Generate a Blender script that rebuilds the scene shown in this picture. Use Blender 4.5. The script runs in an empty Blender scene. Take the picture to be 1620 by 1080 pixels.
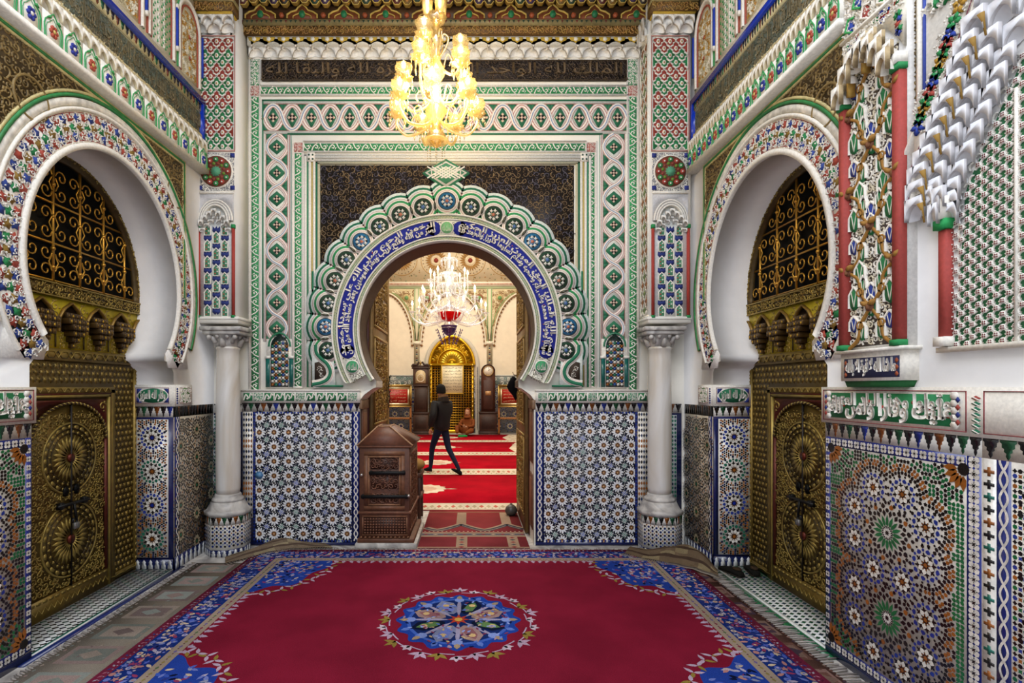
import bpy, math, random
import numpy as np
from math import sin, cos, pi, sqrt, atan2, radians
from mathutils import Vector
from mathutils.geometry import tessellate_polygon

random.seed(7)
sc = bpy.context.scene
COL = sc.collection

# ------------------------------------------------------------ camera, light, exposure
H_EYE = 1.70
cam_data = bpy.data.cameras.new('camera')
cam = bpy.data.objects.new('camera', cam_data)
COL.objects.link(cam)
cam.location = (0, 0, H_EYE)
cam.rotation_euler = (pi / 2, 0, 0)
cam_data.sensor_width = 36
cam_data.lens = 830 / 1620 * 36
cam_data.shift_x = 65 / 1620
cam_data.shift_y = 72 / 1620
cam_data.clip_start = 0.05
cam_data.clip_end = 100
sc.camera = cam
sc.view_settings.view_transform = 'Standard'
sc.view_settings.look = 'None'
sc.view_settings.gamma = 1
sc.view_settings.use_curve_mapping = False
sc.view_settings.exposure = 0.0

world = bpy.data.worlds.new('sky')
sc.world = world
world.use_nodes = True
bg = world.node_tree.nodes['Background']
bg.inputs[0].default_value = (0.80, 0.88, 1.0, 1)
bg.inputs[1].default_value = 0.75


def light(name, kind, loc, energy, color, size=0.2, rot=(0, 0, 0), size_y=None, parent=None):
    d = bpy.data.lights.new(name, kind)
    d.energy = energy
    d.color = color
    if kind == 'AREA':
        d.shape = 'RECTANGLE'
        d.size = size
        d.size_y = size_y or size
    else:
        d.shadow_soft_size = size
    o = bpy.data.objects.new(name, d)
    COL.objects.link(o)
    o.location = loc
    o.rotation_euler = rot
    if parent:
        o.parent = parent
    return o


light('skylight_of_the_open_court', 'AREA', (-0.2, 0.4, 6.3), 290, (0.88, 0.92, 1.0), 4.4, (radians(12), 0, 0), 4.0)
light('daylight_fill_from_behind', 'AREA', (-0.2, -2.6, 3.0), 45, (0.86, 0.90, 1.0), 4.4, (radians(84), 0, 0), 3.4)  # added flat front fill for the daylight from behind the camera
light('prayer_hall_overhead_fill', 'AREA', (-0.4, 13.5, 7.9), 800, (1.0, 0.90, 0.76), 6.0, (0, 0, 0), 9.0)  # added fill under the closed hall ceiling, brightens the hall beyond its chandelier
light('prayer_hall_entry_fill', 'AREA', (-0.3, 8.2, 7.0), 230, (1.0, 0.90, 0.78), 5.0, (radians(20), 0, 0), 3.0)  # added fill just inside the arch, no lamp hangs here


# ------------------------------------------------------------ colour
def L(h):
    h = h.lstrip('#')
    out = []
    for i in (0, 2, 4):
        c = int(h[i:i + 2], 16) / 255
        out.append(c / 12.92 if c <= 0.04045 else ((c + 0.055) / 1.055) ** 2.4)
    return tuple(out)


WHITE = L('e6e0d6'); CREAM = L('e2d6bb'); IVORY = L('efe9dd')
GREEN = L('1c7a45'); DGREEN = L('125236'); LGREEN = L('46a567'); TGREEN = L('17634a')
BLUE = L('1e2f96'); NAVY = L('15204f'); LBLUE = L('5a79ae'); RBLUE = L('0f3ec4')
BLACK = L('1a1716'); BROWN = L('9a5a22'); OCHRE = L('b08a2a'); RED = L('a34339'); DRED = L('6e1f1c')
PINK = L('d59b93'); GOLD = L('c9962e'); DKW = L('2b1c10'); TAN = L('8d6f42'); BRASS = L('86682a')


def node_mat(name, rough=0.7, metal=0.0, scale=30, var=0.12, bump=0.15, attr=True, color=(0.8, 0.8, 0.8),
             spec=0.5, big=None, bscale=None, dist=0.004, coat=0.0, sheen=0.0):
    m = bpy.data.materials.new(name)
    m.use_nodes = True
    nt = m.node_tree
    N = nt.nodes
    b = N['Principled BSDF']
    b.inputs['Roughness'].default_value = rough
    b.inputs['Metallic'].default_value = metal
    b.inputs['Specular IOR Level'].default_value = spec
    b.inputs['Coat Weight'].default_value = coat
    b.inputs['Sheen Weight'].default_value = sheen
    tc = N.new('ShaderNodeTexCoord')
    if attr:
        a = N.new('ShaderNodeAttribute')
        a.attribute_name = 'Col'
        src = a.outputs['Color']
    else:
        r = N.new('ShaderNodeRGB')
        r.outputs[0].default_value = (*color, 1)
        src = r.outputs[0]
    n = N.new('ShaderNodeTexNoise')
    n.inputs['Scale'].default_value = scale
    n.inputs['Detail'].default_value = 4
    nt.links.new(tc.outputs['Object'], n.inputs['Vector'])
    mr = N.new('ShaderNodeMapRange')
    mr.inputs['From Min'].default_value = 0.3
    mr.inputs['From Max'].default_value = 0.7
    mr.inputs['To Min'].default_value = 1 - var
    mr.inputs['To Max'].default_value = 1 + var * 0.5
    nt.links.new(n.outputs['Fac'], mr.inputs['Value'])
    fac = mr.outputs[0]
    if big:
        n2 = N.new('ShaderNodeTexNoise')
        n2.inputs['Scale'].default_value = big[0]
        n2.inputs['Detail'].default_value = 5
        nt.links.new(tc.outputs['Object'], n2.inputs['Vector'])
        m2 = N.new('ShaderNodeMapRange')
        m2.inputs['From Min'].default_value = 0.35
        m2.inputs['From Max'].default_value = 0.65
        m2.inputs['To Min'].default_value = 1 - big[1]
        m2.inputs['To Max'].default_value = 1.0
        nt.links.new(n2.outputs['Fac'], m2.inputs['Value'])
        mu = N.new('ShaderNodeMath')
        mu.operation = 'MULTIPLY'
        nt.links.new(fac, mu.inputs[0])
        nt.links.new(m2.outputs[0], mu.inputs[1])
        fac = mu.outputs[0]
    vm = N.new('ShaderNodeVectorMath')
    vm.operation = 'SCALE'
    nt.links.new(src, vm.inputs[0])
    nt.links.new(fac, vm.inputs['Scale'])
    nt.links.new(vm.outputs[0], b.inputs['Base Color'])
    if bump:
        bp = N.new('ShaderNodeBump')
        bp.inputs['Strength'].default_value = bump
        bp.inputs['Distance'].default_value = dist
        if bscale:
            n3 = N.new('ShaderNodeTexNoise')
            n3.inputs['Scale'].default_value = bscale
            nt.links.new(tc.outputs['Object'], n3.inputs['Vector'])
            nt.links.new(n3.outputs['Fac'], bp.inputs['Height'])
        else:
            nt.links.new(n.outputs['Fac'], bp.inputs['Height'])
        nt.links.new(bp.outputs[0], b.inputs['Normal'])
    return m


def wave_mat(name, c1, c2, scale=3, distort=6, rough=0.5, axis='Z', detail=3, stretch=(1, 1, 1), coat=0.0):
    m = bpy.data.materials.new(name)
    m.use_nodes = True
    nt = m.node_tree
    N = nt.nodes
    b = N['Principled BSDF']
    b.inputs['Roughness'].default_value = rough
    b.inputs['Coat Weight'].default_value = coat
    tc = N.new('ShaderNodeTexCoord')
    mp = N.new('ShaderNodeMapping')
    mp.inputs['Scale'].default_value = stretch
    w = N.new('ShaderNodeTexNoise')
    w.inputs['Scale'].default_value = scale
    w.inputs['Detail'].default_value = 8
    w.inputs['Distortion'].default_value = distort
    cr = N.new('ShaderNodeValToRGB')
    cr.color_ramp.elements[0].color = (*c1, 1)
    cr.color_ramp.elements[1].color = (*c2, 1)
    cr.color_ramp.elements[0].position = 0.33
    cr.color_ramp.elements[1].position = 0.62
    nt.links.new(tc.outputs['Object'], mp.inputs[0])
    nt.links.new(mp.outputs[0], w.inputs['Vector'])
    nt.links.new(w.outputs['Fac'], cr.inputs[0])
    nt.links.new(cr.outputs[0], b.inputs['Base Color'])
    bp = N.new('ShaderNodeBump')
    bp.inputs['Strength'].default_value = 0.2
    bp.inputs['Distance'].default_value = 0.003
    nt.links.new(w.outputs['Fac'], bp.inputs['Height'])
    nt.links.new(bp.outputs[0], b.inputs['Normal'])
    return m


def glow_mat(name, col, s):
    m = bpy.data.materials.new(name)
    m.use_nodes = True
    b = m.node_tree.nodes['Principled BSDF']
    b.inputs['Base Color'].default_value = (*col, 1)
    b.inputs['Emission Color'].default_value = (*col, 1)
    b.inputs['Emission Strength'].default_value = s
    return m


def glass_mat(name, tint, gloss=0.35, rough=0.08, body=0.25, bodycol=None):
    m = bpy.data.materials.new(name)
    m.use_nodes = True
    nt = m.node_tree
    N = nt.nodes
    out = N['Material Output']
    t = N.new('ShaderNodeBsdfTransparent')
    t.inputs[0].default_value = (*tint, 1)
    g = N.new('ShaderNodeBsdfGlossy')
    g.inputs['Roughness'].default_value = rough
    g.inputs['Color'].default_value = (*tint, 1)
    tr = N.new('ShaderNodeBsdfTranslucent')
    tr.inputs[0].default_value = (*(bodycol or tint), 1)
    m1 = N.new('ShaderNodeMixShader')
    m1.inputs[0].default_value = gloss
    m2 = N.new('ShaderNodeMixShader')
    m2.inputs[0].default_value = body
    nt.links.new(t.outputs[0], m1.inputs[1])
    nt.links.new(g.outputs[0], m1.inputs[2])
    nt.links.new(m1.outputs[0], m2.inputs[1])
    nt.links.new(tr.outputs[0], m2.inputs[2])
    nt.links.new(m2.outputs[0], out.inputs[0])
    return m


M_PLASTER = node_mat('white_plaster', 0.85, scale=6, var=0.05, bump=0.25, bscale=25, big=(1.6, 0.06))
M_STUCCO = node_mat('painted_carved_stucco', 0.75, scale=60, var=0.14, bump=0.3, big=(3, 0.08))
M_TILE = node_mat('glazed_mosaic_tile', 0.22, scale=45, var=0.2, bump=0.1, big=(4, 0.15), coat=0.15)
M_WOOD = node_mat('carved_cedar_wood', 0.55, scale=25, var=0.3, bump=0.3, big=(3, 0.25))
M_BRASS = node_mat('embossed_brass_sheet', 0.42, metal=0.55, scale=18, var=0.25, bump=0.2, big=(3, 0.2))
M_GOLD = node_mat('gilded_metal', 0.3, metal=0.8, scale=20, var=0.15, bump=0.05)
M_IRON = node_mat('dark_iron', 0.45, metal=0.6, scale=30, var=0.3, bump=0.2, attr=False, color=L('1b1a19'))
M_RUG = node_mat('woven_wool_pile', 1.0, scale=260, var=0.35, bump=0.5, big=(2.2, 0.25), spec=0.03)
M_CLOTH = node_mat('woven_cloth', 0.9, scale=120, var=0.2, bump=0.4, spec=0.15)
M_SKIN = node_mat('skin', 0.55, scale=20, var=0.08, bump=0.05)
M_MARBLE = wave_mat('veined_marble', L('dcd9d4'), L('c2b6a4'), 1.3, 1.4, 0.25, stretch=(2, 2, 0.6), coat=0.2)
M_GREYMARBLE = wave_mat('worn_grey_marble', L('cfcac2'), L('8f8a86'), 4, 2, 0.4)
M_PAINT = node_mat('satin_paint', 0.4, scale=20, var=0.08, bump=0.05)
M_GLASS = glass_mat('chandelier_glass', (0.97, 0.90, 0.70), 0.42, 0.15, 0.28, (0.90, 0.74, 0.42))
M_CRYSTAL = glass_mat('clear_crystal', (0.96, 0.97, 1.0), 0.4, 0.06, 0.10, (0.95, 0.93, 0.9))
M_RUBY = glass_mat('ruby_glass', (0.75, 0.05, 0.05), 0.3, 0.1, 0.5, (0.7, 0.03, 0.03))
M_SMOKE = glass_mat('violet_glass', (0.35, 0.25, 0.5), 0.4, 0.1, 0.4, (0.25, 0.18, 0.4))
M_BULB = glow_mat('lit_candle_bulb', (1.0, 0.86, 0.56), 16)
M_BULB2 = glow_mat('lit_hall_candle_bulb', (1.0, 0.84, 0.55), 4)


# ------------------------------------------------------------ mesh builder
class M:
    """Collects coloured polygons in local (u, v, w) coordinates and builds them as one mesh object."""

    def __init__(self):
        self.v = []; self.l = []; self.n = []; self.c = []; self.chunks = []; self.nv = 0

    def face(self, idx, c):
        self.l.extend(idx); self.n.append(len(idx)); self.c.append(c)

    def poly(self, pts, c, z0=0.0, z1=None, side=None):
        """flat polygon at height z1 with skirt down to z0"""
        if z1 is None:
            z1 = z0
        b = len(self.v); k = len(pts)
        ar = 0
        for i in range(k):
            x0, y0 = pts[i][0], pts[i][1]; x1, y1 = pts[(i + 1) % k][0], pts[(i + 1) % k][1]
            ar += x0 * y1 - x1 * y0
        if ar < 0:
            pts = list(pts)[::-1]
        self.v.extend([(p[0], p[1], z1) for p in pts])
        self.face(list(range(b, b + k)), c)
        if z1 - z0 > 1e-5:
            self.v.extend([(p[0], p[1], z0) for p in pts])
            sc_ = side or c
            for i in range(k):
                j = (i + 1) % k
                self.face([b + i, b + k + i, b + k + j, b + j], sc_)

    def rect(self, x0, y0, x1, y1, c, z0=0.0, z1=None, side=None):
        self.poly([(x0, y0), (x1, y0), (x1, y1), (x0, y1)], c, z0, z1, side)

    def frame(self, x0, y0, x1, y1, t, c, z0=0.0, z1=None):
        self.rect(x0, y0, x1, y0 + t, c, z0, z1); self.rect(x0, y1 - t, x1, y1, c, z0, z1)
        self.rect(x0, y0 + t, x0 + t, y1 - t, c, z0, z1); self.rect(x1 - t, y0 + t, x1, y1 - t, c, z0, z1)

    def ngon(self, cx, cy, r, n, c, z0=0, z1=None, rot=0, sx=1, sy=1):
        self.poly([(cx + r * sx * cos(rot + 2 * pi * i / n), cy + r * sy * sin(rot + 2 * pi * i / n)) for i in range(n)], c, z0, z1)

    def star(self, cx, cy, r0, r1, n, c, z0=0, z1=None, rot=0):
        self.poly([(cx + (r0 if i % 2 == 0 else r1) * cos(rot + pi * i / n), cy + (r0 if i % 2 == 0 else r1) * sin(rot + pi * i / n)) for i in range(2 * n)], c, z0, z1)

    def petal(self, cx, cy, ra, rb, w, ang, c, z0=0, z1=None, mid=0.6):
        """elongated six-sided petal between radii ra and rb"""
        ca, sa = cos(ang), sin(ang); d = rb - ra
        pts = [(ra, 0), (ra + d * (1 - mid) * 0.6, w / 2), (ra + d * mid, w / 2), (rb, 0), (ra + d * mid, -w / 2), (ra + d * (1 - mid) * 0.6, -w / 2)]
        self.poly([(cx + p[0] * ca - p[1] * sa, cy + p[0] * sa + p[1] * ca) for p in pts], c, z0, z1)

    def dia(self, x, y, w, h, c, z0=0, z1=None, ang=0):
        ca, sa = cos(ang), sin(ang)
        self.poly([(x + a * ca - b * sa, y + a * sa + b * ca) for a, b in ((w / 2, 0), (0, h / 2), (-w / 2, 0), (0, -h / 2))], c, z0, z1)

    def stroke(self, pts, w, c, z0=0.0, z1=None, ridge=False, closed=False, taper=False):
        n = len(pts)
        if n < 2:
            return
        if z1 is None:
            z1 = z0
        b = len(self.v); k = 0
        for i in range(n):
            if closed:
                p0 = pts[i - 1]; p1 = pts[(i + 1) % n]
            else:
                p0 = pts[max(i - 1, 0)]; p1 = pts[min(i + 1, n - 1)]
            dx, dy = p1[0] - p0[0], p1[1] - p0[1]
            d = sqrt(dx * dx + dy * dy) or 1e-9
            h = w / 2
            if taper:
                h *= (1 - 0.75 * i / (n - 1))
            nx, ny = -dy / d * h, dx / d * h
            x, y = pts[i][0], pts[i][1]
            if ridge:
                self.v.extend([(x + nx, y + ny, z0), (x, y, z1), (x - nx, y - ny, z0)]); k = 3
            elif z1 - z0 > 1e-5:
                self.v.extend([(x + nx, y + ny, z0), (x + nx * .92, y + ny * .92, z1), (x - nx * .92, y - ny * .92, z1), (x - nx, y - ny, z0)]); k = 4
            else:
                self.v.extend([(x + nx, y + ny, z1), (x - nx, y - ny, z1)]); k = 2
        m = n if closed else n - 1
        for i in range(m):
            a = b + i * k; e = b + ((i + 1) % n) * k
            for j in range(k - 1):
                self.face([a + j, a + j + 1, e + j + 1, e + j], c)

    def arc(self, cx, cy, r, a0, a1, w, c, z0=0, z1=None, n=None, sy=1.0, ridge=False):
        n = n or max(4, int(abs(a1 - a0) / 0.12))
        cl = abs(abs(a1 - a0) - 2 * pi) < 1e-6
        pts = [(cx + r * cos(a0 + (a1 - a0) * i / n), cy + sy * r * sin(a0 + (a1 - a0) * i / n)) for i in range(n if cl else n + 1)]
        self.stroke(pts, w, c, z0, z1, ridge=ridge, closed=cl)

    # ---- solids
    def box(self, x0, y0, z0, x1, y1, z1, c, bev=0.0):
        b = len(self.v)
        if bev <= 0:
            self.v.extend([(x0, y0, z0), (x1, y0, z0), (x1, y1, z0), (x0, y1, z0), (x0, y0, z1), (x1, y0, z1), (x1, y1, z1), (x0, y1, z1)])
            for f in ((3, 2, 1, 0), (4, 5, 6, 7), (0, 1, 5, 4), (1, 2, 6, 5), (2, 3, 7, 6), (3, 0, 4, 7)):
                self.face([b + i for i in f], c)
        else:
            e = bev
            lo = [(x0 + e, y0), (x1 - e, y0), (x1, y0 + e), (x1, y1 - e), (x1 - e, y1), (x0 + e, y1), (x0, y1 - e), (x0, y0 + e)]
            li = [(x0 + e, y0 + e), (x1 - e, y0 + e), (x1 - e, y0 + e), (x1 - e, y1 - e), (x1 - e, y1 - e), (x0 + e, y1 - e), (x0 + e, y1 - e), (x0 + e, y0 + e)]
            rings = [[(p[0], p[1], z0) for p in li], [(p[0], p[1], z0 + e) for p in lo], [(p[0], p[1], z1 - e) for p in lo], [(p[0], p[1], z1) for p in li]]
            self.loft(rings, c, True, True)

    def loft(self, rings, c, cap0=False, cap1=False, closed=True):
        b = len(self.v); k = len(rings[0])
        for r in rings:
            self.v.extend(r)
        m = k if closed else k - 1
        for i in range(len(rings) - 1):
            cc = c[i] if isinstance(c, list) else c
            for j in range(m):
                j2 = (j + 1) % k
                self.face([b + i * k + j, b + i * k + j2, b + (i + 1) * k + j2, b + (i + 1) * k + j], cc)
        c0 = c[0] if isinstance(c, list) else c
        c1 = c[-1] if isinstance(c, list) else c
        if cap0:
            self.face([b + j for j in range(k)][::-1], c0)
        if cap1:
            self.face([b + (len(rings) - 1) * k + j for j in range(k)], c1)

    def lathe(self, prof, c, cx=0, cy=0, n=24, flute=0, fl=0.0, rot=0, sx=1, sy=1, a0=0, a1=2 * pi):
        rings = []
        full = abs(a1 - a0 - 2 * pi) < 1e-6
        k = n if full else n + 1
        for r, z in prof:
            ring = []
            for i in range(k):
                a = rot + a0 + (a1 - a0) * i / n
                rr = r * (1 + (fl * cos(flute * a) if flute else 0))
                ring.append((cx + rr * cos(a) * sx, cy + rr * sin(a) * sy, z))
            rings.append(ring)
        self.loft(rings, c, prof[0][0] > 1e-4 and full, prof[-1][0] > 1e-4 and full, closed=full)

    def tube(self, pts, r, c, n=8, cap=True):
        P = [Vector(p) for p in pts]
        rings = []
        up = Vector((0, 0, 1))
        prev = None
        for i, p in enumerate(P):
            t = (P[min(i + 1, len(P) - 1)] - P[max(i - 1, 0)])
            if t.length < 1e-9:
                t = Vector((0, 0, 1))
            t.normalize()
            if prev is None:
                a = t.cross(up)
                if a.length < 1e-3:
                    a = t.cross(Vector((1, 0, 0)))
            else:
                a = prev - t * prev.dot(t)
            a.normalize(); prev = a
            bb = t.cross(a)
            rr = r[i] if isinstance(r, (list, tuple)) else r
            rings.append([tuple(p + a * (rr * cos(2 * pi * j / n)) + bb * (rr * sin(2 * pi * j / n))) for j in range(n)])
        self.loft(rings, c, cap, cap)

    def ball(self, x, y, z, r, c, n=8, sx=1, sy=1, sz=1):
        k = max(4, n // 2)
        prof = [(max(1e-4, r * sin(pi * i / k)), -r * cos(pi * i / k)) for i in range(k + 1)]
        rings = [[(x + p[0] * cos(2 * pi * j / n) * sx, y + p[0] * sin(2 * pi * j / n) * sy, z + p[1] * sz) for j in range(n)] for p in prof]
        self.loft(rings, c)

    # ---- arrays
    def arrays(self):
        V = [np.array(self.v, dtype=np.float64).reshape(-1, 3)]
        Lp = [np.array(self.l, dtype=np.int64)]
        Nn = [np.array(self.n, dtype=np.int64)]
        C = [np.array(self.c, dtype=np.float32).reshape(-1, 3)]
        off = len(self.v)
        for (v, l, n, c) in self.chunks:
            V.append(v); Lp.append(l + off); Nn.append(n); C.append(c); off += len(v)
        return np.concatenate(V), np.concatenate(Lp), np.concatenate(Nn), np.concatenate(C)

    def stamp(self, other, x=0, y=0, z=0, rot=0, s=1.0, sx=1.0, sy=1.0, sz=1.0, fn=None):
        v, l, n, c = other if isinstance(other, tuple) else other.arrays()
        q = v.copy()
        q[:, 0] *= s * sx; q[:, 1] *= s * sy; q[:, 2] *= sz
        if rot:
            a, b = cos(rot), sin(rot)
            q = np.stack([q[:, 0] * a - q[:, 1] * b, q[:, 0] * b + q[:, 1] * a, q[:, 2]], 1)
        q += np.array([x, y, z])
        if fn:
            q = fn(q)
        self.chunks.append((q, l, n, c))

    def build(self, name, mat, parent=None, fr=None, jit=0.0, smooth=False, loc=None):
        v, l, n, c = self.arrays()
        if fr is not None:
            v = fr(v)
        me = bpy.data.meshes.new(name)
        me.vertices.add(len(v)); me.vertices.foreach_set('co', v.astype(np.float32).ravel())
        me.loops.add(len(l)); me.loops.foreach_set('vertex_index', l.astype(np.int32))
        me.polygons.add(len(n))
        st = np.zeros(len(n), dtype=np.int32); st[1:] = np.cumsum(n)[:-1]
        me.polygons.foreach_set('loop_start', st)
        me.polygons.foreach_set('loop_total', n.astype(np.int32))
        if jit:
            rs = np.random.RandomState(len(n) % 9973)
            c = c * (1 + (rs.rand(len(c), 1) - 0.5) * 2 * jit)
        ca = me.color_attributes.new('Col', 'FLOAT_COLOR', 'CORNER')
        cc = np.ones((len(l), 4), dtype=np.float32)
        cc[:, :3] = np.repeat(c, n, axis=0)
        ca.data.foreach_set('color', cc.ravel())
        if smooth:
            me.polygons.foreach_set('use_smooth', np.ones(len(n), dtype=bool))
        me.materials.append(mat)
        me.update(calc_edges=True)
        me.validate()
        o = bpy.data.objects.new(name, me)
        COL.objects.link(o)
        if parent:
            o.parent = parent
        if loc:
            o.location = loc
        return o


def frame_of(O, U, V=(0, 0, 1)):
    O = np.array(O, float); U = np.array(U, float); V = np.array(V, float); N = np.cross(U, V)

    def f(p):
        return O + p[:, :1] * U + p[:, 1:2] * V + p[:, 2:3] * N
    return f


def tag(o, label=None, cat=None, group=None, kind=None):
    if label: o['label'] = label
    if cat: o['category'] = cat
    if group: o['group'] = group
    if kind: o['kind'] = kind
    return o


def empty(name, loc, label=None, cat=None, rz=0, group=None):
    o = bpy.data.objects.new(name, None)
    COL.objects.link(o)
    o.location = loc
    o.rotation_euler = (0, 0, rz)
    o.empty_display_size = 0.1
    return tag(o, label, cat, group)


def copy_tree(o, parent=None):
    c = o.copy()
    COL.objects.link(c)
    if parent:
        c.parent = parent
    for ch in list(o.children):
        copy_tree(ch, c)
    return c


def spline(pts, n=8):
    """Catmull-Rom through points of any dimension"""
    P = [np.array(p, float) for p in pts]
    P = [2 * P[0] - P[1]] + P + [2 * P[-1] - P[-2]]
    out = []
    for i in range(1, len(P) - 2):
        for k in range(n):
            t = k / n
            out.append(tuple(0.5 * ((2 * P[i]) + (-P[i - 1] + P[i + 1]) * t + (2 * P[i - 1] - 5 * P[i] + 4 * P[i + 1] - P[i + 2]) * t * t + (-P[i - 1] + 3 * P[i] - 3 * P[i + 1] + P[i + 2]) * t ** 3)))
    out.append(tuple(P[-2]))
    return out


# ------------------------------------------------------------ Arabic lettering
AR = {}
_t = 'ابةتثجحخدذرزسشصضطظعغفقكلمنهوىي'
_dual = set('بتثجحخسشصضطظعغفقكلمنهي')
_cp = 0xFE8D
for ch in _t:
    if ch in _dual:
        AR[ch] = (_cp, _cp + 1, _cp + 2, _cp + 3); _cp += 4
    else:
        AR[ch] = (_cp, _cp + 1, None, None); _cp += 2
AR['\u0623'] = (0xFE83, 0xFE84, None, None)
AR['\u0625'] = (0xFE87, 0xFE88, None, None)
AR['\u0621'] = (0xFE80, None, None, None)
AR['\uFEFB'] = (0xFEFB, 0xFEFC, None, None)


def shape(s):
    s = s.replace('لا', '\uFEFB')
    out = []
    for w in s.split(' '):
        r = []
        for i, ch in enumerate(w):
            f = AR[ch]
            pj = i > 0 and AR[w[i - 1]][2] is not None and f[1] is not None
            nj = i < len(w) - 1 and f[2] is not None and AR[w[i + 1]][1] is not None
            k = (3 if pj and nj else 1 if pj else 2 if nj else 0)
            r.append(chr(f[k]))
        out.append(''.join(r[::-1]))
    return ' '.join(out[::-1])


def text_arrays(s, off=0.012, res=2):
    cu = bpy.data.curves.new('lettering', 'FONT')
    cu.body = s
    cu.offset = off
    cu.resolution_u = res
    o = bpy.data.objects.new('lettering', cu)
    COL.objects.link(o)
    bpy.context.view_layer.update()
    me = o.to_mesh()
    vs = np.array([v.co[:2] for v in me.vertices])
    fs = [tuple(p.vertices) for p in me.polygons]
    o.to_mesh_clear()
    bpy.data.objects.remove(o)
    bpy.data.curves.remove(cu)
    return vs, fs


def lettering(A, s, x0, y0, x1, y1, c, z0=0.0, z1=0.004, fn=None, off=0.012, res=2, arabic=True):
    """raised letters fitted into a box; fn bends them"""
    vs, fs = text_arrays(shape(s) if arabic else s, off, res)
    mn = vs.min(0); mx = vs.max(0)
    u = x0 + (vs[:, 0] - mn[0]) / (mx[0] - mn[0]) * (x1 - x0)
    v = y0 + (vs[:, 1] - mn[1]) / (mx[1] - mn[1]) * (y1 - y0)
    b = M()
    b.v = [(a, d, z1) for a, d in zip(u, v)]
    ec = {}
    for f in fs:
        b.face(list(f), c)
        for i in range(len(f)):
            e = (f[i], f[(i + 1) % len(f)])
            ec[tuple(sorted(e))] = ec.get(tuple(sorted(e)), 0) + 1
    k = len(b.v)
    b.v += [(a, d, z0) for a, d in zip(u, v)]
    for (i, j), q in ec.items():
        if q == 1:
            b.face([i, i + k, j + k, j], c)
    A.stamp(b, fn=fn)

# ------------------------------------------------------------ ornament patterns (u right, v up, w out of the wall)
def rosette(n, pal):
    """one unit-radius star rosette; pal = disc, petals, centre, small, ring, outer, edge"""
    A = M()
    disc, pet, cen, small, ring, outer, edge = pal
    A.ngon(0, 0, .50, 2 * n, disc, 0.0006)
    for k in range(n):
        a = 2 * pi * k / n; h = pi / n
        A.petal(0, 0, .17, .50, .19 * 10 / n, a, pet, .0012)
        A.dia(.23 * cos(a + h), .23 * sin(a + h), .15, .085 * 10 / n, small, .0012, ang=a + h)
        A.dia(.53 * cos(a + h), .53 * sin(a + h), .20, .12, BLACK, .0012, ang=a + h)
        A.petal(0, 0, .56, .80, .20 * 10 / n, a, ring, .0012)
        A.ngon(.72 * cos(a + h), .72 * sin(a + h), .085, 5, ring, .0012, rot=a)
        A.petal(0, 0, .80, 1.02, .15 * 10 / n, a + h, outer, .0012)
        A.ngon(.90 * cos(a), .90 * sin(a), .065, 6, edge, .0012, rot=a)
    A.star(0, 0, .15, .08, n, cen, .0012)
    return A.arrays()


def green_star():
    A = M(); n = 16
    A.ngon(0, 0, .23, 32, BLACK, .0006)
    A.star(0, 0, .24, .13, 16, WHITE, .0012)
    A.star(0, 0, .12, .06, 8, BLACK, .0018)
    for k in range(n):
        a = 2 * pi * k / n; h = pi / n
        A.petal(0, 0, .22, .64, .12, a, L('1c6a3c'), .0012)
        A.dia(.70 * cos(a + h), .70 * sin(a + h), .26, .16, BLACK, .0012, ang=a + h)
        A.ngon(.80 * cos(a), .80 * sin(a), .08, 6, BLACK, .0012, rot=a)
        A.petal(0, 0, .85, 1.05, .17, a + h, [BROWN, BLACK][k % 2], .0012)
    return A.arrays()


def merlons(A, u0, u1, v0, v1, n, cols, z=.001):
    w = (u1 - u0) / n; h = v1 - v0
    shape_ = [(-.46, 1), (.46, 1), (.46, .86), (.36, .80), (.36, .62), (.22, .55), (.24, .42), (.10, .34), (.13, .20), (0, .02), (-.13, .20), (-.10, .34), (-.24, .42), (-.22, .55), (-.36, .62), (-.36, .80), (-.46, .86)]
    A.rect(u0, v0, u1, v1, L('ddd8cf'), 0, z)
    for i in range(n):
        cx = u0 + (i + .5) * w
        A.poly([(cx + p[0] * w, v0 + p[1] * h) for p in shape_], cols[i % len(cols)], 0, z + .001)


def feet(A, u0, u1, v0, v1, n, z=.001):
    """foot border: blue ground, white upright tongues"""
    A.rect(u0, v0, u1, v1, NAVY, 0, z)
    w = (u1 - u0) / n; h = v1 - v0
    for i in range(n):
        cx = u0 + (i + .5) * w
        A.poly([(cx + a * w, v0 + b * h) for a, b in ((-.34, 0), (.34, 0), (.34, .45), (.2, .62), (.3, .74), (0, .98), (-.3, .74), (-.2, .62), (-.34, .45))], L('cfd0cf'), 0, z + .001)


def flower_chain(A, x0, y0, x1, y1, pitch, w, z=.001):
    """white four-petal flowers with dark hearts on a blue band from (x0,y0) to (x1,y1)"""
    d = sqrt((x1 - x0) ** 2 + (y1 - y0) ** 2); n = max(1, round(d / pitch))
    nx, ny = -(y1 - y0) / d, (x1 - x0) / d
    A.poly([(x0 + nx * w / 2, y0 + ny * w / 2), (x1 + nx * w / 2, y1 + ny * w / 2), (x1 - nx * w / 2, y1 - ny * w / 2), (x0 - nx * w / 2, y0 - ny * w / 2)], L('232f80'), 0, z)
    for i in range(n):
        t = (i + .5) / n
        x, y = x0 + (x1 - x0) * t, y0 + (y1 - y0) * t
        for k in range(4):
            a = pi / 4 + pi / 2 * k
            A.ngon(x + w * .24 * cos(a), y + w * .24 * sin(a), w * .22, 6, WHITE, z + .001, rot=a)
        A.star(x, y, w * .2, w * .07, 4, BLACK, z + .002, rot=pi / 4)


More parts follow.
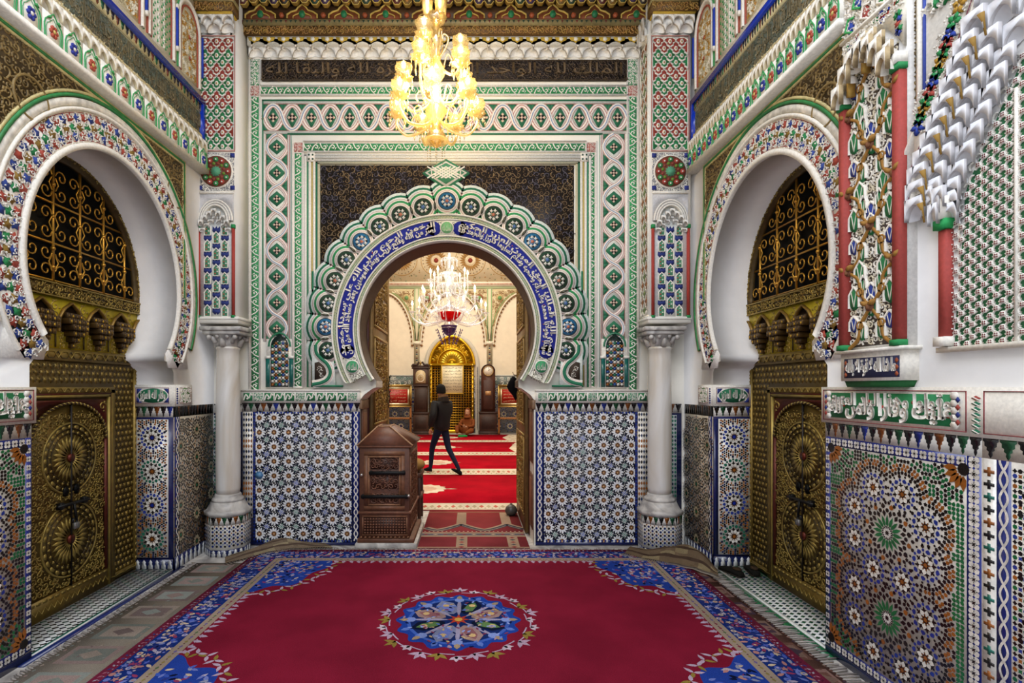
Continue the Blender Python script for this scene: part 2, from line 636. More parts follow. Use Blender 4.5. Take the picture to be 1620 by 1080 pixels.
def braid(A, x0, y0, x1, y1, pitch, w, z=.001, ground=None, c=None):
    """two white strands winding on a blue band"""
    ground = ground or L('1c2a74'); c = c or WHITE
    d = sqrt((x1 - x0) ** 2 + (y1 - y0) ** 2); n = max(1, round(d / pitch))
    ux, uy = (x1 - x0) / d, (y1 - y0) / d; nx, ny = -uy, ux
    A.poly([(x0 + nx * w / 2, y0 + ny * w / 2), (x1 + nx * w / 2, y1 + ny * w / 2), (x1 - nx * w / 2, y1 - ny * w / 2), (x0 - nx * w / 2, y0 - ny * w / 2)], ground, 0, z)
    for s in (1, -1):
        pts = []
        for i in range(n * 6 + 1):
            t = i / (n * 6) * d; o = s * w * .27 * cos(pi * i / 6)
            pts.append((x0 + ux * t + nx * o, y0 + uy * t + ny * o))
        A.stroke(pts, w * .17, c, z + .001 + s * .0004)


def lozenges(A, u0, v0, u1, v1, nx, ny, cols, ground=WHITE, z=.001, fill=.86):
    A.rect(u0, v0, u1, v1, ground, 0, z)
    w = (u1 - u0) / nx; h = (v1 - v0) / ny
    for j in range(ny):
        for i in range(nx):
            A.dia(u0 + (i + .5) * w, v0 + (j + .5) * h, w * fill, h * fill, cols[(i + j) % len(cols)] if isinstance(cols, list) else cols(i, j), z + .0006)


def filler(A, u0, v0, u1, v1, p, col, blocked, z=.0012):
    """small tiles between the rosettes: alternating squares and diamonds"""
    nx = int((u1 - u0) / p); ny = int((v1 - v0) / p)
    for j in range(ny):
        for i in range(nx):
            x = u0 + (i + .5) * (u1 - u0) / nx; y = v0 + (j + .5) * (v1 - v0) / ny
            if blocked(x, y):
                continue
            c = col(x, y, i, j)
            if (i + j) % 2:
                A.ngon(x, y, p * .50, 6, c, z, rot=(i * .7 + j * .4))
            else:
                A.star(x, y, p * .54, p * .3, 4, c, z, rot=pi / 4 * (i % 2))


def curl(turns=1.15, r=1.0, w=.2, leaf=True, c=WHITE, z0=0, z1=.01, n=11, ridge=True):
    A = M()
    pts = []
    for i in range(n + 1):
        t = i / n; a = turns * 2 * pi * t; rr = r * (1 - .82 * t)
        pts.append((rr * cos(a) - r * .05, rr * sin(a)))
    pts = [(r * 1.0, -r * .9)] + pts
    A.stroke(pts, w, c, z0, z1, ridge=ridge, taper=True)
    if leaf:
        A.poly([(r * .9, -.2 * r), (r * 1.45, -.05 * r), (r * 1.2, .35 * r)], c, z0, z1)
        A.poly([(-r * .5, -.9 * r), (-r * .95, -1.2 * r), (-r * .95, -.7 * r)], c, z0, z1)
    return A.arrays()


def scroll(A, u0, v0, u1, v1, p, inside=None, cols=(WHITE,), z0=0, z1=.008, w=.24, r=.5, seed=1, grounds=None, leaf=True, n=11, reg=False, gw=.95):
    """fields of carved spiral tendrils; grounds colours the hollows in lively patches"""
    rnd = random.Random(seed)
    mot = {}
    for c in cols:
        for k in range(3):
            mot[(c, k)] = curl((1.15, .9, 1.35)[k], 1, w / r, leaf, c, 0, 1, n=n)
    nx = max(1, int(round((u1 - u0) / p))); ny = max(1, int(round((v1 - v0) / p)))
    px = (u1 - u0) / nx; py = (v1 - v0) / ny
    for j in range(ny):
        for i in range(nx):
            x = u0 + (i + .5 + (.0 if reg else rnd.uniform(-.15, .15))) * px
            y = v0 + (j + .5 + (.0 if reg else rnd.uniform(-.15, .15))) * py
            if inside and not inside(x, y):
                continue
            if grounds:
                g = grounds(x, y, i, j, rnd)
                if g is not None:
                    q = gw * p / 2
                    A.ngon(x, y, q * 1.2, 6, g, z0 + .0008 + rnd.random() * .0006, rot=rnd.random() * 3)
            c = rnd.choice(cols)
            rot = ((i + j) % 4) * pi / 2 + (i % 2) * .6 if reg else rnd.random() * 2 * pi
            A.stamp(mot[(c, rnd.randrange(3))], x, y, z0 + .001, rot, p * r, sy=(1 if (i + j) % 2 else -1), sz=z1 - z0)


def fix_flip(A):
    return A


def vine_band(A, u0, v0, u1, v1, vertical=False, z=.004, g=None, w=None):
    """running green and white leaf border"""
    g = g or L('3c9a5e')
    A.rect(u0, v0, u1, v1, IVORY, 0, z * .5)
    e = (min(u1 - u0, v1 - v0)) * .10
    A.rect(u0 + e, v0 + e, u1 - e, v1 - e, g, z * .5, z * .6)
    Lg = (v1 - v0) if vertical else (u1 - u0); W = (u1 - u0) if vertical else (v1 - v0)
    n = max(1, round(Lg / (W * .95)))
    for i in range(n):
        t = (i + .5) * Lg / n; s = 1 if i % 2 else -1; q = W * .5
        pts = [(t - q * .9, -s * q * .8), (t - q * .5, s * q * .1), (t, s * q * .55), (t + q * .5, s * q * .2), (t + q * .3, -s * q * .3), (t - q * .1, -s * q * .15)]
        d = [(t + q * .55, -s * q * .75), (t + q * .95, -s * q * .1), (t + q * .7, -s * q * .1)]
        f = (lambda a, b: (u0 + W / 2 + b, v0 + a)) if vertical else (lambda a, b: (u0 + a, v0 + W / 2 + b))
        A.stroke([f(*p_) for p_ in pts], W * .13, IVORY, z * .6, z)
        A.poly([f(*p_) for p_ in d], IVORY, z * .6, z)
        A.dia(*f(t + q * .15, s * q * .85), W * .2, W * .2, IVORY, z * .6, z)


def ribbon_band(A, u0, u1, vc, hw, n, vertical=False, z=.006):
    """two triple-lined ribbons crossing over green hollows with little chequered lozenges"""
    Lg = u1 - u0; P = Lg / n
    f = (lambda a, b: (vc + b, a)) if vertical else (lambda a, b: (a, vc + b))

    def R(a0, b0, a1, b1, c, z0, z1):
        p0 = f(a0, b0); p1 = f(a1, b1)
        A.rect(min(p0[0], p1[0]), min(p0[1], p1[1]), max(p0[0], p1[0]), max(p0[1], p1[1]), c, z0, z1)
    R(u0, -hw, u1, hw, L('e3e3d6'), 0, .001)
    G = L('2a7452')
    for i in range(n):
        cx = u0 + (i + .5) * P
        # central green drop with chequer
        A.poly([f(cx + a * P, b * hw) for a, b in ((0, .66), (.12, .42), (.30, 0), (.12, -.42), (0, -.66), (-.12, -.42), (-.30, 0), (-.12, .42))], G, .001, .002)
        for s in (1, -1):
            A.poly([f(u0 + i * P + a * P, s * b * hw) for a, b in ((.0, .80), (.24, .80), (.09, .52), (0, .36))], G, .001, .002)
            A.poly([f(u0 + (i + 1) * P - a * P, s * b * hw) for a, b in ((.0, .80), (.24, .80), (.09, .52), (0, .36))], G, .001, .002)
        q = min(P, hw) * .14
        for a in range(-1, 2):
            for b in range(-1, 2):
                x, y = f(cx + (a - b) * q * .72, (a + b) * q * .72)
                A.dia(x, y, q * 1.4, q * 1.4, BLACK if (a + b) % 2 else L('e6c7b0'), .002, .003)
    for s in (1, -1):
        pts = []
        for i in range(n * 12 + 1):
            t = i / 12
            o = s * (cos(pi * t * 1.0 * 2 / 2 * 1)) * .74
            sg = sin(pi * t)
            o = s * (1 if sg > 0 else -1) * abs(sg) ** .7 * .74
            pts.append(f(u0 + t * P, o * hw))
        A.stroke(pts, hw * .30, L('b87068'), .002, .0045 + s * .0006)
        A.stroke(pts, hw * .25, IVORY, .002, .0055 + s * .0006)
        A.stroke(pts, hw * .05, L('6f87b8') if s > 0 else L('c77f78'), .002, .0062 + s * .0006)
    for s in (1, -1):
        R(u0, s * hw * .84, u1, s * hw, IVORY, 0, z)
        R(u0, s * hw * .80, u1, s * hw * .85, L('c98f86'), 0, z * .9)


def sebka(A, u0, v0, u1, v1, nx, ny, c1, c2, z=.006, line=IVORY, stripe=1, heart=True, edge=.14):
    """lattice of pointed lobed cells"""
    A.rect(u0, v0, u1, v1, line, 0, .001)
    P = (u1 - u0) / nx; Q = (v1 - v0) / ny
    cell = [(0, .52), (.10, .40), (.22, .36), (.20, .24), (.42, .12), (.44, -.02), (.26, -.14), (.24, -.30), (.10, -.36), (0, -.50)]
    cell = cell + [(-a, b) for a, b in cell[-2:0:-1]]
    for j in range(-1, 2 * ny + 1):
        for i in range(nx + 1):
            cx = u0 + (i + (.5 if j % 2 else 0)) * P; cy = v0 + j * Q / 2 + Q * .25
            if cx - P * .1 > u1 or cx + P * .1 < u0 or cy > v1 or cy < v0:
                continue
            c = c1 if (j // stripe) % 2 else c2
            pts = [(min(max(cx + a * P, u0), u1), min(max(cy + b * Q * .92, v0), v1)) for a, b in cell]
            A.poly([(cx + (p[0] - cx) * 1, p[1]) for p in pts], c, .001, .002)
            A.stroke([(min(max(cx + a * P * 1.12, u0), u1), min(max(cy + b * Q * 1.06, v0), v1)) for a, b in cell], P * edge, line, .001, z, closed=True)
            if heart and u0 < cx < u1:
                A.ngon(cx, cy, P * .17, 6, line, .002, .004, sy=1.3)
                A.ngon(cx, cy, P * .08, 5, L('b58a3a'), .004, .005)


def niche_row(A, u0, u1, v0, h, n, d, c=None, tip=None, z=0.0, inner=None):
    """a course of small stalactite niches: pointed hollow arches with pendant points between them"""
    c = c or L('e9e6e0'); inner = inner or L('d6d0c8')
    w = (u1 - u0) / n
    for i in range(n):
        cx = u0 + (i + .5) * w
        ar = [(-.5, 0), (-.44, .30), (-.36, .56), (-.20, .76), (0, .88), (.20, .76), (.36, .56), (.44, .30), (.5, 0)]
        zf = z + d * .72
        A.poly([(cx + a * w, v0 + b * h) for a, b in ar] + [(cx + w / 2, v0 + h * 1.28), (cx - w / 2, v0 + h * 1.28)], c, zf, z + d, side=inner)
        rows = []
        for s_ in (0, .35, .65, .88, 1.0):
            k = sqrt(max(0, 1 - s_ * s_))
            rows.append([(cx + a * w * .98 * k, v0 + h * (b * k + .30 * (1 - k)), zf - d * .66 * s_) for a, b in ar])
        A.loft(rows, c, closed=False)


def organic_fill(A, u0, v0, u1, v1, centers, p, colf, z, hole=.98):
    """small tiles laid in rings round each star, then wherever room is left"""
    cell = {}

    def free(x, y, d):
        gx, gy = int(x / p), int(y / p)
        for a in (-1, 0, 1):
            for b in (-1, 0, 1):
                for q in cell.get((gx + a, gy + b), ()):
                    if (q[0] - x) ** 2 + (q[1] - y) ** 2 < d * d:
                        return False
        return True

    def put(x, y, ang, k, d):
        if not (u0 + p * .3 < x < u1 - p * .3 and v0 + p * .3 < y < v1 - p * .3):
            return
        if any((x - c_[0]) ** 2 + (y - c_[1]) ** 2 < (c_[2] * hole + p * .35) ** 2 for c_ in centers):
            return
        if not free(x, y, d):
            return
        cell.setdefault((int(x / p), int(y / p)), []).append((x, y))
        c = colf(x, y, k)
        if k % 2:
            A.petal(x, y, -p * .58, p * .58, p * .84, ang, c, z)
        else:
            A.star(x, y, p * .56, p * .38, 5, c, z, rot=ang)
    for ring_ in range(3):
        for c_ in centers:
            r = c_[2] * hole + p * (.55 + .92 * ring_)
            n = max(8, int(2 * pi * r / (p * 1.02)) // 2 * 2)
            for k in range(n):
                a = 2 * pi * (k + .5 * (ring_ % 2)) / n
                put(c_[0] + r * cos(a), c_[1] + r * sin(a), a, ring_ + k, p * .80)
    rnd = random.Random(5)
    ny = int((v1 - v0) / (p * .5)); nx = int((u1 - u0) / (p * .5))
    for j in range(ny):
        for i in range(nx):
            put(u0 + (i + .5) * p * .5, v0 + (j + .5) * p * .5, rnd.random() * 6, i + j, p * .86)


def checker_band(A, u0, v0, u1, v1, nx, ny, c1, c2, z=.001):
    A.rect(u0, v0, u1, v1, c1, 0, z)
    w = (u1 - u0) / nx; h = (v1 - v0) / ny
    for j in range(ny):
        for i in range(nx):
            if (i + j) % 2:
                A.rect(u0 + i * w, v0 + j * h, u0 + (i + 1) * w, v0 + (j + 1) * h, c2, z, z + .0006)


def wall_panel(name, outer, holes, mat, fr, depth_back=None, parent=None, color=IVORY):
    """flat wall with openings"""
    A = M()
    polys = [[Vector((p[0], p[1], 0)) for p in outer]] + [[Vector((p[0], p[1], 0)) for p in h] for h in holes]
    flat = [p for q in polys for p in q]
    tris = tessellate_polygon(polys)
    A.v = [(p.x, p.y, 0.0) for p in flat]
    for t in tris:
        a, b, c = (flat[i] for i in t)
        if (b - a).cross(c - a).z < 0:
            t = (t[0], t[2], t[1])
        A.face(list(t), color)
    k = len(A.v)
    if depth_back:
        A.v += [(p.x, p.y, -depth_back) for p in flat]
        for t in tris:
            A.face([i + k for i in t][::-1], color)
        st = 0
        for q in polys:
            n = len(q)
            for i in range(n):
                j = (i + 1) % n
                A.face([st + i, st + j, k + st + j, k + st + i], color)
            st += n
    return A.build(name, mat, parent, fr)


def horseshoe(c, zc, R, ztip, zjamb, J, z0=0.0, up=1.1, n=56, tipback=.05):
    """outline of a keyhole opening, from bottom left over the crown to bottom right"""
    th = math.asin((zc - ztip) / R)
    pts = []
    for i in range(n + 1):
        a = pi + th - (pi + 2 * th) * i / n
        y = R * sin(a)
        pts.append((c + R * cos(a), zc + (y * up if y > 0 else y)))
    tw = R * cos(th)
    hz = ztip - zjamb
    foot = [(J, 0), (J, zjamb), (J - (J - tw) * .25, zjamb + hz * .25), (tw + tipback * .6, zjamb + hz * .55), (tw - .01, zjamb + hz * .62), (tw - .01, ztip - hz * .06)]
    lo = [(c - a, b) for a, b in foot]
    ro = [(c + a, b) for a, b in foot][::-1]
    lo[0] = (c - J, z0); ro[-1] = (c + J, z0)
    return lo + pts + ro


def ring_pts(c, zc, r, a0, a1, up=1.0, n=40):
    out = []
    for i in range(n + 1):
        a = a0 + (a1 - a0) * i / n
        y = r * sin(a)
        out.append((c + r * cos(a), zc + (y * up if y > 0 else y)))
    return out


def band_between(A, P, Q, c, z0, z1):
    """raised strip between two outlines of equal length"""
    b = len(A.v); n = len(P)
    for p, q in zip(P, Q):
        A.v.extend([(p[0], p[1], z0), (p[0], p[1], z1), (q[0], q[1], z1), (q[0], q[1], z0)])
    for i in range(n - 1):
        for k in range(3):
            A.face([b + 4 * i + k, b + 4 * i + k + 1, b + 4 * i + k + 5, b + 4 * i + k + 4], c)
    for i in (0, n - 1):
        A.face([b + 4 * i + k for k in (range(4) if i == 0 else range(3, -1, -1))], c)

# ============================================================ the court: shell
XL, XR, YB = -2.76, 2.29, 5.64
CL, CR, JW = 4.075, 4.165, 0.795          # bay centres along the side walls, half width of the openings
BC, BZC, BR = -0.255, 2.31, 0.94          # great arch: centre, springing centre height, inner radius
rev = 0.36

floor_m = M()
floor_m.rect(-6, -3, 6, 24, L('8d8478'))
fl = floor_m.build('floor', M_GREYMARBLE, None, lambda p: p)
tag(fl, kind='structure')


def left_fr(p):
    return np.stack([XL + p[:, 2], p[:, 0], p[:, 1]], 1)


def right_fr(p):
    return np.stack([XR - p[:, 2], p[:, 0], p[:, 1]], 1)


def back_fr(p):
    return np.stack([p[:, 0], YB - p[:, 2], p[:, 1]], 1)


def side_wall(name, c, fr):
    hp = horseshoe(c, 2.54, .85, 2.0, 1.84, JW)
    outer = [(-1.0, 0)] + hp + [(YB, 0), (YB, 6.4), (-1.0, 6.4)]
    o = wall_panel(name, outer, [], M_PLASTER, fr, rev, color=L('ebe8e4'))
    return tag(o, kind='structure')


wl = side_wall('wall_left', CL, left_fr)
wr = side_wall('wall_right', CR, right_fr)
hp = horseshoe(BC, BZC, BR, 1.78, 1.56, 0.935, up=1.0, n=72)
wb = tag(wall_panel('wall_back', [(-6, 0)] + hp + [(6, 0), (6, 8.6), (-6, 8.6)], [], M_PLASTER, back_fr, .37, color=L('efe9dc')), kind='structure')
ce = M(); ce.box(-2.9, 2.6, 6.4, 2.45, YB + .1, 6.6, L('5a3d1e'))
tag(ce.build('ceiling', M_WOOD), kind='structure')

MERL = [L('231f20'), L('1d5a38'), L('231f20'), L('8d4f1e'), L('231f20'), L('243a94')]
DGRD = L('d8d2c8')
ROS_A = rosette(10, (BLACK, IVORY, BLUE, BROWN, L('2a3f96'), L('19213f'), BROWN))
ROS_B = rosette(10, (BLACK, IVORY, BROWN, BROWN, L('1f6a52'), L('19213f'), BROWN))
ROS_C = rosette(8, (BLACK, IVORY, BROWN, BROWN, L('23388c'), BLACK, BLACK))
ROS_G = rosette(12, (L('2a211a'), L('b9ab8c'), L('2c6b49'), BROWN, L('3a2c20'), L('27324f'), BROWN))
GSTAR = green_star()


def flip_text(q):
    q[:, 0] *= -1
    return q


# ------------------------------------------------------------ near piers (mosaic dado, lettered frieze)
def near_pier(c, fr, wall, mirror, near=1.2):
    je = c - JW                                       # edge of the pier at the door opening
    A = M(); T = .012
    A.rect(near, 0, je, 1.475, DGRD, 0, T)
    y0, y1 = je - .955, je - .045
    a0, a1 = .11, 1.33
    z = T + .0004
    # panel of stars
    gx = (y0 + y1) / 2
    gs = [(gx, .902, .155), (gx, .437, .155)]
    ws = []
    for (x, v, r) in gs:
        for k in range(8):
            a = pi / 8 + pi / 4 * k
            q = (x + .262 * cos(a), v + .25 * sin(a))
            if all((q[0] - w[0]) ** 2 + (q[1] - w[1]) ** 2 > .003 for w in ws):
                ws.append(q)
    for (x, v, r) in gs:
        A.stamp(GSTAR, x, v, z, 0, r)
    for (x, v) in ws:
        A.stamp(ROS_C, x, v, z, .2, .104)
    fans = [(y0 + .01, a0 + .01), (y1 - .01, a0 + .01), (y0 + .01, a1 - .01), (y1 - .01, a1 - .01)]

    def blocked(x, v):
        return any((x - g[0]) ** 2 + (v - g[1]) ** 2 < .160 ** 2 for g in gs) or any((x - w[0]) ** 2 + (v - w[1]) ** 2 < .105 ** 2 for w in ws) or any((x - w[0]) ** 2 + (v - w[1]) ** 2 < .105 ** 2 for w in fans)

    def colf(x, v, i, j):
        d = min(sqrt((x - w[0]) ** 2 + (v - w[1]) ** 2) for w in ws)
        if d < .128:
            return BLACK
        if d < .155:
            return BROWN if (i + j) % 3 else BLACK
        if d < .165:
            return BLACK
        if d < .2:
            return L('1c6a3c') if (i + j) % 2 else BLACK
        return L('1c6a3c') if (i + j) % 2 else BLACK
    organic_fill(A, y0, a0, y1, a1, [(g[0], g[1], .158) for g in gs] + [(w[0], w[1], .104) for w in ws] + [(f_[0], f_[1], .10) for f_ in fans], .0215, lambda x, v, k: colf(x, v, k, 0), z + .0012)
    for (x, v) in fans:
        A.ngon(x, v, .03, 10, BLACK, z + .002)
        for k in range(16):
            a = 2 * pi * k / 16
            px_, pv = x + .1 * cos(a), v + .1 * sin(a)
            if y0 < px_ < y1 and a0 < pv < a1:
                A.petal(x, v, .03, .105, .03, a, BROWN, z + .0024)
    # borders
    flower_chain(A, y0 - .04, a0 - .05, y0 - .04, a1 + .055, .052, .07, z)
    flower_chain(A, y1 + .022, a0 - .05, y1 + .022, a1 + .055, .052, .045, z)
    flower_chain(A, y0, a1 + .028, y1, a1 + .028, .052, .055, z)
    flower_chain(A, y0, a0 - .03, y1, a0 - .03, .052, .055, z)
    # strip of coloured crosses, then the next panel
    e = y0 - .078
    A.rect(e - .062, 0, e, 1.385, L('e2ddd4'), T, z)
    for k in range(24):
        v = .04 + k * .056; q = [BLACK, L('1c6a5a'), BLACK, BROWN][k % 4]
        A.rect(e - .055, v - .007, e - .007, v + .007, q, z, z + .001)
        A.rect(e - .038, v - .020, e - .024, v + .020, q, z, z + .0012)
    braid(A, e - .095, 0, e - .095, 1.385, .08, .062, z)
    for k in range(3):
        for j in range(5):
            A.stamp(ROS_C, e - .27 - .24 * k, .15 + .26 * j, z, .2, .12)
    filler(A, near, 0.02, e - .13, 1.36, .021, colf2, lambda x, v: False, z + .0002)
    merlons(A, e, je, 1.385, 1.475, 17, MERL, z)
    merlons(A, near, e, 1.385, 1.475, 15, MERL, z)
    A.rect(near, -.0, je, .05, L('1d2550'), T, z + .001)
    # dark tile edge at the corner
    d = A.build('tile_dado', M_TILE, wall, fr, jit=.12)
    # frieze with the raised inscription
    B = M()
    B.rect(near, 1.475, je + .025, 1.70, IVORY, 0, .022)
    x0, x1 = y0 - .015, je + .005
    B.frame(x0, 1.492, x1, 1.683, .004, L('8d3a3c'), .022, .025)
    B.rect(x0 + .05, 1.512, x1 - .05, 1.665, L('1b7a44'), .022, .0235)
    for (cx, s) in ((x0 + .035, 1), (x1 - .035, -1)):
        for k in range(5):
            B.ngon(cx + s * .02, 1.522 + k * .034, .022, 6, IVORY, .0235, .030)
        for k in range(4):
            B.dia(cx, 1.535 + k * .035, .026, .03, L('27367f') if k % 2 else L('a34339'), .030, .0315)
    txt = 'عليك وقارا ولمن وقولوا وهذا البلد العتيق'
    small = 'ما شا لله ولي العزيز نعم المولى ونعم النصير'
    if mirror:
        fn = flip_text; a, b = -(x1 - .055), -(x0 + .055)
    else:
        fn = None; a, b = x0 + .055, x1 - .055
    lettering(B, 'عليك وقارا ولمن لله', a + .01, 1.510, b, 1.640, IVORY, .022, .034, fn, off=.035)
    lettering(B, 'وقولوا وهذا البلد العتيق', a, 1.565, b - .02, 1.668, IVORY, .022, .031, fn, off=.03)
    for k in range(9):
        x = x0 + .09 + k * (x1 - x0 - .18) / 8
        B.ngon(x, 1.56 + .03 * (k % 3), .010, 6, L('b23b2c'), .024, .026)
    # small upright panel beyond the corner line
    for k in range(7):
        B.dia(x0 - .045, 1.50 + k * .025, .045, .022, L('1e6f50') if k < 6 else RED, .022, .0245)
        B.stroke([(x0 - .062, 1.49 + k * .025), (x0 - .03, 1.505 + k * .025)], .005, IVORY, .0245, .027)
    B.frame(x0 - .42, 1.492, x0 - .08, 1.683, .004, L('8d3a3c'), .022, .025)
    B.build('lettered_frieze', M_STUCCO, wall, fr)


def colf2(x, v, i, j):
    return [BLACK, BROWN, BLACK, L('2a3f96'), BLACK, L('1c6a3c')][(i * 2 + j) % 6]


near_pier(CL, left_fr, wl, False, near=2.2)
near_pier(CR, right_fr, wr, True, near=1.2)


# ------------------------------------------------------------ far piers: jamb faces toward the court and long faces
def far_pier(side, c, wall):
    ye = c + JW
    x0 = XL - rev if side < 0 else XR
    fr = frame_of((x0, ye, 0), (1, 0, 0))
    A = M(); w = rev; T = .006
    A.rect(0, 0, w, 1.52, L('1c2459'), 0, T)
    A.rect(.02, .12, w - .045 if side < 0 else w, 1.40, DGRD, 0, T + .001)
    a0, a1 = (.035, w - .065) if side < 0 else (.065, w - .035)
    cx = (a0 + a1) / 2; r = (a1 - a0) / 2
    if side > 0:
        A.rect(0, .12, .045, 1.40, L('1c2459'), 0, T + .002)
    z = T + .001
    vs = [.16 + r + k * (1.20 - 2 * r) / 3 for k in range(4)]
    for k, v in enumerate(vs):
        A.stamp(ROS_A if k % 2 else ROS_B, cx, v, z, .1, r * 1.08)
    organic_fill(A, a0 - .01, .12, a1 + .01, 1.40, [(cx, q, r * 1.05) for q in vs], .0205, lambda x, v, k: [BLACK, BROWN, NAVY, BLACK, BROWN][k % 5], z + .0006)
    merlons(A, 0, w, 1.42, 1.52, 6, MERL, T + .001)
    feet(A, 0, w, 0.0, .10, 6, T + .001)
    A.build('jamb_mosaic', M_TILE, wall, fr, jit=.15)
    # inscription cartouche above
    B = M()
    B.rect(-.01, 1.52, w + (.02 if side < 0 else 0), 1.72, IVORY, 0, .02)
    B.frame(.02, 1.545, w - .03, 1.695, .004, L('8d5a62'), .02, .023)
    B.ngon(w / 2, 1.62, .135, 20, L('1b6f4a'), .02, .0215, sy=.5)
    for sx in (-1, 1):
        for sy in (-1, 1):
            B.poly([(w / 2 + sx * .15, 1.62 + sy * .065), (w / 2 + sx * .10, 1.62 + sy * .065), (w / 2 + sx * .15, 1.62 + sy * .01)], L('27367f'), .02, .022)
    lettering(B, 'وقار لله العزيز', w / 2 - .12, 1.565, w / 2 + .12, 1.675, IVORY, .02, .028, off=.03)
    B.build('lettered_cartouche', M_STUCCO, wall, fr)
    # long face beyond the opening
    fr2 = left_fr if side < 0 else right_fr
    C = M(); y1 = 5.60
    C.rect(ye, 0, y1, 1.52, L('b9ab94'), 0, .008)
    b0, b1 = ye + .085, y1 - .03
    C.rect(ye, 0, ye + .012, 1.42, L('1c2459'), .008, .0095)
    braid(C, ye + .048, .05, ye + .048, 1.42, .075, .068, .0095)
    n = 0
    mid = (b0 + b1) / 2
    pts = []
    for k in range(5):
        v = .16 + .28 * k
        for q in ((mid, v), ) + (((b0 + .02, v + .14), (b1 - .02, v + .14)) if k < 4 else ()):
            pts.append(q)
            C.stamp(ROS_G, q[0], q[1], .0095, .3, .135)
    organic_fill(C, b0, .12, b1, 1.40, [(q[0], q[1], .135) for q in pts], .023, lambda x, v, k: L('2a211a') if k % 3 else L('6b5234'), .0105)
    merlons(C, ye, y1, 1.42, 1.52, 13, [L('1d1a1a'), L('5c3a1c'), L('1d1a1a')], .008)
    feet(C, ye, y1, 0.0, .12, 9, .011)
    C.build('tile_dado', M_TILE, wall, fr2, jit=.15)
    D = M()
    D.rect(ye, 1.52, ye + .30, 1.72, IVORY, 0, .012)
    D.frame(ye + .08, 1.545, ye + .28, 1.695, .004, L('a77a6a'), .012, .015)
    D.ngon(ye + .18, 1.62, .075, 16, L('5c8a4a'), .012, .0145)
    scroll(D, ye + .09, 1.55, ye + .27, 1.69, .045, cols=(IVORY,), z0=.013, z1=.02, w=.25)
    for k in range(7):
        D.dia(ye + .04, 1.55 + k * .022, .035, .018, L('27367f'), .012, .0145)
    D.build('carved_corner_block', M_STUCCO, wall, fr2)


far_pier(-1, CL, wl)
far_pier(1, CR, wr)


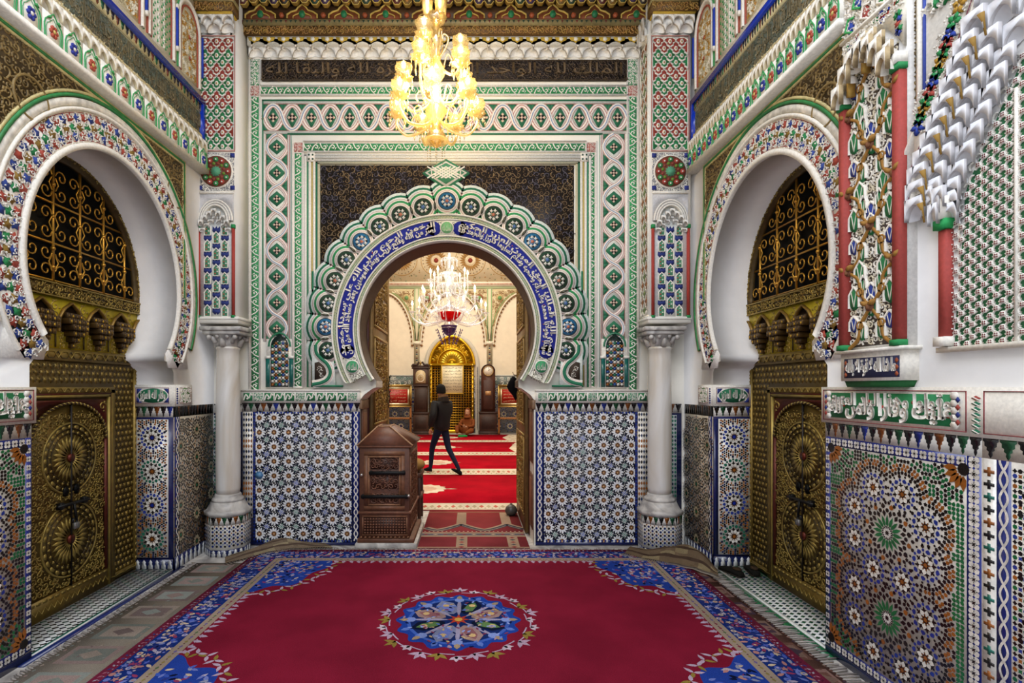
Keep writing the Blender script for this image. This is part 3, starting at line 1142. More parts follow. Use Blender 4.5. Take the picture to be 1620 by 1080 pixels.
# ------------------------------------------------------------ side arches
def side_arch(c, fr, wall):
    R0, R1 = .865, 1.06; zc = 2.54; up = 1.1
    th = math.asin(.66 / .96)
    A = M()
    # plaster lip
    a0, a1 = pi + .62, -.62
    P = ring_pts(c, zc, .848, a0, a1, up, 60); Q = ring_pts(c, zc, .885, a0, a1, up, 60)
    band_between(A, P, Q, IVORY, 0, .03)
    zb = 1.875

    def outer_clip(pts):
        return [(p[0], max(p[1], zb)) for p in pts]
    P = ring_pts(c, zc, .885, a0, a1, up, 60); Q = outer_clip(ring_pts(c, zc, 1.075, pi + .67, -.67, up, 60))
    band_between(A, P, Q, L('efe9df'), 0, .012)
    for sg in (-1, 1):
        A.poly([(c + sg * .70, zb), (c + sg * .66, 2.0), (c + sg * .72, 2.06), (c + sg * .95, 2.2), (c + sg * 1.02, zb)], L('efe9df'), 0, .012)
    # thin painted lines
    for r, col in ((.897, L('9a4a4a')), (1.062, L('9a4a4a'))):
        A.stroke([(p[0], max(p[1], zb)) for p in ring_pts(c, zc, r, pi + .62, -.62, up, 60)], .005, col, .012, .0145)
    A.stroke([(p[0], max(p[1], zb)) for p in ring_pts(c, zc, 1.085, pi + .6, -.6, up, 60)], .025, IVORY, .0, .03)
    # coloured flowers between the tendrils
    rnd = random.Random(5)
    pal = [L('a3402f'), L('26408f'), L('1f8348'), L('8a6a24'), L('26408f'), L('a3402f')]
    for rr, nn, sh in ((.925, 56, 0), (.975, 60, .5), (1.03, 64, 0)):
        for k in range(nn):
            a = pi + .66 - (pi + 1.32) * (k + sh) / nn
            x = c + rr * cos(a); y = zc + rr * sin(a) * (up if sin(a) > 0 else 1)
            if y < zb + .02:
                continue
            col = pal[(k // 1 + (0 if rr < .95 else 2 if rr < 1 else 0)) % 2 + (0 if rr != .975 else 2)]
            if rr == .925: col = pal[0] if k % 2 else pal[1]
            elif rr == .975: col = pal[2] if k % 2 else pal[3]
            else: col = pal[0] if k % 2 else pal[1]
            A.star(x, y, .036, .023, 5, col, .0128, .0165, rot=rnd.random() * 6)
    nn = 62
    for rr in (.91, .948, 1.0, 1.045):
        for k in range(nn):
            a = pi + .68 - (pi + 1.36) * (k + rnd.random() * .6) / nn
            x = c + rr * cos(a); y = zc + rr * sin(a) * (up if sin(a) > 0 else 1)
            if y < zb + .015:
                continue
            A.stamp(CURL_W[rnd.randrange(3)], x, y, .013, rnd.random() * 6.3, .021, sz=.010)
    A.build('carved_arch_ring', M_STUCCO, wall, fr)
    # outer moulding, green line and the carved cedar spandrels with their frame
    B = M()
    yN, yF, zT = c - 1.5, c + .945, 3.84
    so = ring_pts(c, zc, 1.10, pi + .5, -.5, up, 60)

    def in_sp(x, y):
        d = sqrt((x - c) ** 2 + ((y - zc) / (up if y > zc else 1)) ** 2)
        return d > 1.17 and y > 2.0
    spandrel = [(yN, 2.7)] + [(yN, zT), (yF, zT), (yF, 2.72)]
    # dark ground
    K = ring_pts(c, zc, 1.14, pi - .08, .08, up, 44)
    B.poly([(yN, K[0][1])] + K + [(yF, K[-1][1]), (yF, zT), (yN, zT)], L('4a3a20'), 0, .010)
    scroll(B, yN, 2.62, yF, zT, .062, in_sp, (L('8b7240'), L('7a6336')), .010, .018, w=.2, r=.46, seed=3)
    for q in (-1, 1):
        B.arc(c + q * .80, 3.5, .13, 0, 2 * pi, .016, L('8b7240'), .012, .022)
    # white and green mouldings
    for r, w_, col, h in ((1.125, .05, IVORY, .02), (1.163, .022, L('2f8a4a'), .026), (1.185, .02, L('d9c98f'), .02)):
        B.stroke([p for p in ring_pts(c, zc, r, pi + .42, -.42, up, 60)], w_, col, 0, h)
    B.stroke([(yF, 2.55), (yF, zT - .0), (yN, zT)], .018, L('2f8a4a'), 0, .024)
    B.stroke([(yF - .02, 2.55), (yF - .02, zT - .02), (yN, zT - .02)], .016, L('d9c98f'), 0, .022)
    B.stroke([(yF + .018, 2.55), (yF + .018, zT + .018), (yN, zT + .018)], .016, L('d9c98f'), 0, .022)
    B.build('carved_cedar_spandrel', M_WOOD, wall, fr)


CURL_W = [curl(t, 1, .28, True, IVORY, 0, 1, n=8) for t in (1.1, .85, 1.3)]
side_arch(CL, left_fr, wl)
side_arch(CR, right_fr, wr)


# ------------------------------------------------------------ side cornices: flower niches, stalactites, inscription band, blue line, blind arches
def side_cornice(fr, wall, mirror, y0=1.9):
    y1 = 5.33
    A = M()
    # soffit ledge
    A.poly([(y0, 3.86), (y1, 3.86), (y1, 3.90), (y0, 3.90)], IVORY, 0, .10)
    # leaning flower panels: built upright, then pushed outward toward their foot
    n = 20; w = (y1 - y0) / n
    zb, zt = 3.90, 4.10
    for i in range(n):
        cx = y0 + (i + .5) * w
        A.poly([(cx - w * .5, zb), (cx + w * .5, zb), (cx + w * .5, zb + .17), (cx - w * .5, zb + .17)], L('f0ebdf'), 0, .086)
        arch = [(-.40, 0), (-.42, .5), (-.36, .72), (-.2, .86), (-.12, .98), (0, 1.12), (.12, .98), (.2, .86), (.36, .72), (.42, .5), (.40, 0)]
        H = .155
        A.stroke([(cx + a * w, zb + .01 + b * H) for a, b in arch], .0055, L('2f9a55'), .086, .092)
        A.stroke([(cx + a * w * .8, zb + .01 + b * H * .82) for a, b in arch], .003, L('5aa874'), .086, .090)
        col = L('2a3796') if i % 2 else L('b4513c')
        for k in range(6):
            a = k * pi / 3
            A.ngon(cx + .021 * cos(a), zb + .068 + .028 * sin(a), .013, 6, col, .086, .097)
        A.ngon(cx, zb + .068, .012, 6, IVORY if i % 2 else L('d8c070'), .09, .099)
        for s in (-1, 1):
            A.poly([(cx + s * w * .14, zb + .14), (cx + s * w * .30, zb + .135), (cx + s * w * .2, zb + .155)], L('3f9a50'), .086, .10)
    A.build('flower_cornice', M_STUCCO, wall, fr)
    S = M()
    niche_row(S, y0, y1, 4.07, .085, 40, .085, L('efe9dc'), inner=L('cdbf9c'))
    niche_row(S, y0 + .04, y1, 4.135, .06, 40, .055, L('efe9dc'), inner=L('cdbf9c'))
    S.rect(y0, 4.19, y1, 4.235, L('e6dfcc'), 0, .05)
    scroll(S, y0, 4.19, y1, 4.235, .028, cols=(L('c9b98c'),), z0=.05, z1=.056, w=.3, n=6, leaf=False)
    S.build('stalactite_course', M_STUCCO, wall, fr)
    # grey-green inscription band
    B = M()
    B.rect(y0, 4.235, y1 - .02, 4.475, L('77786a'), 0, .03)
    B.stroke([(y0, 4.245), (y1, 4.245)], .01, L('a9a68c'), .03, .034)
    B.stroke([(y0, 4.465), (y1, 4.465)], .01, L('a9a68c'), .03, .034)
    scroll(B, y0, 4.25, y1 - .02, 4.46, .05, cols=(L('7d7152'), L('5d6657')), z0=.030, z1=.036, w=.2, n=8)
    for k in range(4):
        a = -(y1 - .1) + k * .85 if mirror else y0 + .05 + k * .85
        lettering(B, 'الملك لله الواحد القهار', a, 4.27, a + .78, 4.44, L('857a5c'), .03, .040, flip_text if mirror else None, off=.0)
    B.build('inscription_band', M_WOOD, wall, fr)
    C = M()
    C.rect(y0, 4.475, y1, 4.545, L('e6dcae'), 0, .045)
    n = 62; w = (y1 - y0) / n
    for i in range(n):
        cx = y0 + (i + .5) * w
        col = [L('2a2118'), L('2a2118'), L('7a3d1a'), L('1d5c34')][i % 4]
        C.poly([(cx - w * .36, 4.54), (cx + w * .36, 4.54), (cx + w * .2, 4.51), (cx + w * .24, 4.50), (cx, 4.478), (cx - w * .24, 4.50), (cx - w * .2, 4.51)], col, .045, .049)
    C.rect(y0, 4.545, y1, 4.60, L('1238b4'), 0, .065)
    C.rect(y1 - .05, 4.16, y1, 4.545, L('1238b4'), 0, .065)
    C.rect(y0, 4.60, y1, 4.62, L('e9e2cf'), 0, .05)
    C.build('blue_glazed_line', M_TILE, wall, fr, jit=.08)
    # blind windows of the upper storey
    D = M()
    D.rect(y0, 4.62, y1 + .02, 6.0, L('f0ebe0'), 0, .01)
    for k in range(7):
        cx = y1 - .22 - k * .46
        wd = .15
        zt_ = 5.20
        kind = k % 2
        ar = [(cx - wd, 4.70)] + [(cx + wd * cos(pi - pi * i / 14), zt_ + wd * 1.25 * sin(pi * i / 14)) for i in range(15)] + [(cx + wd, 4.70)]
        D.poly(ar, L('d9cfae') if kind == 0 else L('e8e6d6'), .01, .014)
        D.stroke(ar, .014, L('a5503c'), .014, .024)
        D.stroke([(cx + (p[0] - cx) * 1.22, 4.70 + (p[1] - 4.70) * 1.06) for p in ar], .028, IVORY, .01, .034)
        D.stroke([(cx + (p[0] - cx) * 1.36, 4.70 + (p[1] - 4.70) * 1.09) for p in ar], .008, L('a5503c') if kind else L('4a9a5c'), .01, .026)
        ins = lambda x, y, cx=cx: abs(x - cx) < wd * .86 and y < zt_ + .12
        if kind == 0:
            scroll(D, cx - wd, 4.72, cx + wd, zt_ + .15, .034, ins, (L('f1ead6'), L('b98a3a'), L('c7bb9a')), .014, .022, w=.3, seed=k, n=7)
            for q in range(5):
                D.star(cx, 4.80 + q * .1, .022, .01, 6, L('b54a35') if q % 2 else L('d8a72a'), .016, .024)
        else:
            for j in range(18):
                v = 4.72 + j * .034
                for i in range(5):
                    D.poly([(cx - wd * .8 + i * .06 + (j % 2) * .02, v), (cx - wd * .8 + i * .06 + .022 + (j % 2) * .02, v + .012), (cx - wd * .8 + i * .06 + .004 + (j % 2) * .02, v + .028)], L('2f9a55'), .014, .018)
                for i in (-1, 1):
                    D.stroke([(cx + i * .03, v), (cx + i * .045, v + .017), (cx + i * .03, v + .034)], .006, IVORY, .014, .022)
        # small blue colonnette between the windows
        D.rect(cx - .248, 4.86, cx - .222, 5.22, L('1a3fb8'), .01, .04)
        D.ngon(cx - .235, 4.845, .022, 8, IVORY, .01, .045)
        D.ngon(cx - .235, 5.235, .022, 8, IVORY, .01, .045)
    D.rect(y1 - .012, 4.84, y1 + .014, 5.24, L('1a3fb8'), .01, .04)
    D.build('blind_window_tier', M_STUCCO, wall, fr)


side_cornice(left_fr, wl, False)
side_cornice(right_fr, wr, True, y0=3.13)

# ============================================================ back wall ornament
KB = YB / 830.0


def bx(px):
    return (px - 745) * KB


def bz(py):
    return H_EYE + (612 - py) * KB


# mosaic dado on both sides of the doorway
def back_dado(px0, px1, left):
    A = M(); T = .008
    u0, u1 = bx(px0), bx(px1); top = bz(651)
    A.rect(u0, 0, u1, bz(637), L('dcdcdc'), 0, T)
    # far strip of small lozenges beside the column
    if left:
        s0, s1 = u0, u0 + .13; p0, p1 = u0 + .15, u1 - .10; br = u1 - .045
    else:
        s0, s1 = u1 - .13, u1; p0, p1 = u0 + .10, u1 - .15; br = u0 + .045
    A.rect(s0 - .02, 0, s1 + .02, top, L('1b2352'), T, T + .003)
    lozenges(A, s0 + .012, .3, s1 - .012, top, 4, 20, lambda i, j: BROWN if 3 < j < 7 or 12 < j < 15 else (BLACK if (i + j) % 2 else L('24365c')), IVORY, T + .004)
    # star field
    A.rect(p0, .03, p1, top - .02, L('20233a'), T, T + .0006)
    z = T + .0012
    px = (p1 - p0) / 6.5
    py = px * .99
    nr = int((top - .02) / py) + 1
    for j in range(nr):
        for i in range(7):
            x = p0 + (i + .25) * px; y = top - .05 - py * (j + .1)
            if y - px * .2 < .0:
                continue
            A.stamp(ROS_M, x, y, z, .15, px * .47)
    for j in range(nr):
        for i in range(6):
            x = p0 + (i + .75) * px; y = top - .05 - py * (j + .6)
            if y < .04:
                continue
            A.stamp(ROS_N[(i + j) % 4 // 2], x, y, z + .0004, 0, px * .25)
    nx = 13; ny = int(nr * 2)
    for j in range(ny):
        for i in range(nx):
            if (i + j) % 2:
                x = p0 + (i * .5 + .25) * px; y = top - .05 - py * (j * .5 + .1)
                if p0 + .02 < x < p1 - .02 and y > .09:
                    for a in range(4):
                        A.dia(x + .016 * cos(a * pi / 2), y + .016 * sin(a * pi / 2), .020, .012, IVORY, z + .0013, ang=a * pi / 2)
    # borders
    for (a, b, cc, d) in ((p0 - .014, .05, p0 - .014, top), (p1 + .014, .05, p1 + .014, top), (p0, .05, p1, .05), (p0, top - .01, p1, top - .01)):
        n = int((sqrt((cc - a) ** 2 + (d - b) ** 2)) / .036)
        for k in range(n):
            A.dia(a + (cc - a) * (k + .5) / n, b + (d - b) * (k + .5) / n, .026, .026, L('1f3587'), z + .0022)
    A.rect(br - .045, 0, br + .045, top, L('1b2352'), T, z + .0022)
    braid(A, br, .05, br, top, .075, .07, z + .0024)
    A.rect(u0, 0, u1, .035, L('1b2352'), T, z + .003)
    merlons(A, u0, u1, bz(651), bz(637), 19, MERL, z)
    o = A.build('tile_dado', M_TILE, wb, back_fr, jit=.12)
    # green and white panels on the ledge
    B = M()
    v0, v1 = bz(637), bz(618)
    B.rect(u0, v0, u1, v1, IVORY, 0, .03)
    n = 11; q = (u1 - u0 - .04) / n
    for k in range(n):
        a = u0 + .02 + k * q
        sq = k in (1, 5, 10) if left else k in (0, 5, 9)
        B.rect(a + .008, v0 + .022, a + q - .008, v1 - .022, L('3f8f66') if sq else L('1f7444'), .03, .031)
        if sq:
            scroll(B, a + .01, v0 + .024, a + q - .01, v1 - .024, .02, cols=(IVORY,), z0=.031, z1=.036, w=.3, n=6, leaf=False)
        else:
            B.stroke(spline([(a + .01, v0 + .03), (a + q * .3, v1 - .04), (a + q * .6, v0 + .05), (a + q * .75, v1 - .03), (a + q - .01, v1 - .05)], 4), .013, IVORY, .031, .037)
            B.ngon(a + q * .45, v0 + .045, .011, 6, IVORY, .031, .037)
    B.rect(u0 - .005, v1 - .004, u1 + .005, v1 + .014, IVORY, 0, .04)
    B.build('green_ledge_panels', M_STUCCO, wb, back_fr)


def ros_m():
    A = M(); n = 12
    A.ngon(0, 0, 1.06, 24, L('1c1e2c'), .0003)
    for k in range(n):
        a = 2 * pi * k / n; h = pi / n
        A.petal(0, 0, .30, .98, .27, a, L('e9e9ea'), .0008)
        A.petal(0, 0, .12, .46, .15, a + h, L('a0652a') if k % 2 else BLACK, .0012)
    A.star(0, 0, .2, .09, 6, L('d8a878'), .0014)
    return A.arrays()


def ros_n(c):
    A = M(); n = 8
    A.ngon(0, 0, .64, 16, L('e4e4e2'), .0003)
    for k in range(n):
        a = 2 * pi * k / n; h = pi / n
        A.ngon(.42 * cos(a), .42 * sin(a), .15, 5, c, .0008, rot=a)
        A.ngon(.78 * cos(a + h), .78 * sin(a + h), .13, 6, c if k % 2 else L('e4e4e2'), .0008, rot=a)
        A.dia(1.02 * cos(a), 1.02 * sin(a), .34, .16, L('e4e4e2'), .0008, ang=a)
    A.star(0, 0, .28, .14, 8, c, .0010)
    return A.arrays()


ROS_M = ros_m()
ROS_N = [ros_n(L('3c7f6a')), ros_n(L('3350a8'))]
back_dado(383, 570, True)
back_dado(847, 1026, False)
# slim mosaic strips behind the columns
for (a, b) in ((330, 383), (1026, 1078)):
    A = M()
    A.rect(bx(a), 0, bx(b), 1.52, L('1b2352'), 0, .006)
    lozenges(A, bx(a) + (.06 if a < 500 else .18), .3, bx(a) + (.18 if a < 500 else .30), 1.40, 4, 26, [L('2c7a60'), L('1b3350'), L('2c7a60')], L('d4dbd8'), .007)
    merlons(A, bx(a), bx(b), 1.42, 1.52, 5, MERL, .007)
    A.build('corner_mosaic', M_TILE, wb, back_fr, jit=.1)

# ------------------------------------------------------------ framing bands
A = M()
H0, H1 = bz(618), bz(96)
for (p0, p1) in ((397, 411), (994, 1008)):
    vine_band(A, bx(p0), H0, bx(p1), bz(152), True, .012)
    A.rect(bx(p0), bz(135), bx(p1), bz(94), L('5c9a6e'), 0, .007)
    scroll(A, bx(p0), bz(135), bx(p1), bz(94), .03, cols=(IVORY,), z0=.007, z1=.014, w=.3, n=6, leaf=False)
    A.rect(bx(p0), bz(151), bx(p1), bz(136), L('b9655c'), 0, .008)
    scroll(A, bx(p0), bz(151), bx(p1), bz(136), .022, cols=(IVORY,), z0=.008, z1=.013, w=.2, n=6, leaf=False)
vine_band(A, bx(412), bz(150), bx(993), bz(137), False, .012)
for x in (395, 412, 992, 1009):
    A.rect(bx(x) - .006, H0, bx(x) + .006, H1, IVORY, 0, .018)
for y in (151.5, 136):
    A.rect(bx(412), bz(y) - .006, bx(993), bz(y) + .006, IVORY, 0, .018)
A.build('outer_leaf_border', M_STUCCO, wb, back_fr)

A = M()
for p in (465.5, 928.5):
    vine_band(A, bx(p), bz(613), bx(p + 13), bz(241), True, .012)
    A.rect(bx(p), bz(240), bx(p + 13), bz(226), L('b9655c'), 0, .008)
    scroll(A, bx(p), bz(240), bx(p + 13), bz(226), .022, cols=(IVORY,), z0=.008, z1=.013, w=.2, n=6, leaf=False)
vine_band(A, bx(480), bz(240), bx(927), bz(226), False, .012)
for x in (463.5, 480, 927, 943):
    A.rect(bx(x) - .005, bz(613), bx(x) + .005, bz(224), IVORY, 0, .018)
for y in (224, 241):
    A.rect(bx(480), bz(y) - .005, bx(927), bz(y) + .005, IVORY, 0, .018)
A.rect(bx(463), bz(614), bx(480), bz(611), IVORY, 0, .018)
A.build('inner_leaf_border', M_STUCCO, wb, back_fr)

# interlaced ribbon band
A = M()
ribbon_band(A, bz(540), bz(212), bx(438), 21 * KB, 7.5 and 8, True)
ribbon_band(A, bz(540), bz(212), bx(971), 21 * KB, 8, True)
ribbon_band(A, bx(417), bx(992), bz(186), 26 * KB, 19, False)
for (x0, y0, x1, y1) in ((415, 158, 994, 160.5), (455, 211, 953, 213.5)):
    A.rect(bx(x0), bz(y1), bx(x1), bz(y0), L('2f7a55'), 0, .010)
for x in (415, 991.5):
    A.rect(bx(x), bz(535), bx(x + 2), bz(158), L('2f7a55'), 0, .010)
for x in (458, 460.5, 948, 950.5):
    A.rect(bx(x), bz(612), bx(x + 1), bz(214), L('c98f86') if x in (458, 950.5) else L('8fae9a'), 0, .008)
A.build('interlaced_ribbon_band', M_STUCCO, wb, back_fr)

# little mosaic niches with green colonnettes at the foot of the ribbon band
for p in (443, 972):
    A = M()
    A.rect(bx(p - 21), bz(614), bx(p + 21), bz(536), IVORY, .006, .012)
    top = bz(548)
    ar = [(bx(p - 14), bz(612)), (bx(p + 14), bz(612)), (bx(p + 14), top)] + [(bx(p) + 14 * KB * cos(pi * i / 10), top + 17 * KB * sin(pi * i / 10) * (1 + .25 * (i == 5))) for i in range(1, 10)] + [(bx(p - 14), top)]
    A.poly(ar, L('1e2a28'), .012, .0135)
    for j in range(14):
        for i in range(5):
            x = bx(p) + (i - 2) * 5.6 * KB; y = bz(608) + j * 5.0 * KB
            if y < top + 12 * KB * (1 - abs(i - 2) / 2.4):
                c = [BROWN, IVORY, L('2c7a5c'), IVORY, L('33559a')][(i * 2 + j) % 5]
                A.star(x, y, 2.9 * KB, 1.6 * KB, 6, c, .0135, .015)
                A.dia(x + 2.8 * KB, y + 2.5 * KB, 2.2 * KB, 2.2 * KB, IVORY if j % 2 else L('d8a67c'), .0135, .015)
    for s in (-1, 1):
        A.rect(bx(p + s * 18.5 - 3), bz(612), bx(p + s * 18.5 + 3), bz(566), L('17635a'), .012, .022)
        A.rect(bx(p + s * 18.5 - 4.5), bz(567), bx(p + s * 18.5 + 4.5), bz(563), IVORY, .012, .026)
    A.stroke([(bx(p) + 17 * KB * cos(pi * i / 10), top + 21 * KB * sin(pi * i / 10)) for i in range(0, 11)], .02, L('2f7a55'), .012, .020)
    A.build('mosaic_niche', M_TILE, wb, back_fr)

# mouldings round the inner field
A = M()
for i, (o, col, h) in enumerate(((484, IVORY, .022), (488, L('3a8a60'), .016), (491, IVORY, .026), (495, L('c8b06a'), .018), (498, IVORY, .026), (501.5, L('1f6a48'), .016), (505, L('c7bfa0'), .024))):
    w_ = 1.7 * KB
    top = 246 + (o - 484) * .62
    R_ = 1417 - o
    for x in (bx(o), bx(R_)):
        A.rect(x - w_, bz(613 - (o - 484) * .2), x + w_, bz(top), col, 0, h)
    A.rect(bx(o) - w_, bz(top) - w_, bx(R_) + w_, bz(top) + w_, col, 0, h)
for x in (493, 924):
    A.rect(bx(x - 6), bz(257), bx(x + 6), bz(243), IVORY, .02, .030)
    for a in (-1, 1):
        for b in (-1, 1):
            A.rect(bx(x + a * 3) - .009, bz(250 + b * 3.4) - .009, bx(x + a * 3) + .009, bz(250 + b * 3.4) + .009, L('1f4a38'), .03, .0315)
A.build('field_mouldings', M_STUCCO, wb, back_fr)

# carved dark cedar field over the arch
A = M()
A.poly([(bx(507), bz(262)), (bx(507), bz(440))] + ring_pts(BC, BZC, 1.0, pi - .60, .60, 1, 30) + [(bx(908), bz(440)), (bx(908), bz(262))], L('241a14'), 0, .006)
scroll(A, bx(508), bz(440), bx(907), bz(263), .062, lambda x, y: sqrt((x - BC) ** 2 + (y - BZC) ** 2) > 1.36, (L('77603e'), L('6a5436'), L('4c4652')), .006, .013, w=.2, r=.47, seed=11, n=11)
A.build('carved_cedar_field', M_WOOD, wb, back_fr)

# ------------------------------------------------------------ scalloped arch
A = M()
R_ = 190 * KB
lob = []
for k in range(-9, 10):
    a = pi / 2 + k * radians(11.2)
    r = R_ * (1.045 if k == 0 else 1.0 + .02 * max(0, 3 - abs(k)) / 3)
    lob.append((BC + r * cos(a), BZC + .02 + r * sin(a), a))
layers = ((36, L('e9efe6'), .030), (34.2, L('e9efe6'), .034), (31.5, L('1f7552'), .038), (28, L('e9efe6'), .043), (25.3, L('c9837c'), .045), (24.6, IVORY, .047), (22.4, L('2f9a58'), .050), (19, IVORY, .054), (16.8, L('c9837c'), .056), (16.2, IVORY, .058), (14.2, L('3a3a33'), .060))
for (r, col, h) in layers:
    for (x, y, a) in lob:
        A.ngon(x, y, r * KB, 28, col, h - .008, h)
# feet of the scalloped band: an S curve turning out to the border over a dark carved corner
for s in (-1, 1):
    X = (lambda p: bx(p)) if s < 0 else (lambda p: bx(1416 - p))
    A.poly([(X(496), bz(612)), (X(532), bz(612)), (X(530), bz(570)), (X(510), bz(556)), (X(496), bz(556))], L('e9efe6'), 0, .052)
    A.poly([(X(500), bz(574)), (X(508), bz(572)), (X(517), bz(582)), (X(519), bz(592)), (X(514), bz(599)), (X(500), bz(602))], L('3a2c20'), .05, .054)
    sp = spline([(502, 546), (503, 558), (510, 567), (520, 576), (525, 588), (521, 599), (511, 605), (497, 608)], 4)
    P_ = [(X(p[0]), bz(p[1])) for p in sp]
    for w_, col, h in ((13, IVORY, .056), (9.6, L('c9837c'), .058), (8.6, IVORY, .060), (5.6, L('1f7552'), .063)):
        A.stroke(P_, w_ * KB, col, .05, h)
    for q in range(3):
        A.stamp(CURL_W[q], X(507 + 2 * q), bz(582 + 6 * q), .054, q, .022, sz=.008)
    x0, x1 = X(494.5), X(497.5)
    A.rect(min(x0, x1), bz(612), max(x0, x1), bz(430), L('1f7552'), 0, .034)
    x1 = X(543)
    A.rect(min(x0, x1), bz(612), max(x0, x1), bz(609), L('1f7552'), 0, .058)
A.build('scalloped_arch', M_STUCCO, wb, back_fr)
# mosaic stars inside the scallops
A = M()
for i, (x, y, a) in enumerate(lob):
    if abs(i - 9) > 9:
        continue
    g = L('2b6f9a') if i % 4 == 1 else (L('9a8a4a') if abs(i - 9) < 1 else L('2a4a38'))
    A.ngon(x, y, 13 * KB, 18, g, .058, .0615)
    A.star(x, y, 4.2 * KB, 2 * KB, 5, L('c9795c') if i % 2 else L('5a7ab0'), .0615, .063)
    for k in range(7):
        b = a + 2 * pi * k / 7
        A.star(x + 6.8 * KB * cos(b), y + 6.8 * KB * sin(b), 3.2 * KB, 1.7 * KB, 4, IVORY, .0615, .063)
        A.ngon(x + 8.2 * KB * cos(b + .45), y + 8.2 * KB * sin(b + .45), 1.9 * KB, 5, BLACK, .0615, .0625)
# small pointed drops between the scallops
for i in range(len(lob) - 1):
    a = (lob[i][2] + lob[i + 1][2]) / 2
    r0, r1 = 184 * KB, 200 * KB
    for (w_, col, h) in ((.052, IVORY, .068), (.028, L('4a4a3a'), .070)):
        A.petal(BC, BZC + .02, r0, r1, w_, a, col, .055, h)
A.build('scallop_stars', M_TILE, wb, back_fr)

# ------------------------------------------------------------ lettered horseshoe ring
A = M()
aL, aR = pi + radians(27), -radians(27)
th_in = math.asin(.53 / .94)


def ring(r0, r1, col, z0, z1, cut=None, al=None):
    al = al or radians(29)
    P = ring_pts(BC, BZC, r0, pi + al, -al, 1, 84); Q = ring_pts(BC, BZC, r1, pi + al, -al, 1, 84)
    zb = bz(606)
    P = [(p[0], max(p[1], zb)) for p in P]; Q = [(p[0], max(p[1], zb)) for p in Q]
    band_between(A, P, Q, col, z0, z1)


ring(.94, .952, IVORY, 0, .085, al=radians(34))
ring(.952, .985, L('b7bfa0'), 0, .074, al=radians(34))
ring(.985, .997, IVORY, 0, .085)
ring(.997, 1.164, L('e6e2d2'), 0, .072)
ring(1.162, 1.173, IVORY, 0, .085)
ring(1.17, 1.212, L('b7bfa0'), 0, .074)
ring(1.212, 1.228, IVORY, 0, .085)
# blue cartouches on either side of the crown
for (s0, s1) in ((radians(97.5), radians(192.5)), (radians(-12.5), radians(82.5))):
    n = 30
    P = [(BC + 1.001 * cos(s0 + (s1 - s0) * i / n), BZC + 1.001 * sin(s0 + (s1 - s0) * i / n)) for i in range(n + 1)]
    Q = [(BC + 1.160 * cos(s0 + (s1 - s0) * i / n), BZC + 1.160 * sin(s0 + (s1 - s0) * i / n)) for i in range(n + 1)]
    band_between(A, P, Q, L('16238f'), .07, .074)
    for e in (s0, s1):
        A.ngon(BC + 1.080 * cos(e), BZC + 1.080 * sin(e), .076, 16, L('16238f'), .07, .074)
    mid = (s0 + s1) / 2


def arc_fn(a_start):
    def f(q):
        a = a_start - q[:, 0] / 1.078
        r = 1.078 + q[:, 1]
        return np.stack([BC + r * np.cos(a), BZC + r * np.sin(a), q[:, 2]], 1)
    return f


span = radians(98) * 1.078
for a_s, t1, t2 in ((radians(194.5), 'نصر من الله وفتح قريب وبشر المومنين يعمر مساجد الله من امن', 'الرحمن الرحيم صلى الله على سيدنا محمد'), (radians(83.5), 'سيدنا ومولانا محمد وعلى اله وصحبه وسلم تسليما كثيرا والحمد لله', 'بسم الله الملك الحق المبين العزيز الحكيم')):
    lettering(A, t1, .0, -.074, span, .020, IVORY, .074, .085, arc_fn(a_s), off=.04)
    lettering(A, t2, .0, -.014, span, .078, IVORY, .074, .082, arc_fn(a_s), off=.035)
# small white ticks, red and blue dots
rnd = random.Random(2)
for k in range(120):
    a = rnd.uniform(radians(-8), radians(188))
    if abs(a - pi / 2) < .14:
        continue
    r = rnd.uniform(1.02, 1.145)
    A.ngon(BC + r * cos(a), BZC + r * sin(a), .007, 5, L('b5563a') if k % 5 == 0 else IVORY, .074, .081)
# round green seals: crown and both feet
for a, sc_ in ((pi / 2, .062), (pi + radians(21.5), .064), (-radians(21.5), .064)):
    x, y = BC + 1.078 * cos(a), BZC + 1.078 * sin(a)
    A.ngon(x, y, sc_ + .012, 24, IVORY, .074, .080)
    A.ngon(x, y, sc_, 24, L('7fc083') if a == pi / 2 else L('3f9a66'), .08, .082)
    lettering(A, 'الملك لله', x - sc_ * .75, y - sc_ * .6, x + sc_ * .75, y + sc_ * .55, IVORY if a != pi / 2 else L('d9edc8'), .082, .088, off=.02)
# pierced stucco grounds and chequered edges
for (s0, s1) in ((radians(84), radians(96)), (pi + radians(14), pi + radians(30)), (-radians(30), -radians(14))):
    for k in range(90 if s1 - s0 < .25 else 170):
        a = rnd.uniform(s0, s1); r = rnd.uniform(1.01, 1.145)
        A.dia(BC + r * cos(a), BZC + r * sin(a), .016, .010, L('6a6350') if k % 2 else L('8c8a70'), .072, .0735, ang=rnd.random() * 3)
for r, h in ((.9685, .074), (1.191, .074)):
    n = 260 if r < 1 else 320
    for k in range(n):
        a = pi + radians(28) - radians(236) * k / n
        seg = (k // 11) % 2
        y = BZC + r * sin(a)
        if y < bz(604): continue
        c1 = L('2f7a4a') if seg else L('8f7a2a')
        for q in (-1, 1):
            A.dia(BC + (r + q * .0085) * cos(a + q * .003), BZC + (r + q * .0085) * sin(a + q * .003), .013, .010, c1 if (k % 2) == (q > 0) else L('4c4a30'), h, h + .002, ang=a + .7)
A.build('lettered_arch_ring', M_STUCCO, wb, back_fr)

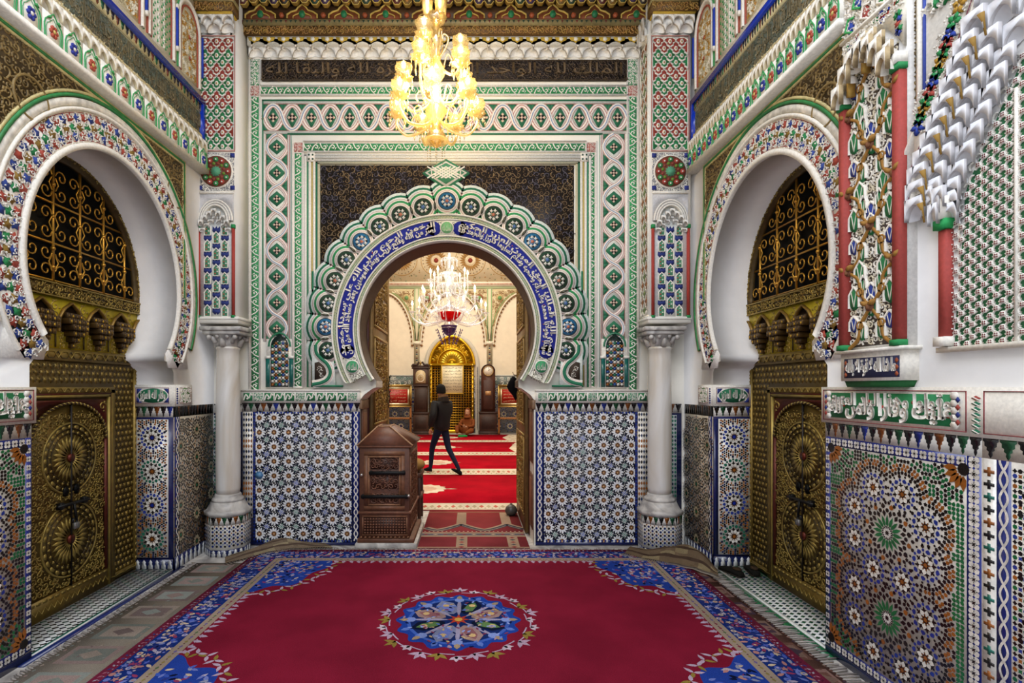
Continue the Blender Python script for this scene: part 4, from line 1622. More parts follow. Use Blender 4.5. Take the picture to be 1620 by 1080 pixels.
# carved wooden lining of the arch, jamb panels and white corbels
A = M()
pts = horseshoe(BC, BZC, .936, 1.78, 1.56, .931, up=1.0, n=72)
nW = 0
for i in range(len(pts) - 1):
    p, q = pts[i], pts[i + 1]
    b = len(A.v)
    A.v += [(p[0], p[1], .0), (q[0], q[1], .0), (q[0], q[1], -.39), (p[0], p[1], -.39)]
    top = p[1] > 1.76
    A.face([b, b + 1, b + 2, b + 3], L('4a3226') if top or p[1] < 1.55 else IVORY)
A.build('carved_arch_lining', M_WOOD, wb, back_fr)
A = M()
rnd = random.Random(8)
for s in (-1, 1):
    x = BC + s * .931
    for j in range(2):
        z0, z1 = .15 + j * .72, .15 + j * .72 + .60
        A.box(x - .012, YB + .05, z0, x + .012, YB + .32, z1, L('6b4028'), .004)
        A.box(x - .018, YB + .09, z0 + .05, x + .018, YB + .28, z1 - .05, L('7c4a2c'), .004)
    A.box(x - .02, YB - .01, 1.46, x + .02, YB + .36, 1.56, L('8a6a4c'), .006)
A.build('jamb_panelling', M_WOOD, wb)

# ------------------------------------------------------------ interlaced knot over the crown
A = M()
kx, kz = bx(706), bz(276)
A.poly([(kx - 37 * KB, kz), (kx, kz - 26 * KB), (kx + 37 * KB, kz), (kx, kz + 22 * KB)], L('3c8a62'), 0, .045)
A.poly([(kx - 33 * KB, kz), (kx, kz - 22 * KB), (kx + 33 * KB, kz), (kx, kz + 18 * KB)], IVORY, 0, .050)
A.poly([(kx - 29 * KB, kz), (kx, kz - 18 * KB), (kx + 29 * KB, kz), (kx, kz + 15 * KB)], L('4f9a70'), 0, .054)
for k in range(-2, 3):
    o = k * 5.5 * KB
    for s in (1, -1):
        h = 12 * KB
        A.stroke([(kx + o * 1.3 - s * h * 1.25, kz - h * .75 + abs(o) * .0), (kx + o * 1.3 + s * h * 1.25, kz + h * .75)], 2.1 * KB, IVORY, .054, .060 + .001 * s)
for s in (-1, 1):
    A.frame(kx + s * 19 * KB - 4.5 * KB, kz - 4.5 * KB, kx + s * 19 * KB + 4.5 * KB, kz + 4.5 * KB, 1.8 * KB, IVORY, .054, .062)
A.build('interlaced_knot', M_STUCCO, wb, back_fr)

# ------------------------------------------------------------ carved inscription plank, white niche frieze, painted wooden cornice
A = M()
u0, u1, v0, v1 = bx(415), bx(991), bz(129), bz(97)
A.rect(u0, v0, u1, v1, L('241a15'), 0, .02)
scroll(A, u0, v0, u1, v1, .042, cols=(L('5f4b32'), L('4a3b30')), z0=.02, z1=.026, w=.2, n=8)
lettering(A, 'الملك لله الواحد القهار والعزة لله والبقا لله', u0 + .05, v0 + .03, u1 - .05, v1 - .03, L('6d573a'), .02, .032, off=.01)
A.frame(u0, v0, u1, v1, .008, L('5a4a36'), .02, .028)
A.build('carved_inscription_plank', M_WOOD, wb, back_fr)

A = M()
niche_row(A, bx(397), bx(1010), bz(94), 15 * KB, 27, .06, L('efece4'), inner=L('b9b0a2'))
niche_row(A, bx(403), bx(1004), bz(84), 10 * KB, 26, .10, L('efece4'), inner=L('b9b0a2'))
A.rect(bx(397), bz(80), bx(1010), bz(66), L('efe9d8'), 0, .10)
n = 27; w_ = (bx(1010) - bx(397)) / n
for i in range(n):
    cx = bx(397) + (i + .5) * w_
    A.poly([(cx - w_ * .42, bz(69)), (cx + w_ * .42, bz(69)), (cx + w_ * .34, bz(74)), (cx + w_ * .1, bz(75.5)), (cx, bz(78)), (cx - w_ * .1, bz(75.5)), (cx - w_ * .34, bz(74))], L('c9a638'), .10, .105)
    A.ngon(cx, bz(72), w_ * .16, 5, L('efe9d8'), .105, .108)
A.build('white_niche_frieze', M_STUCCO, wb, back_fr)


def wood_cornice(name, fr, u0, u1, parent, zo=0.0):
    """gilded and painted cedar: lettered fillet, dotted fillet, pointed arches, stalactites leaning into the room"""
    A = M()
    k = KB
    z = bz(67) + zo
    ln = u1 - u0
    A.rect(u0, z, u1, z + 12 * k, L('6a4a1c'), 0, .14)
    scroll(A, u0, z + 1 * k, u1, z + 11 * k, .045, cols=(L('b28a3e'), L('a87a3a')), z0=.14, z1=.147, w=.24, n=8)
    A.rect(u0, z + 12 * k, u1, z + 19 * k, L('9a8a5a'), 0, .17)
    n = int(ln / .05)
    for i in range(n):
        x = u0 + (i + .5) * ln / n
        A.poly([(x - .013, z + 17.5 * k), (x + .013, z + 17.5 * k), (x, z + 13.5 * k)], L('1f3a28') if i % 3 else L('6a1f18'), .17, .173)
    A.rect(u0, z + 19 * k, u1, z + 40 * k, L('4e3216'), 0, .16)
    n = int(ln / .40); w = ln / n
    for i in range(n):
        x = u0 + (i + .5) * w; y = z + 19 * k; H = 21 * k
        pts = [(x - w * .36, y), (x - w * .36, y + H * .3), (x - w * .26, y + H * .5), (x - w * .14, y + H * .6), (x - w * .1, y + H * .8), (x, y + H * 1.05), (x + w * .1, y + H * .8), (x + w * .14, y + H * .6), (x + w * .26, y + H * .5), (x + w * .36, y + H * .3), (x + w * .36, y)]
        A.poly(pts, L('7a3d1c'), .16, .175)
        A.stroke(pts, .014, L('c2a24a'), .175, .186)
        A.stroke([(x + (p[0] - x) * .6, y + (p[1] - y) * .6) for p in pts], .009, L('c2a24a'), .175, .184)
        A.ngon(x, y + H * .32, .032, 8, L('1f7a48'), .175, .19, sy=1.2)
        A.ngon(x + w * .5, y + H * .3, .026, 6, L('a5502a'), .16, .18)
    # hanging stalactite cells in three leaning courses
    cols = [L('5a1f1a'), L('203a26'), L('2a1a12'), L('7a5a1c'), L('39204a')]
    for c_ in range(4):
        n2 = int(ln / .105); w2 = ln / n2
        for i in range(n2):
            x = u0 + (i + .5 + (.5 if c_ % 2 else 0)) * w2
            if x > u1 - w2 * .4: continue
            y = z + (36 + 13 * c_ + (3 if i % 4 in (1, 2) else 0)) * k; o = .17 + .085 * c_
            hh = 15 * k
            A.poly([(x - w2 * .44, y + hh), (x - w2 * .44, y + hh * .35), (x - w2 * .2, y), (x + w2 * .2, y), (x + w2 * .44, y + hh * .35), (x + w2 * .44, y + hh)], cols[(i * 3 + c_ * 2) % 5], o, o + .05, side=L('9a7a34'))
            A.stroke([(x - w2 * .44, y + hh), (x - w2 * .44, y + hh * .35), (x - w2 * .2, y), (x + w2 * .2, y), (x + w2 * .44, y + hh * .35)], .009, L('c7a850'), o + .05, o + .056)
            A.ngon(x, y + hh * .55, w2 * .16, 6, [L('d8c9a0'), L('c98a3a'), L('d8c9a0')][i % 3], o + .05, o + .053, sy=1.7)
        A.rect(u0, z + (48 + 13 * c_) * k, u1, z + (51 + 13 * c_) * k, L('3a2412'), 0, .20 + .085 * c_)
    A.rect(u0, z + 96 * k, u1, z + 104 * k, L('8a6a2a'), 0, .56)
    return A.build(name, M_WOOD, parent, fr)


wood_cornice('painted_cedar_cornice', back_fr, XL + .35, XR - .35, wb)

# ------------------------------------------------------------ corner pilasters over the columns
def pilaster(x0, x1, right):
    YP = 5.35; k = YP / 830
    P = tag(empty('trim_2' if right else 'trim_1', (0, 0, 0)), kind='structure')
    zb = H_EYE + (612 - 503) * k; zt = H_EYE + (612 - 30) * k
    S = M()
    S.box(x0, YP, zb, x1, YB, zt + .5, L('ece8df'))
    S.box(x0 - (.0 if not right else .02), YP - .02, zb - .055, x1 + (.0 if right else .02), YB, zb, L('d8d2c8'), .008)
    S.box(x0 - (.0 if not right else .03), YP - .03, zb - .015, x1 + (.0 if right else .03), YB, zb + .012, L('ece8df'), .004)
    S.build('pilaster_body', M_PLASTER, P)
    fr = frame_of((0, YP, 0), (1, 0, 0))
    A = M()
    w = x1 - x0; a0, a1 = x0 + .03, x1 - .03

    def z(py):
        return H_EYE + (612 - py) * k
    sebka(A, a0, z(237), a1, z(60), 3, 8, L('a03a2c'), L('1f8048'), .010, stripe=2, edge=.06)
    A.frame(a0 - .015, z(240), a1 + .015, z(57), .008, L('c48f84'), .006, .014)
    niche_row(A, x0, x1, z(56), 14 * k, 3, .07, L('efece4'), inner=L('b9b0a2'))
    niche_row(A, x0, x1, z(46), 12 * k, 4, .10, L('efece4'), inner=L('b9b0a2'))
    A.rect(x0, z(33), x1, z(30), L('c9a638'), 0, .12)
    # rosette panel
    cx = (a0 + a1) / 2; cz = z(272)
    A.rect(a0, z(303), a1, z(242), L('8e8e92'), 0, .004)
    scroll(A, a0, z(303), a1, z(242), .035, cols=(IVORY,), z0=.004, z1=.012, w=.28, n=7)
    A.ngon(cx, cz, .172, 28, IVORY, .004, .014)
    A.ngon(cx, cz, .158, 28, L('6b3a24'), .004, .016)
    for kk in range(12):
        b = 2 * pi * kk / 12
        A.ngon(cx + .122 * cos(b), cz + .122 * sin(b), .026, 7, L('2f8a4a') if kk % 2 else L('a33d30'), .016, .021)
        A.ngon(cx + .122 * cos(b), cz + .122 * sin(b), .009, 5, IVORY, .021, .023)
        A.ngon(cx + .082 * cos(b + .26), cz + .082 * sin(b + .26), .016, 6, L('6a8a2c') if kk % 2 else L('8a3a2c'), .016, .021)
    A.star(cx, cz, .056, .042, 12, L('58a07a'), .016, .024)
    for sx in (-1, 1):
        for sy in (-1, 1):
            A.rect(cx + sx * .165 - .022, cz + sy * .165 - .022, cx + sx * .165 + .022, cz + sy * .165 + .022, L('25327e'), .006, .013)
    A.rect(a0, z(307), a1, z(303), IVORY, 0, .02)
    # tall niche panel
    A.rect(a0, z(500), a1, z(308), L('dcdcd6'), 0, .004)
    for q, s in ((a0 - .012, 0), (a1 - .012, 1)):
        A.rect(q, z(499), q + .024, z(362), L('a93a2e'), .004, .030)
        A.rect(q - .006, z(362), q + .030, z(356), L('1f8a4a'), .004, .034)
        A.rect(q - .006, z(503), q + .030, z(499), L('1f8a4a'), .004, .034)
    rows = 11; hh = (z(358) - z(499)) / rows
    for j in range(rows):
        y = z(499) + (j + .5) * hh
        for i in range(-1, 2):
            x = cx + i * .088
            if (i + j) % 2:
                A.poly([(x - .030, y - hh * .62), (x + .030, y - hh * .62), (x + .030, y + hh * .35), (x, y + hh * .75), (x - .030, y + hh * .35)], L('4f8f6a'), .004, .008)
                A.stroke([(x - .032, y - hh * .62), (x + .032, y - hh * .62), (x + .032, y + hh * .35), (x, y + hh * .8), (x - .032, y + hh * .35)], .011, IVORY, .008, .018, closed=True)
                for q in range(4):
                    A.ngon(x + (q % 2 - .5) * .022, y - hh * .35 + q * hh * .24, .008, 5, IVORY if q % 2 else L('b05a48'), .008, .014)
            else:
                A.poly([(x - .036, y + hh * .5), (x - .040, y - hh * .1), (x - .012, y - hh * .42), (x, y - hh * .2), (x + .012, y - hh * .42), (x + .040, y - hh * .1), (x + .036, y + hh * .5), (x + .014, y + hh * .2), (x, y + hh * .5), (x - .014, y + hh * .2)], L('243276'), .004, .010)
    # crown arch with stalactites
    for r, col, h in ((.168, IVORY, .03), (.155, L('a9a4a0'), .032), (.146, IVORY, .036), (.132, L('b4aea8'), .038), (.124, IVORY, .044)):
        A.arc(cx, z(350), r, 0, pi, .014, col, .004, h, n=16, sy=1.25)
    ring_ = [(cx + .175 * cos(pi * i / 16), z(350) + .215 * sin(pi * i / 16)) for i in range(17)]
    A.poly([(a1, z(350))] + ring_ + [(a0, z(350)), (a0, z(308)), (a1, z(308))], L('c9c6c6'), .004, .012)
    for i, (dx, dy) in enumerate(((-.13, 0), (-.09, .045), (-.045, .085), (0, .115), (.045, .085), (.09, .045), (.13, 0))):
        niche_row(A, cx + dx - .024, cx + dx + .024, z(360) + dy, .045, 1, .075, L('efece4'), inner=L('b9b0a2'))
        niche_row(A, cx + dx - .03, cx + dx + .03, z(368) + dy, .03, 1, .04, L('efece4'), inner=L('b9b0a2'))
    A.build('pilaster_ornament', M_STUCCO, P, fr)
    wood_cornice('painted_cedar_cornice', fr, x0 - .02, x1 + .02, P, z(31) - bz(67))
    # inner side face
    B = M()
    xs = x1 if not right else x0
    fr2 = frame_of((xs, YB, 0), (0, -1, 0)) if not right else (lambda p: np.stack([xs - p[:, 2], YB - p[:, 0], p[:, 1]], 1))
    sebka(B, .03, z(495), YB - YP - .03, z(60), 2, 16, L('b5713f'), L('7f9a5a'), .008, line=L('efe9da'), edge=.14, heart=False)
    B.frame(.015, z(500), YB - YP - .015, z(52), .014, L('efe9da'), 0, .014)
    niche_row(B, 0, YB - YP, z(56), 22 * k, 3, .07, L('efece4'), inner=L('b9b0a2'))
    B.build('pilaster_side_lattice', M_STUCCO, P, fr2)
    return P


pilaster(-2.80, -2.385, False)
pilaster(1.82, 2.24, True)


# ------------------------------------------------------------ marble columns on mosaic plinths
def marble_column(x, y, label):
    o = empty('marble_column', (x, y, 0), label, 'column', group='marble columns flanking the great arch')
    A = M()
    r8 = .215
    prof = [(r8, 0), (r8, .40)]
    A.lathe(prof, L('d8d3c8'), n=8, rot=pi / 8)
    for k in range(8):
        a = -pi / 2 + k * pi / 4
        ap = r8 * cos(pi / 8); hw = r8 * sin(pi / 8)
        ca, sa = cos(a), sin(a)

        def fr(p, ca=ca, sa=sa, ap=ap):
            u = p[:, 0]; return np.stack([ca * (ap + p[:, 2]) - sa * u, sa * (ap + p[:, 2]) + ca * u, p[:, 1]], 1)
        B = M()
        feet(B, -hw, hw, 0, .07, 3, .002)
        for j in range(6):
            for i in range(4):
                B.ngon(-hw + (i + .5) * hw / 2, .09 + (j + .5) * .036, .0125, 6, BLACK if (i + j) % 2 else L('20306e'), .003)
                B.dia(-hw + (i + 1) * hw / 2, .09 + (j + 1) * .036, .016, .016, BROWN if j % 2 else L('3a5a9a'), .003)
        merlons(B, -hw, hw, .315, .395, 3, [BLACK, BROWN, L('1d5a38')], .002)
        A.stamp(B, fn=lambda q, f=fr: f(q))
    A.build('mosaic_plinth', M_TILE, o)
    Bm = M()
    Bm.lathe([(.225, .40), (.228, .44), (.20, .455), (.175, .50), (.16, .53)], L('d8d2c8'), n=8, rot=pi / 8)
    Bm.lathe([(.15, .53), (.158, .545), (.15, .56), (.128, .575), (.13, .59), (.118, .605)], L('d8d2c8'), n=28)
    Bm.build('marble_base', M_GREYMARBLE, o)
    S = M()
    S.lathe([(.112, .60), (.119, .66), (.120, 1.0), (.118, 1.5), (.112, 2.0), (.108, 2.08), (.118, 2.09), (.118, 2.105), (.106, 2.115)], L('ffffff'), n=32)
    S.build('shaft', M_MARBLE, o, smooth=True)
    C = M()
    C.lathe([(.106, 2.11), (.112, 2.17), (.13, 2.215), (.15, 2.235)], L('e0d6c4'), n=24)
    for k in range(4):
        a = pi / 4 + k * pi / 2
        C.tube([(.12 * cos(a), .12 * sin(a), 2.15), (.15 * cos(a), .15 * sin(a), 2.20), (.185 * cos(a), .185 * sin(a), 2.215)], [.022, .024, .012], L('e0d6c4'))
        C.ball(.185 * cos(a), .185 * sin(a), 2.205, .028, L('e0d6c4'))
        a2 = k * pi / 2
        C.tube([(.11 * cos(a2), .11 * sin(a2), 2.12), (.135 * cos(a2), .135 * sin(a2), 2.17), (.155 * cos(a2), .155 * sin(a2), 2.19)], [.03, .026, .010], L('e0d6c4'))
        for s in (-1, 1):
            a3 = a2 + s * .35
            C.ball(.145 * cos(a3), .145 * sin(a3), 2.21, .022, L('d2c6b0'))
    C.box(-.19, -.16, 2.232, .19, .16, 2.272, L('e0d6c4'), .006)
    C.box(-.21, -.18, 2.270, .21, .10, 2.31, L('e6dfd2'), .006)
    C.build('carved_capital', M_GREYMARBLE, o)
    for ch in o.children:
        if ch.name.startswith('shaft'):
            ch['label'] = 'smooth veined marble shaft'
    return o


marble_column(-2.515, 5.455 - .02, 'pale veined marble column on mosaic plinth beside left arched brass door')
marble_column(1.955, 5.455 - .02, 'pale veined marble column on mosaic plinth beside the folded rug corner, right')
for o in sc.objects:
    if o.name.startswith('marble_column') and 'group' in o:
        del o['group']

# ============================================================ upper part of the near right pier
def near_right_upper():
    fr = right_fr
    A = M()
    y0, y1 = 2.69, 3.13
    A.rect(y0, 1.905, y1, 4.6, L('ece9e4'), 0, .055)
    # green wedge and lettered bracket below the colonnettes
    A.poly([(y0 + .0, 1.735), (y1 + .0, 1.735), (y1 - .02, 1.700), (y0 + .02, 1.700)], L('1d6a34'), 0, .06)
    A.rect(y0 - .01, 1.735, y1 + .01, 1.905, IVORY, 0, .075)
    A.rect(y0 + .02, 1.752, y1 - .02, 1.865, L('2a2c4e'), .075, .077)
    A.rect(y0 - .03, 1.895, y1 + .03, 1.912, IVORY, 0, .10)
    lettering(A, 'ما شا الله لا قوة الا بالله', -(y1 - .04), 1.76, -(y0 + .04), 1.86, IVORY, .077, .084, flip_text, off=.03)
    for x in (y0 + .035, y1 - .035):
        for k in range(3):
            A.dia(x, 1.77 + k * .035, .022, .028, L('a3502c'), .077, .081)
    # red colonnettes
    for x in (y0 + .022, y1 - .022):
        A.rect(x - .024, 1.93, x + .024, 3.33, L('a8423a'), .055, .095)
        for z in (1.915, 3.335):
            A.rect(x - .030, z, x + .030, z + .03, L('1f8a4a'), .055, .105)
        A.rect(x - .03, 3.365, x + .03, 3.42, IVORY, .055, .11)
    # carved field: green leaves, blue palmettes, white tendrils
    a0, a1 = y0 + .05, y1 - .05; cx = (a0 + a1) / 2; P = .45
    A.rect(a0, 1.93, a1, 3.5, L('4b4038'), .055, .057)
    scroll(A, a0, 1.94, a1, 3.50, .042, None, (IVORY, IVORY, L('d9cdb2')), .057, .064, w=.26, seed=9, n=8)
    for k in range(4):
        zc = 1.95 + k * P + .20
        for (dx, dz, col, sx, s) in ((0, .07, L('243c96'), 1, .034), (0, -.0, L('1f7a44'), 1, .036), (-.085, .20, L('1f7a44'), .8, .04), (.085, .20, L('1f7a44'), .8, .04), (-.13, .06, L('1f7a44'), .8, .04), (.13, .06, L('1f7a44'), .8, .04), (-.13, -.09, L('243c96'), 1, .028), (.13, -.09, L('243c96'), 1, .028), (-.06, .12, L('1f7a44'), .6, .035), (.06, .12, L('1f7a44'), .6, .035), (-.07, -.13, L('1f7a44'), .7, .035), (.07, -.13, L('1f7a44'), .7, .035)):
            if zc + dz > 3.46: continue
            A.ngon(cx + dx, zc + dz, s * 1.2, 8, col, .057, .071, sx=sx, sy=1.35)
            for q in (-1, 0, 1):
                A.stroke([(cx + dx, zc + dz - s * 1.2), (cx + dx + q * s * .6 * sx, zc + dz + s * .9)], .004, L('e8e2d2') if q else col, .071, .0735)
            A.stroke([(cx + dx - s * sx * 1.25, zc + dz - s * 1.3), (cx + dx - s * sx * 1.2, zc + dz + s * .6), (cx + dx, zc + dz + s * 1.75), (cx + dx + s * sx * 1.2, zc + dz + s * .6), (cx + dx + s * sx * 1.25, zc + dz - s * 1.3)], .011, IVORY, .057, .076)
    # brown strapwork lozenges with round bosses
    hw = (a1 - a0) / 2; br = L('a0722c')
    for k in range(4):
        z0 = 2.144 - P / 2 + k * P
        zt = min(z0 + P / 2, 3.40)
        for s in (-1, 1):
            A.stroke(spline([(cx + s * hw, z0), (cx + s * hw * .55, z0 + .055), (cx + s * hw * .42, z0 + .14), (cx, z0 + P / 2)], 5), .016, br, .066, .078)
            if z0 + P < 3.45:
                A.stroke(spline([(cx, z0 + P / 2), (cx + s * hw * .42, z0 + P / 2 + .085), (cx + s * hw * .55, z0 + P / 2 + .17), (cx + s * hw, z0 + P)], 5), .016, br, .066, .078)
            A.arc(cx + s * hw * .46, z0 + .13, .022, 0, 2 * pi, .010, br, .066, .078, n=10)
            if z0 + P < 3.45:
                A.arc(cx + s * hw * .46, z0 + P / 2 + .095, .022, 0, 2 * pi, .010, br, .066, .078, n=10)
        for (x, z) in ((cx, z0 + P / 2),) + (((cx - hw, z0), (cx + hw, z0)) if k else ()):
            A.ngon(x, z, .024, 10, L('7a4a30'), .07, .084)
            A.ngon(x, z, .015, 10, L('8a5a3a'), .084, .094)
            for s in (-1, 1):
                A.petal(x, z, .015, .06, .022, pi / 2 + s * .9, br, .08, .10)
    # stalactite arch at the head
    for i in range(7):
        t = -1 + i / 3
        zc = 3.60 - .16 * t * t
        niche_row(A, cx + t * .17 - .034, cx + t * .17 + .034, zc - .10, .09, 1, .10, IVORY, z=.055, inner=L('b9a27a'))
        niche_row(A, cx + t * .17 - .03, cx + t * .17 + .03, zc - .02, .06, 1, .07, IVORY, z=.055, inner=L('b9a27a'))
        if i % 2:
            A.box(cx + t * .17 - .009, zc - .16, .08, cx + t * .17 + .009, zc - .02, .12, L('b08a3c'))
    top = [(a0 - .05, 3.45)] + [(cx + t * .2, 3.66 - .17 * t * t) for t in (-1, -.6, -.3, 0, .3, .6, 1)] + [(a1 + .05, 3.45), (a1 + .05, 3.735), (a0 - .05, 3.735)]
    A.poly(top, L('e9e2d2'), .055, .070)
    rnd = random.Random(4)
    for k in range(60):
        x = rnd.uniform(a0 - .04, a1 + .04); z = rnd.uniform(3.50, 3.72)
        if z > 3.69 - .17 * ((x - cx) / .2) ** 2:
            A.star(x, z, .020, .010, 5, [L('2a3f9a'), L('1f8a4a'), L('b5483a')][k % 3], .07, .076, rot=rnd.random() * 6)
    scroll(A, a0 - .05, 3.66, a1 + .05, 3.73, .03, cols=(IVORY,), z0=.07, z1=.079, w=.36, n=7)
    A.rect(a0 - .06, 3.735, a1 + .06, 3.75, IVORY, .055, .085)
    # flower field above
    for j in range(8):
        for i in range(4):
            x = a0 - .02 + (i + .5 * (j % 2)) * .12; z = 3.81 + j * .10
            if x > a1 + .02: continue
            col = [L('2440a0'), L('2a9a4c'), L('a8453a')][(i + j) % 3]
            A.ngon(x, z, .040, 8, col, .055, .066, sx=.6, rot=.4)
            A.stroke([(x - .03, z - .05), (x + .035, z - .01), (x + .01, z + .05), (x - .04, z + .03)], .013, IVORY if (i + j) % 3 else L('3aa85a'), .055, .072)
    scroll(A, a0 - .05, 3.76, a1 + .05, 4.5, .045, cols=(IVORY,), z0=.056, z1=.068, w=.3, n=8, seed=3)
    A.build('colonnette_pilaster', M_STUCCO, wr, fr)

    # ---- blind lobed arch with stalactite edge and green lattice
    B = M()
    X0, X1 = 1.25, 2.485
    inner = spline([(2.43, 2.50), (2.42, 2.61), (2.332, 2.773), (2.249, 2.925), (2.172, 3.06), (2.02, 3.28), (1.85, 3.42), (1.70, 3.48)], 4)
    outer = spline([(2.645, 2.62), (2.629, 2.783), (2.551, 2.92), (2.485, 3.053), (2.406, 3.198), (2.338, 3.34), (2.20, 3.60), (2.0, 3.86), (1.70, 4.0)], 4)
    B.poly([(X1, 1.885)] + [(min(p[0], X1), p[1]) for p in inner] + [(X0, 3.48), (X0, 1.885)], L('2c7d4c'), 0, .004)
    px_ = .054

    def ins(x, z):
        for a, b in zip(inner[:-1], inner[1:]):
            if b[0] <= x <= a[0]:
                return z < a[1] + .02
        return z < 2.55
    j = 0; z = 1.90
    while z < 3.4:
        x = X1 - .02 - (px_ / 2 if j % 2 else 0)
        while x > X0:
            if ins(x, z):
                B.ngon(x, z, .0135, 8, L('e9e4da'), .004, .013)
                for q in range(4):
                    a = pi / 4 + q * pi / 2
                    B.ngon(x + .0065 * cos(a), z + .0065 * sin(a), .0042, 4, L('7a2f34'), .013, .0135)
                B.arc(x + px_ / 2, z + .002, .018, .5 if j % 2 else -1.2, 3.6 if j % 2 else 2.2, .006, L('e9e4da'), .004, .012, n=6)
                B.arc(x, z + .012, .022, 3.7, 5.7, .005, L('e9e4da'), .004, .011, n=5)
            x -= px_
        z += .0285; j += 1
    B.rect(2.185, 1.885, 2.195, 2.95, IVORY, .004, .018)
    B.rect(X0, 1.865, 2.545, 1.890, IVORY, 0, .035)
    B.build('green_lattice_field', M_STUCCO, wr, fr)
    C = M()
    # white rim, flower band, outer ribs
    C.rect(2.488, 1.91, 2.532, 2.45, L('a8423a'), 0, .035)
    C.rect(2.478, 2.455, 2.545, 2.50, L('1f9a50'), 0, .05)
    C.poly([(2.49, 2.50), (2.53, 2.50), (2.56, 2.60), (2.46, 2.60)], IVORY, 0, .06)
    C.rect(2.478, 1.895, 2.545, 1.94, IVORY, 0, .05)
    D = M()
    for (x, z_, w_) in ((2.50, 2.60, .06), (2.56, 2.62, .06), (2.53, 2.53, .05)):
        niche_row(D, x - w_ / 2, x + w_ / 2, z_ - .05, .08, 1, .07, L('e6e6ea'), inner=L('c9c6c8'))
    n = 16
    for r_ in range(3):
        for i in range(n):
            t = (i + .5 * (r_ % 2)) / n
            f = t * (len(outer) - 1); k = min(int(f), len(outer) - 2); g = f - k
            ox, oz = (outer[k][0] * (1 - g) + outer[k + 1][0] * g, outer[k][1] * (1 - g) + outer[k + 1][1] * g)
            f = t * (len(inner) - 1); k = min(int(f), len(inner) - 2); g = f - k
            ix, iz = (inner[k][0] * (1 - g) + inner[k + 1][0] * g, inner[k][1] * (1 - g) + inner[k + 1][1] * g)
            s = .12 + .33 * r_
            x = ox * (1 - s) + ix * s; z_ = oz * (1 - s) + iz * s - .05
            niche_row(D, x - .052, x + .052, z_ - .02, .085, 1, .085 - .02 * r_, L('e6e6ea'), z=.0, inner=L('c9c6c8'))
            if r_ == 0:
                D.tube([(x - .05, z_ - .05, .07), (x - .05, z_ + .01, .08), (x - .05, z_ + .045, .092)], [.004, .006, .014], L('a07c38'), 6)
    C.stroke(outer, .012, IVORY, 0, .075)
    C.stroke([(p[0] + .012, p[1] + .01) for p in outer], .004, L('7a2f4a'), .075, .077)
    C.stroke([(p[0] - .06, p[1]) for p in outer], .16, L('d9d9dc'), -.005, .010)
    bandc = [(p[0] + .075, p[1] + .04) for p in outer if p[0] + .075 < 2.62]
    C.stroke([(min(p[0] + .075, 2.60), p[1] + .04) for p in outer], .085, L('e9e4da'), 0, .06)
    rnd = random.Random(3)
    for p in bandc:
        for q in range(7):
            C.stamp(CURL_W[q % 3], p[0] + rnd.uniform(-.04, .04), p[1] + rnd.uniform(-.05, .05), .06, rnd.random() * 6, .020, sz=.010)
    for k, p in enumerate(bandc[::1]):
        col = [L('2440a0'), L('1f8a4a'), L('b0862a'), L('1f8a4a'), L('a8453a')][k % 5]
        for q in range(5):
            a = q * 1.26 + k
            C.petal(p[0], p[1], .004, .042, .024, a, col, .06, .072)
        for q in range(4):
            C.stamp(CURL_W[q % 3], p[0] + rnd.uniform(-.03, .03), p[1] + rnd.uniform(-.03, .03), .06, rnd.random() * 6, .016, sz=.012)
    for o, w_, col, h in ((.105, .012, IVORY, .07), (.122, .012, L('7a7a86'), .03), (.138, .010, IVORY, .05)):
        C.stroke([(p[0] + o * .9, p[1] + o * .45) for p in outer], w_, col, 0, h)
    # corner field between the rib and the plain strip
    rb = [(p[0] + .13, p[1] + .065) for p in outer if p[0] + .13 < 2.645]
    C.poly([(2.645, 2.75)] + rb + [(2.0, 4.2), (2.645, 4.2)], L('d9d4ca'), 0, .018)
    C.rect(2.635, 2.62, 2.65, 4.2, IVORY, 0, .04)
    C.rect(2.618, 2.9, 2.626, 4.2, L('3a4fa8'), .018, .03)
    for k in range(80):
        x = rnd.uniform(2.05, 2.61); z_ = rnd.uniform(3.1, 4.1)
        if z_ > 3.34 + (2.48 - x) * 1.9 + .15:
            C.star(x, z_, .028, .012, 6, [L('a8453a'), L('b0862a'), L('1f8a4a'), L('2440a0')][k % 4], .018, .03, rot=k)
            C.stamp(CURL_W[k % 3], x + .03, z_, .018, k, .03, sz=.018)
    C.build('blind_arch_borders', M_STUCCO, wr, fr)
    D.build('stalactite_arch_edge', M_PLASTER, wr, fr)


near_right_upper()

# ============================================================ the two brass doors in the side arches
GB = L('937a3c'); GD = L('5f4c24'); GL_ = L('a38b45')


def sunburst(A, cx, cz, r, z):
    A.ngon(cx, cz, r, 40, L('5a4718'), z, z + .002)
    for k in range(24):
        a = 2 * pi * k / 24
        A.petal(cx, cz, r * .13, r * .66, r * .115, a, GL_, z + .002, z + .008)
        A.dia(cx + r * .74 * cos(a + .13), cz + r * .74 * sin(a + .13), r * .13, r * .08, GL_, z + .002, z + .007, ang=a)
        A.petal(cx, cz, r * .82, r * .98, r * .16, a, GL_, z + .002, z + .006)
    A.ngon(cx, cz, r * .12, 12, L('6a2a18'), z, z + .016)
    A.arc(cx, cz, r, 0, 2 * pi, .014, GL_, z, z + .010, n=40)
    for q in range(3):
        A.arc(cx, cz, r * (.70 + .13 * q) + .004, 0, 2 * pi, .006, L('3a2c12'), z + .002, z + .0075, n=36)


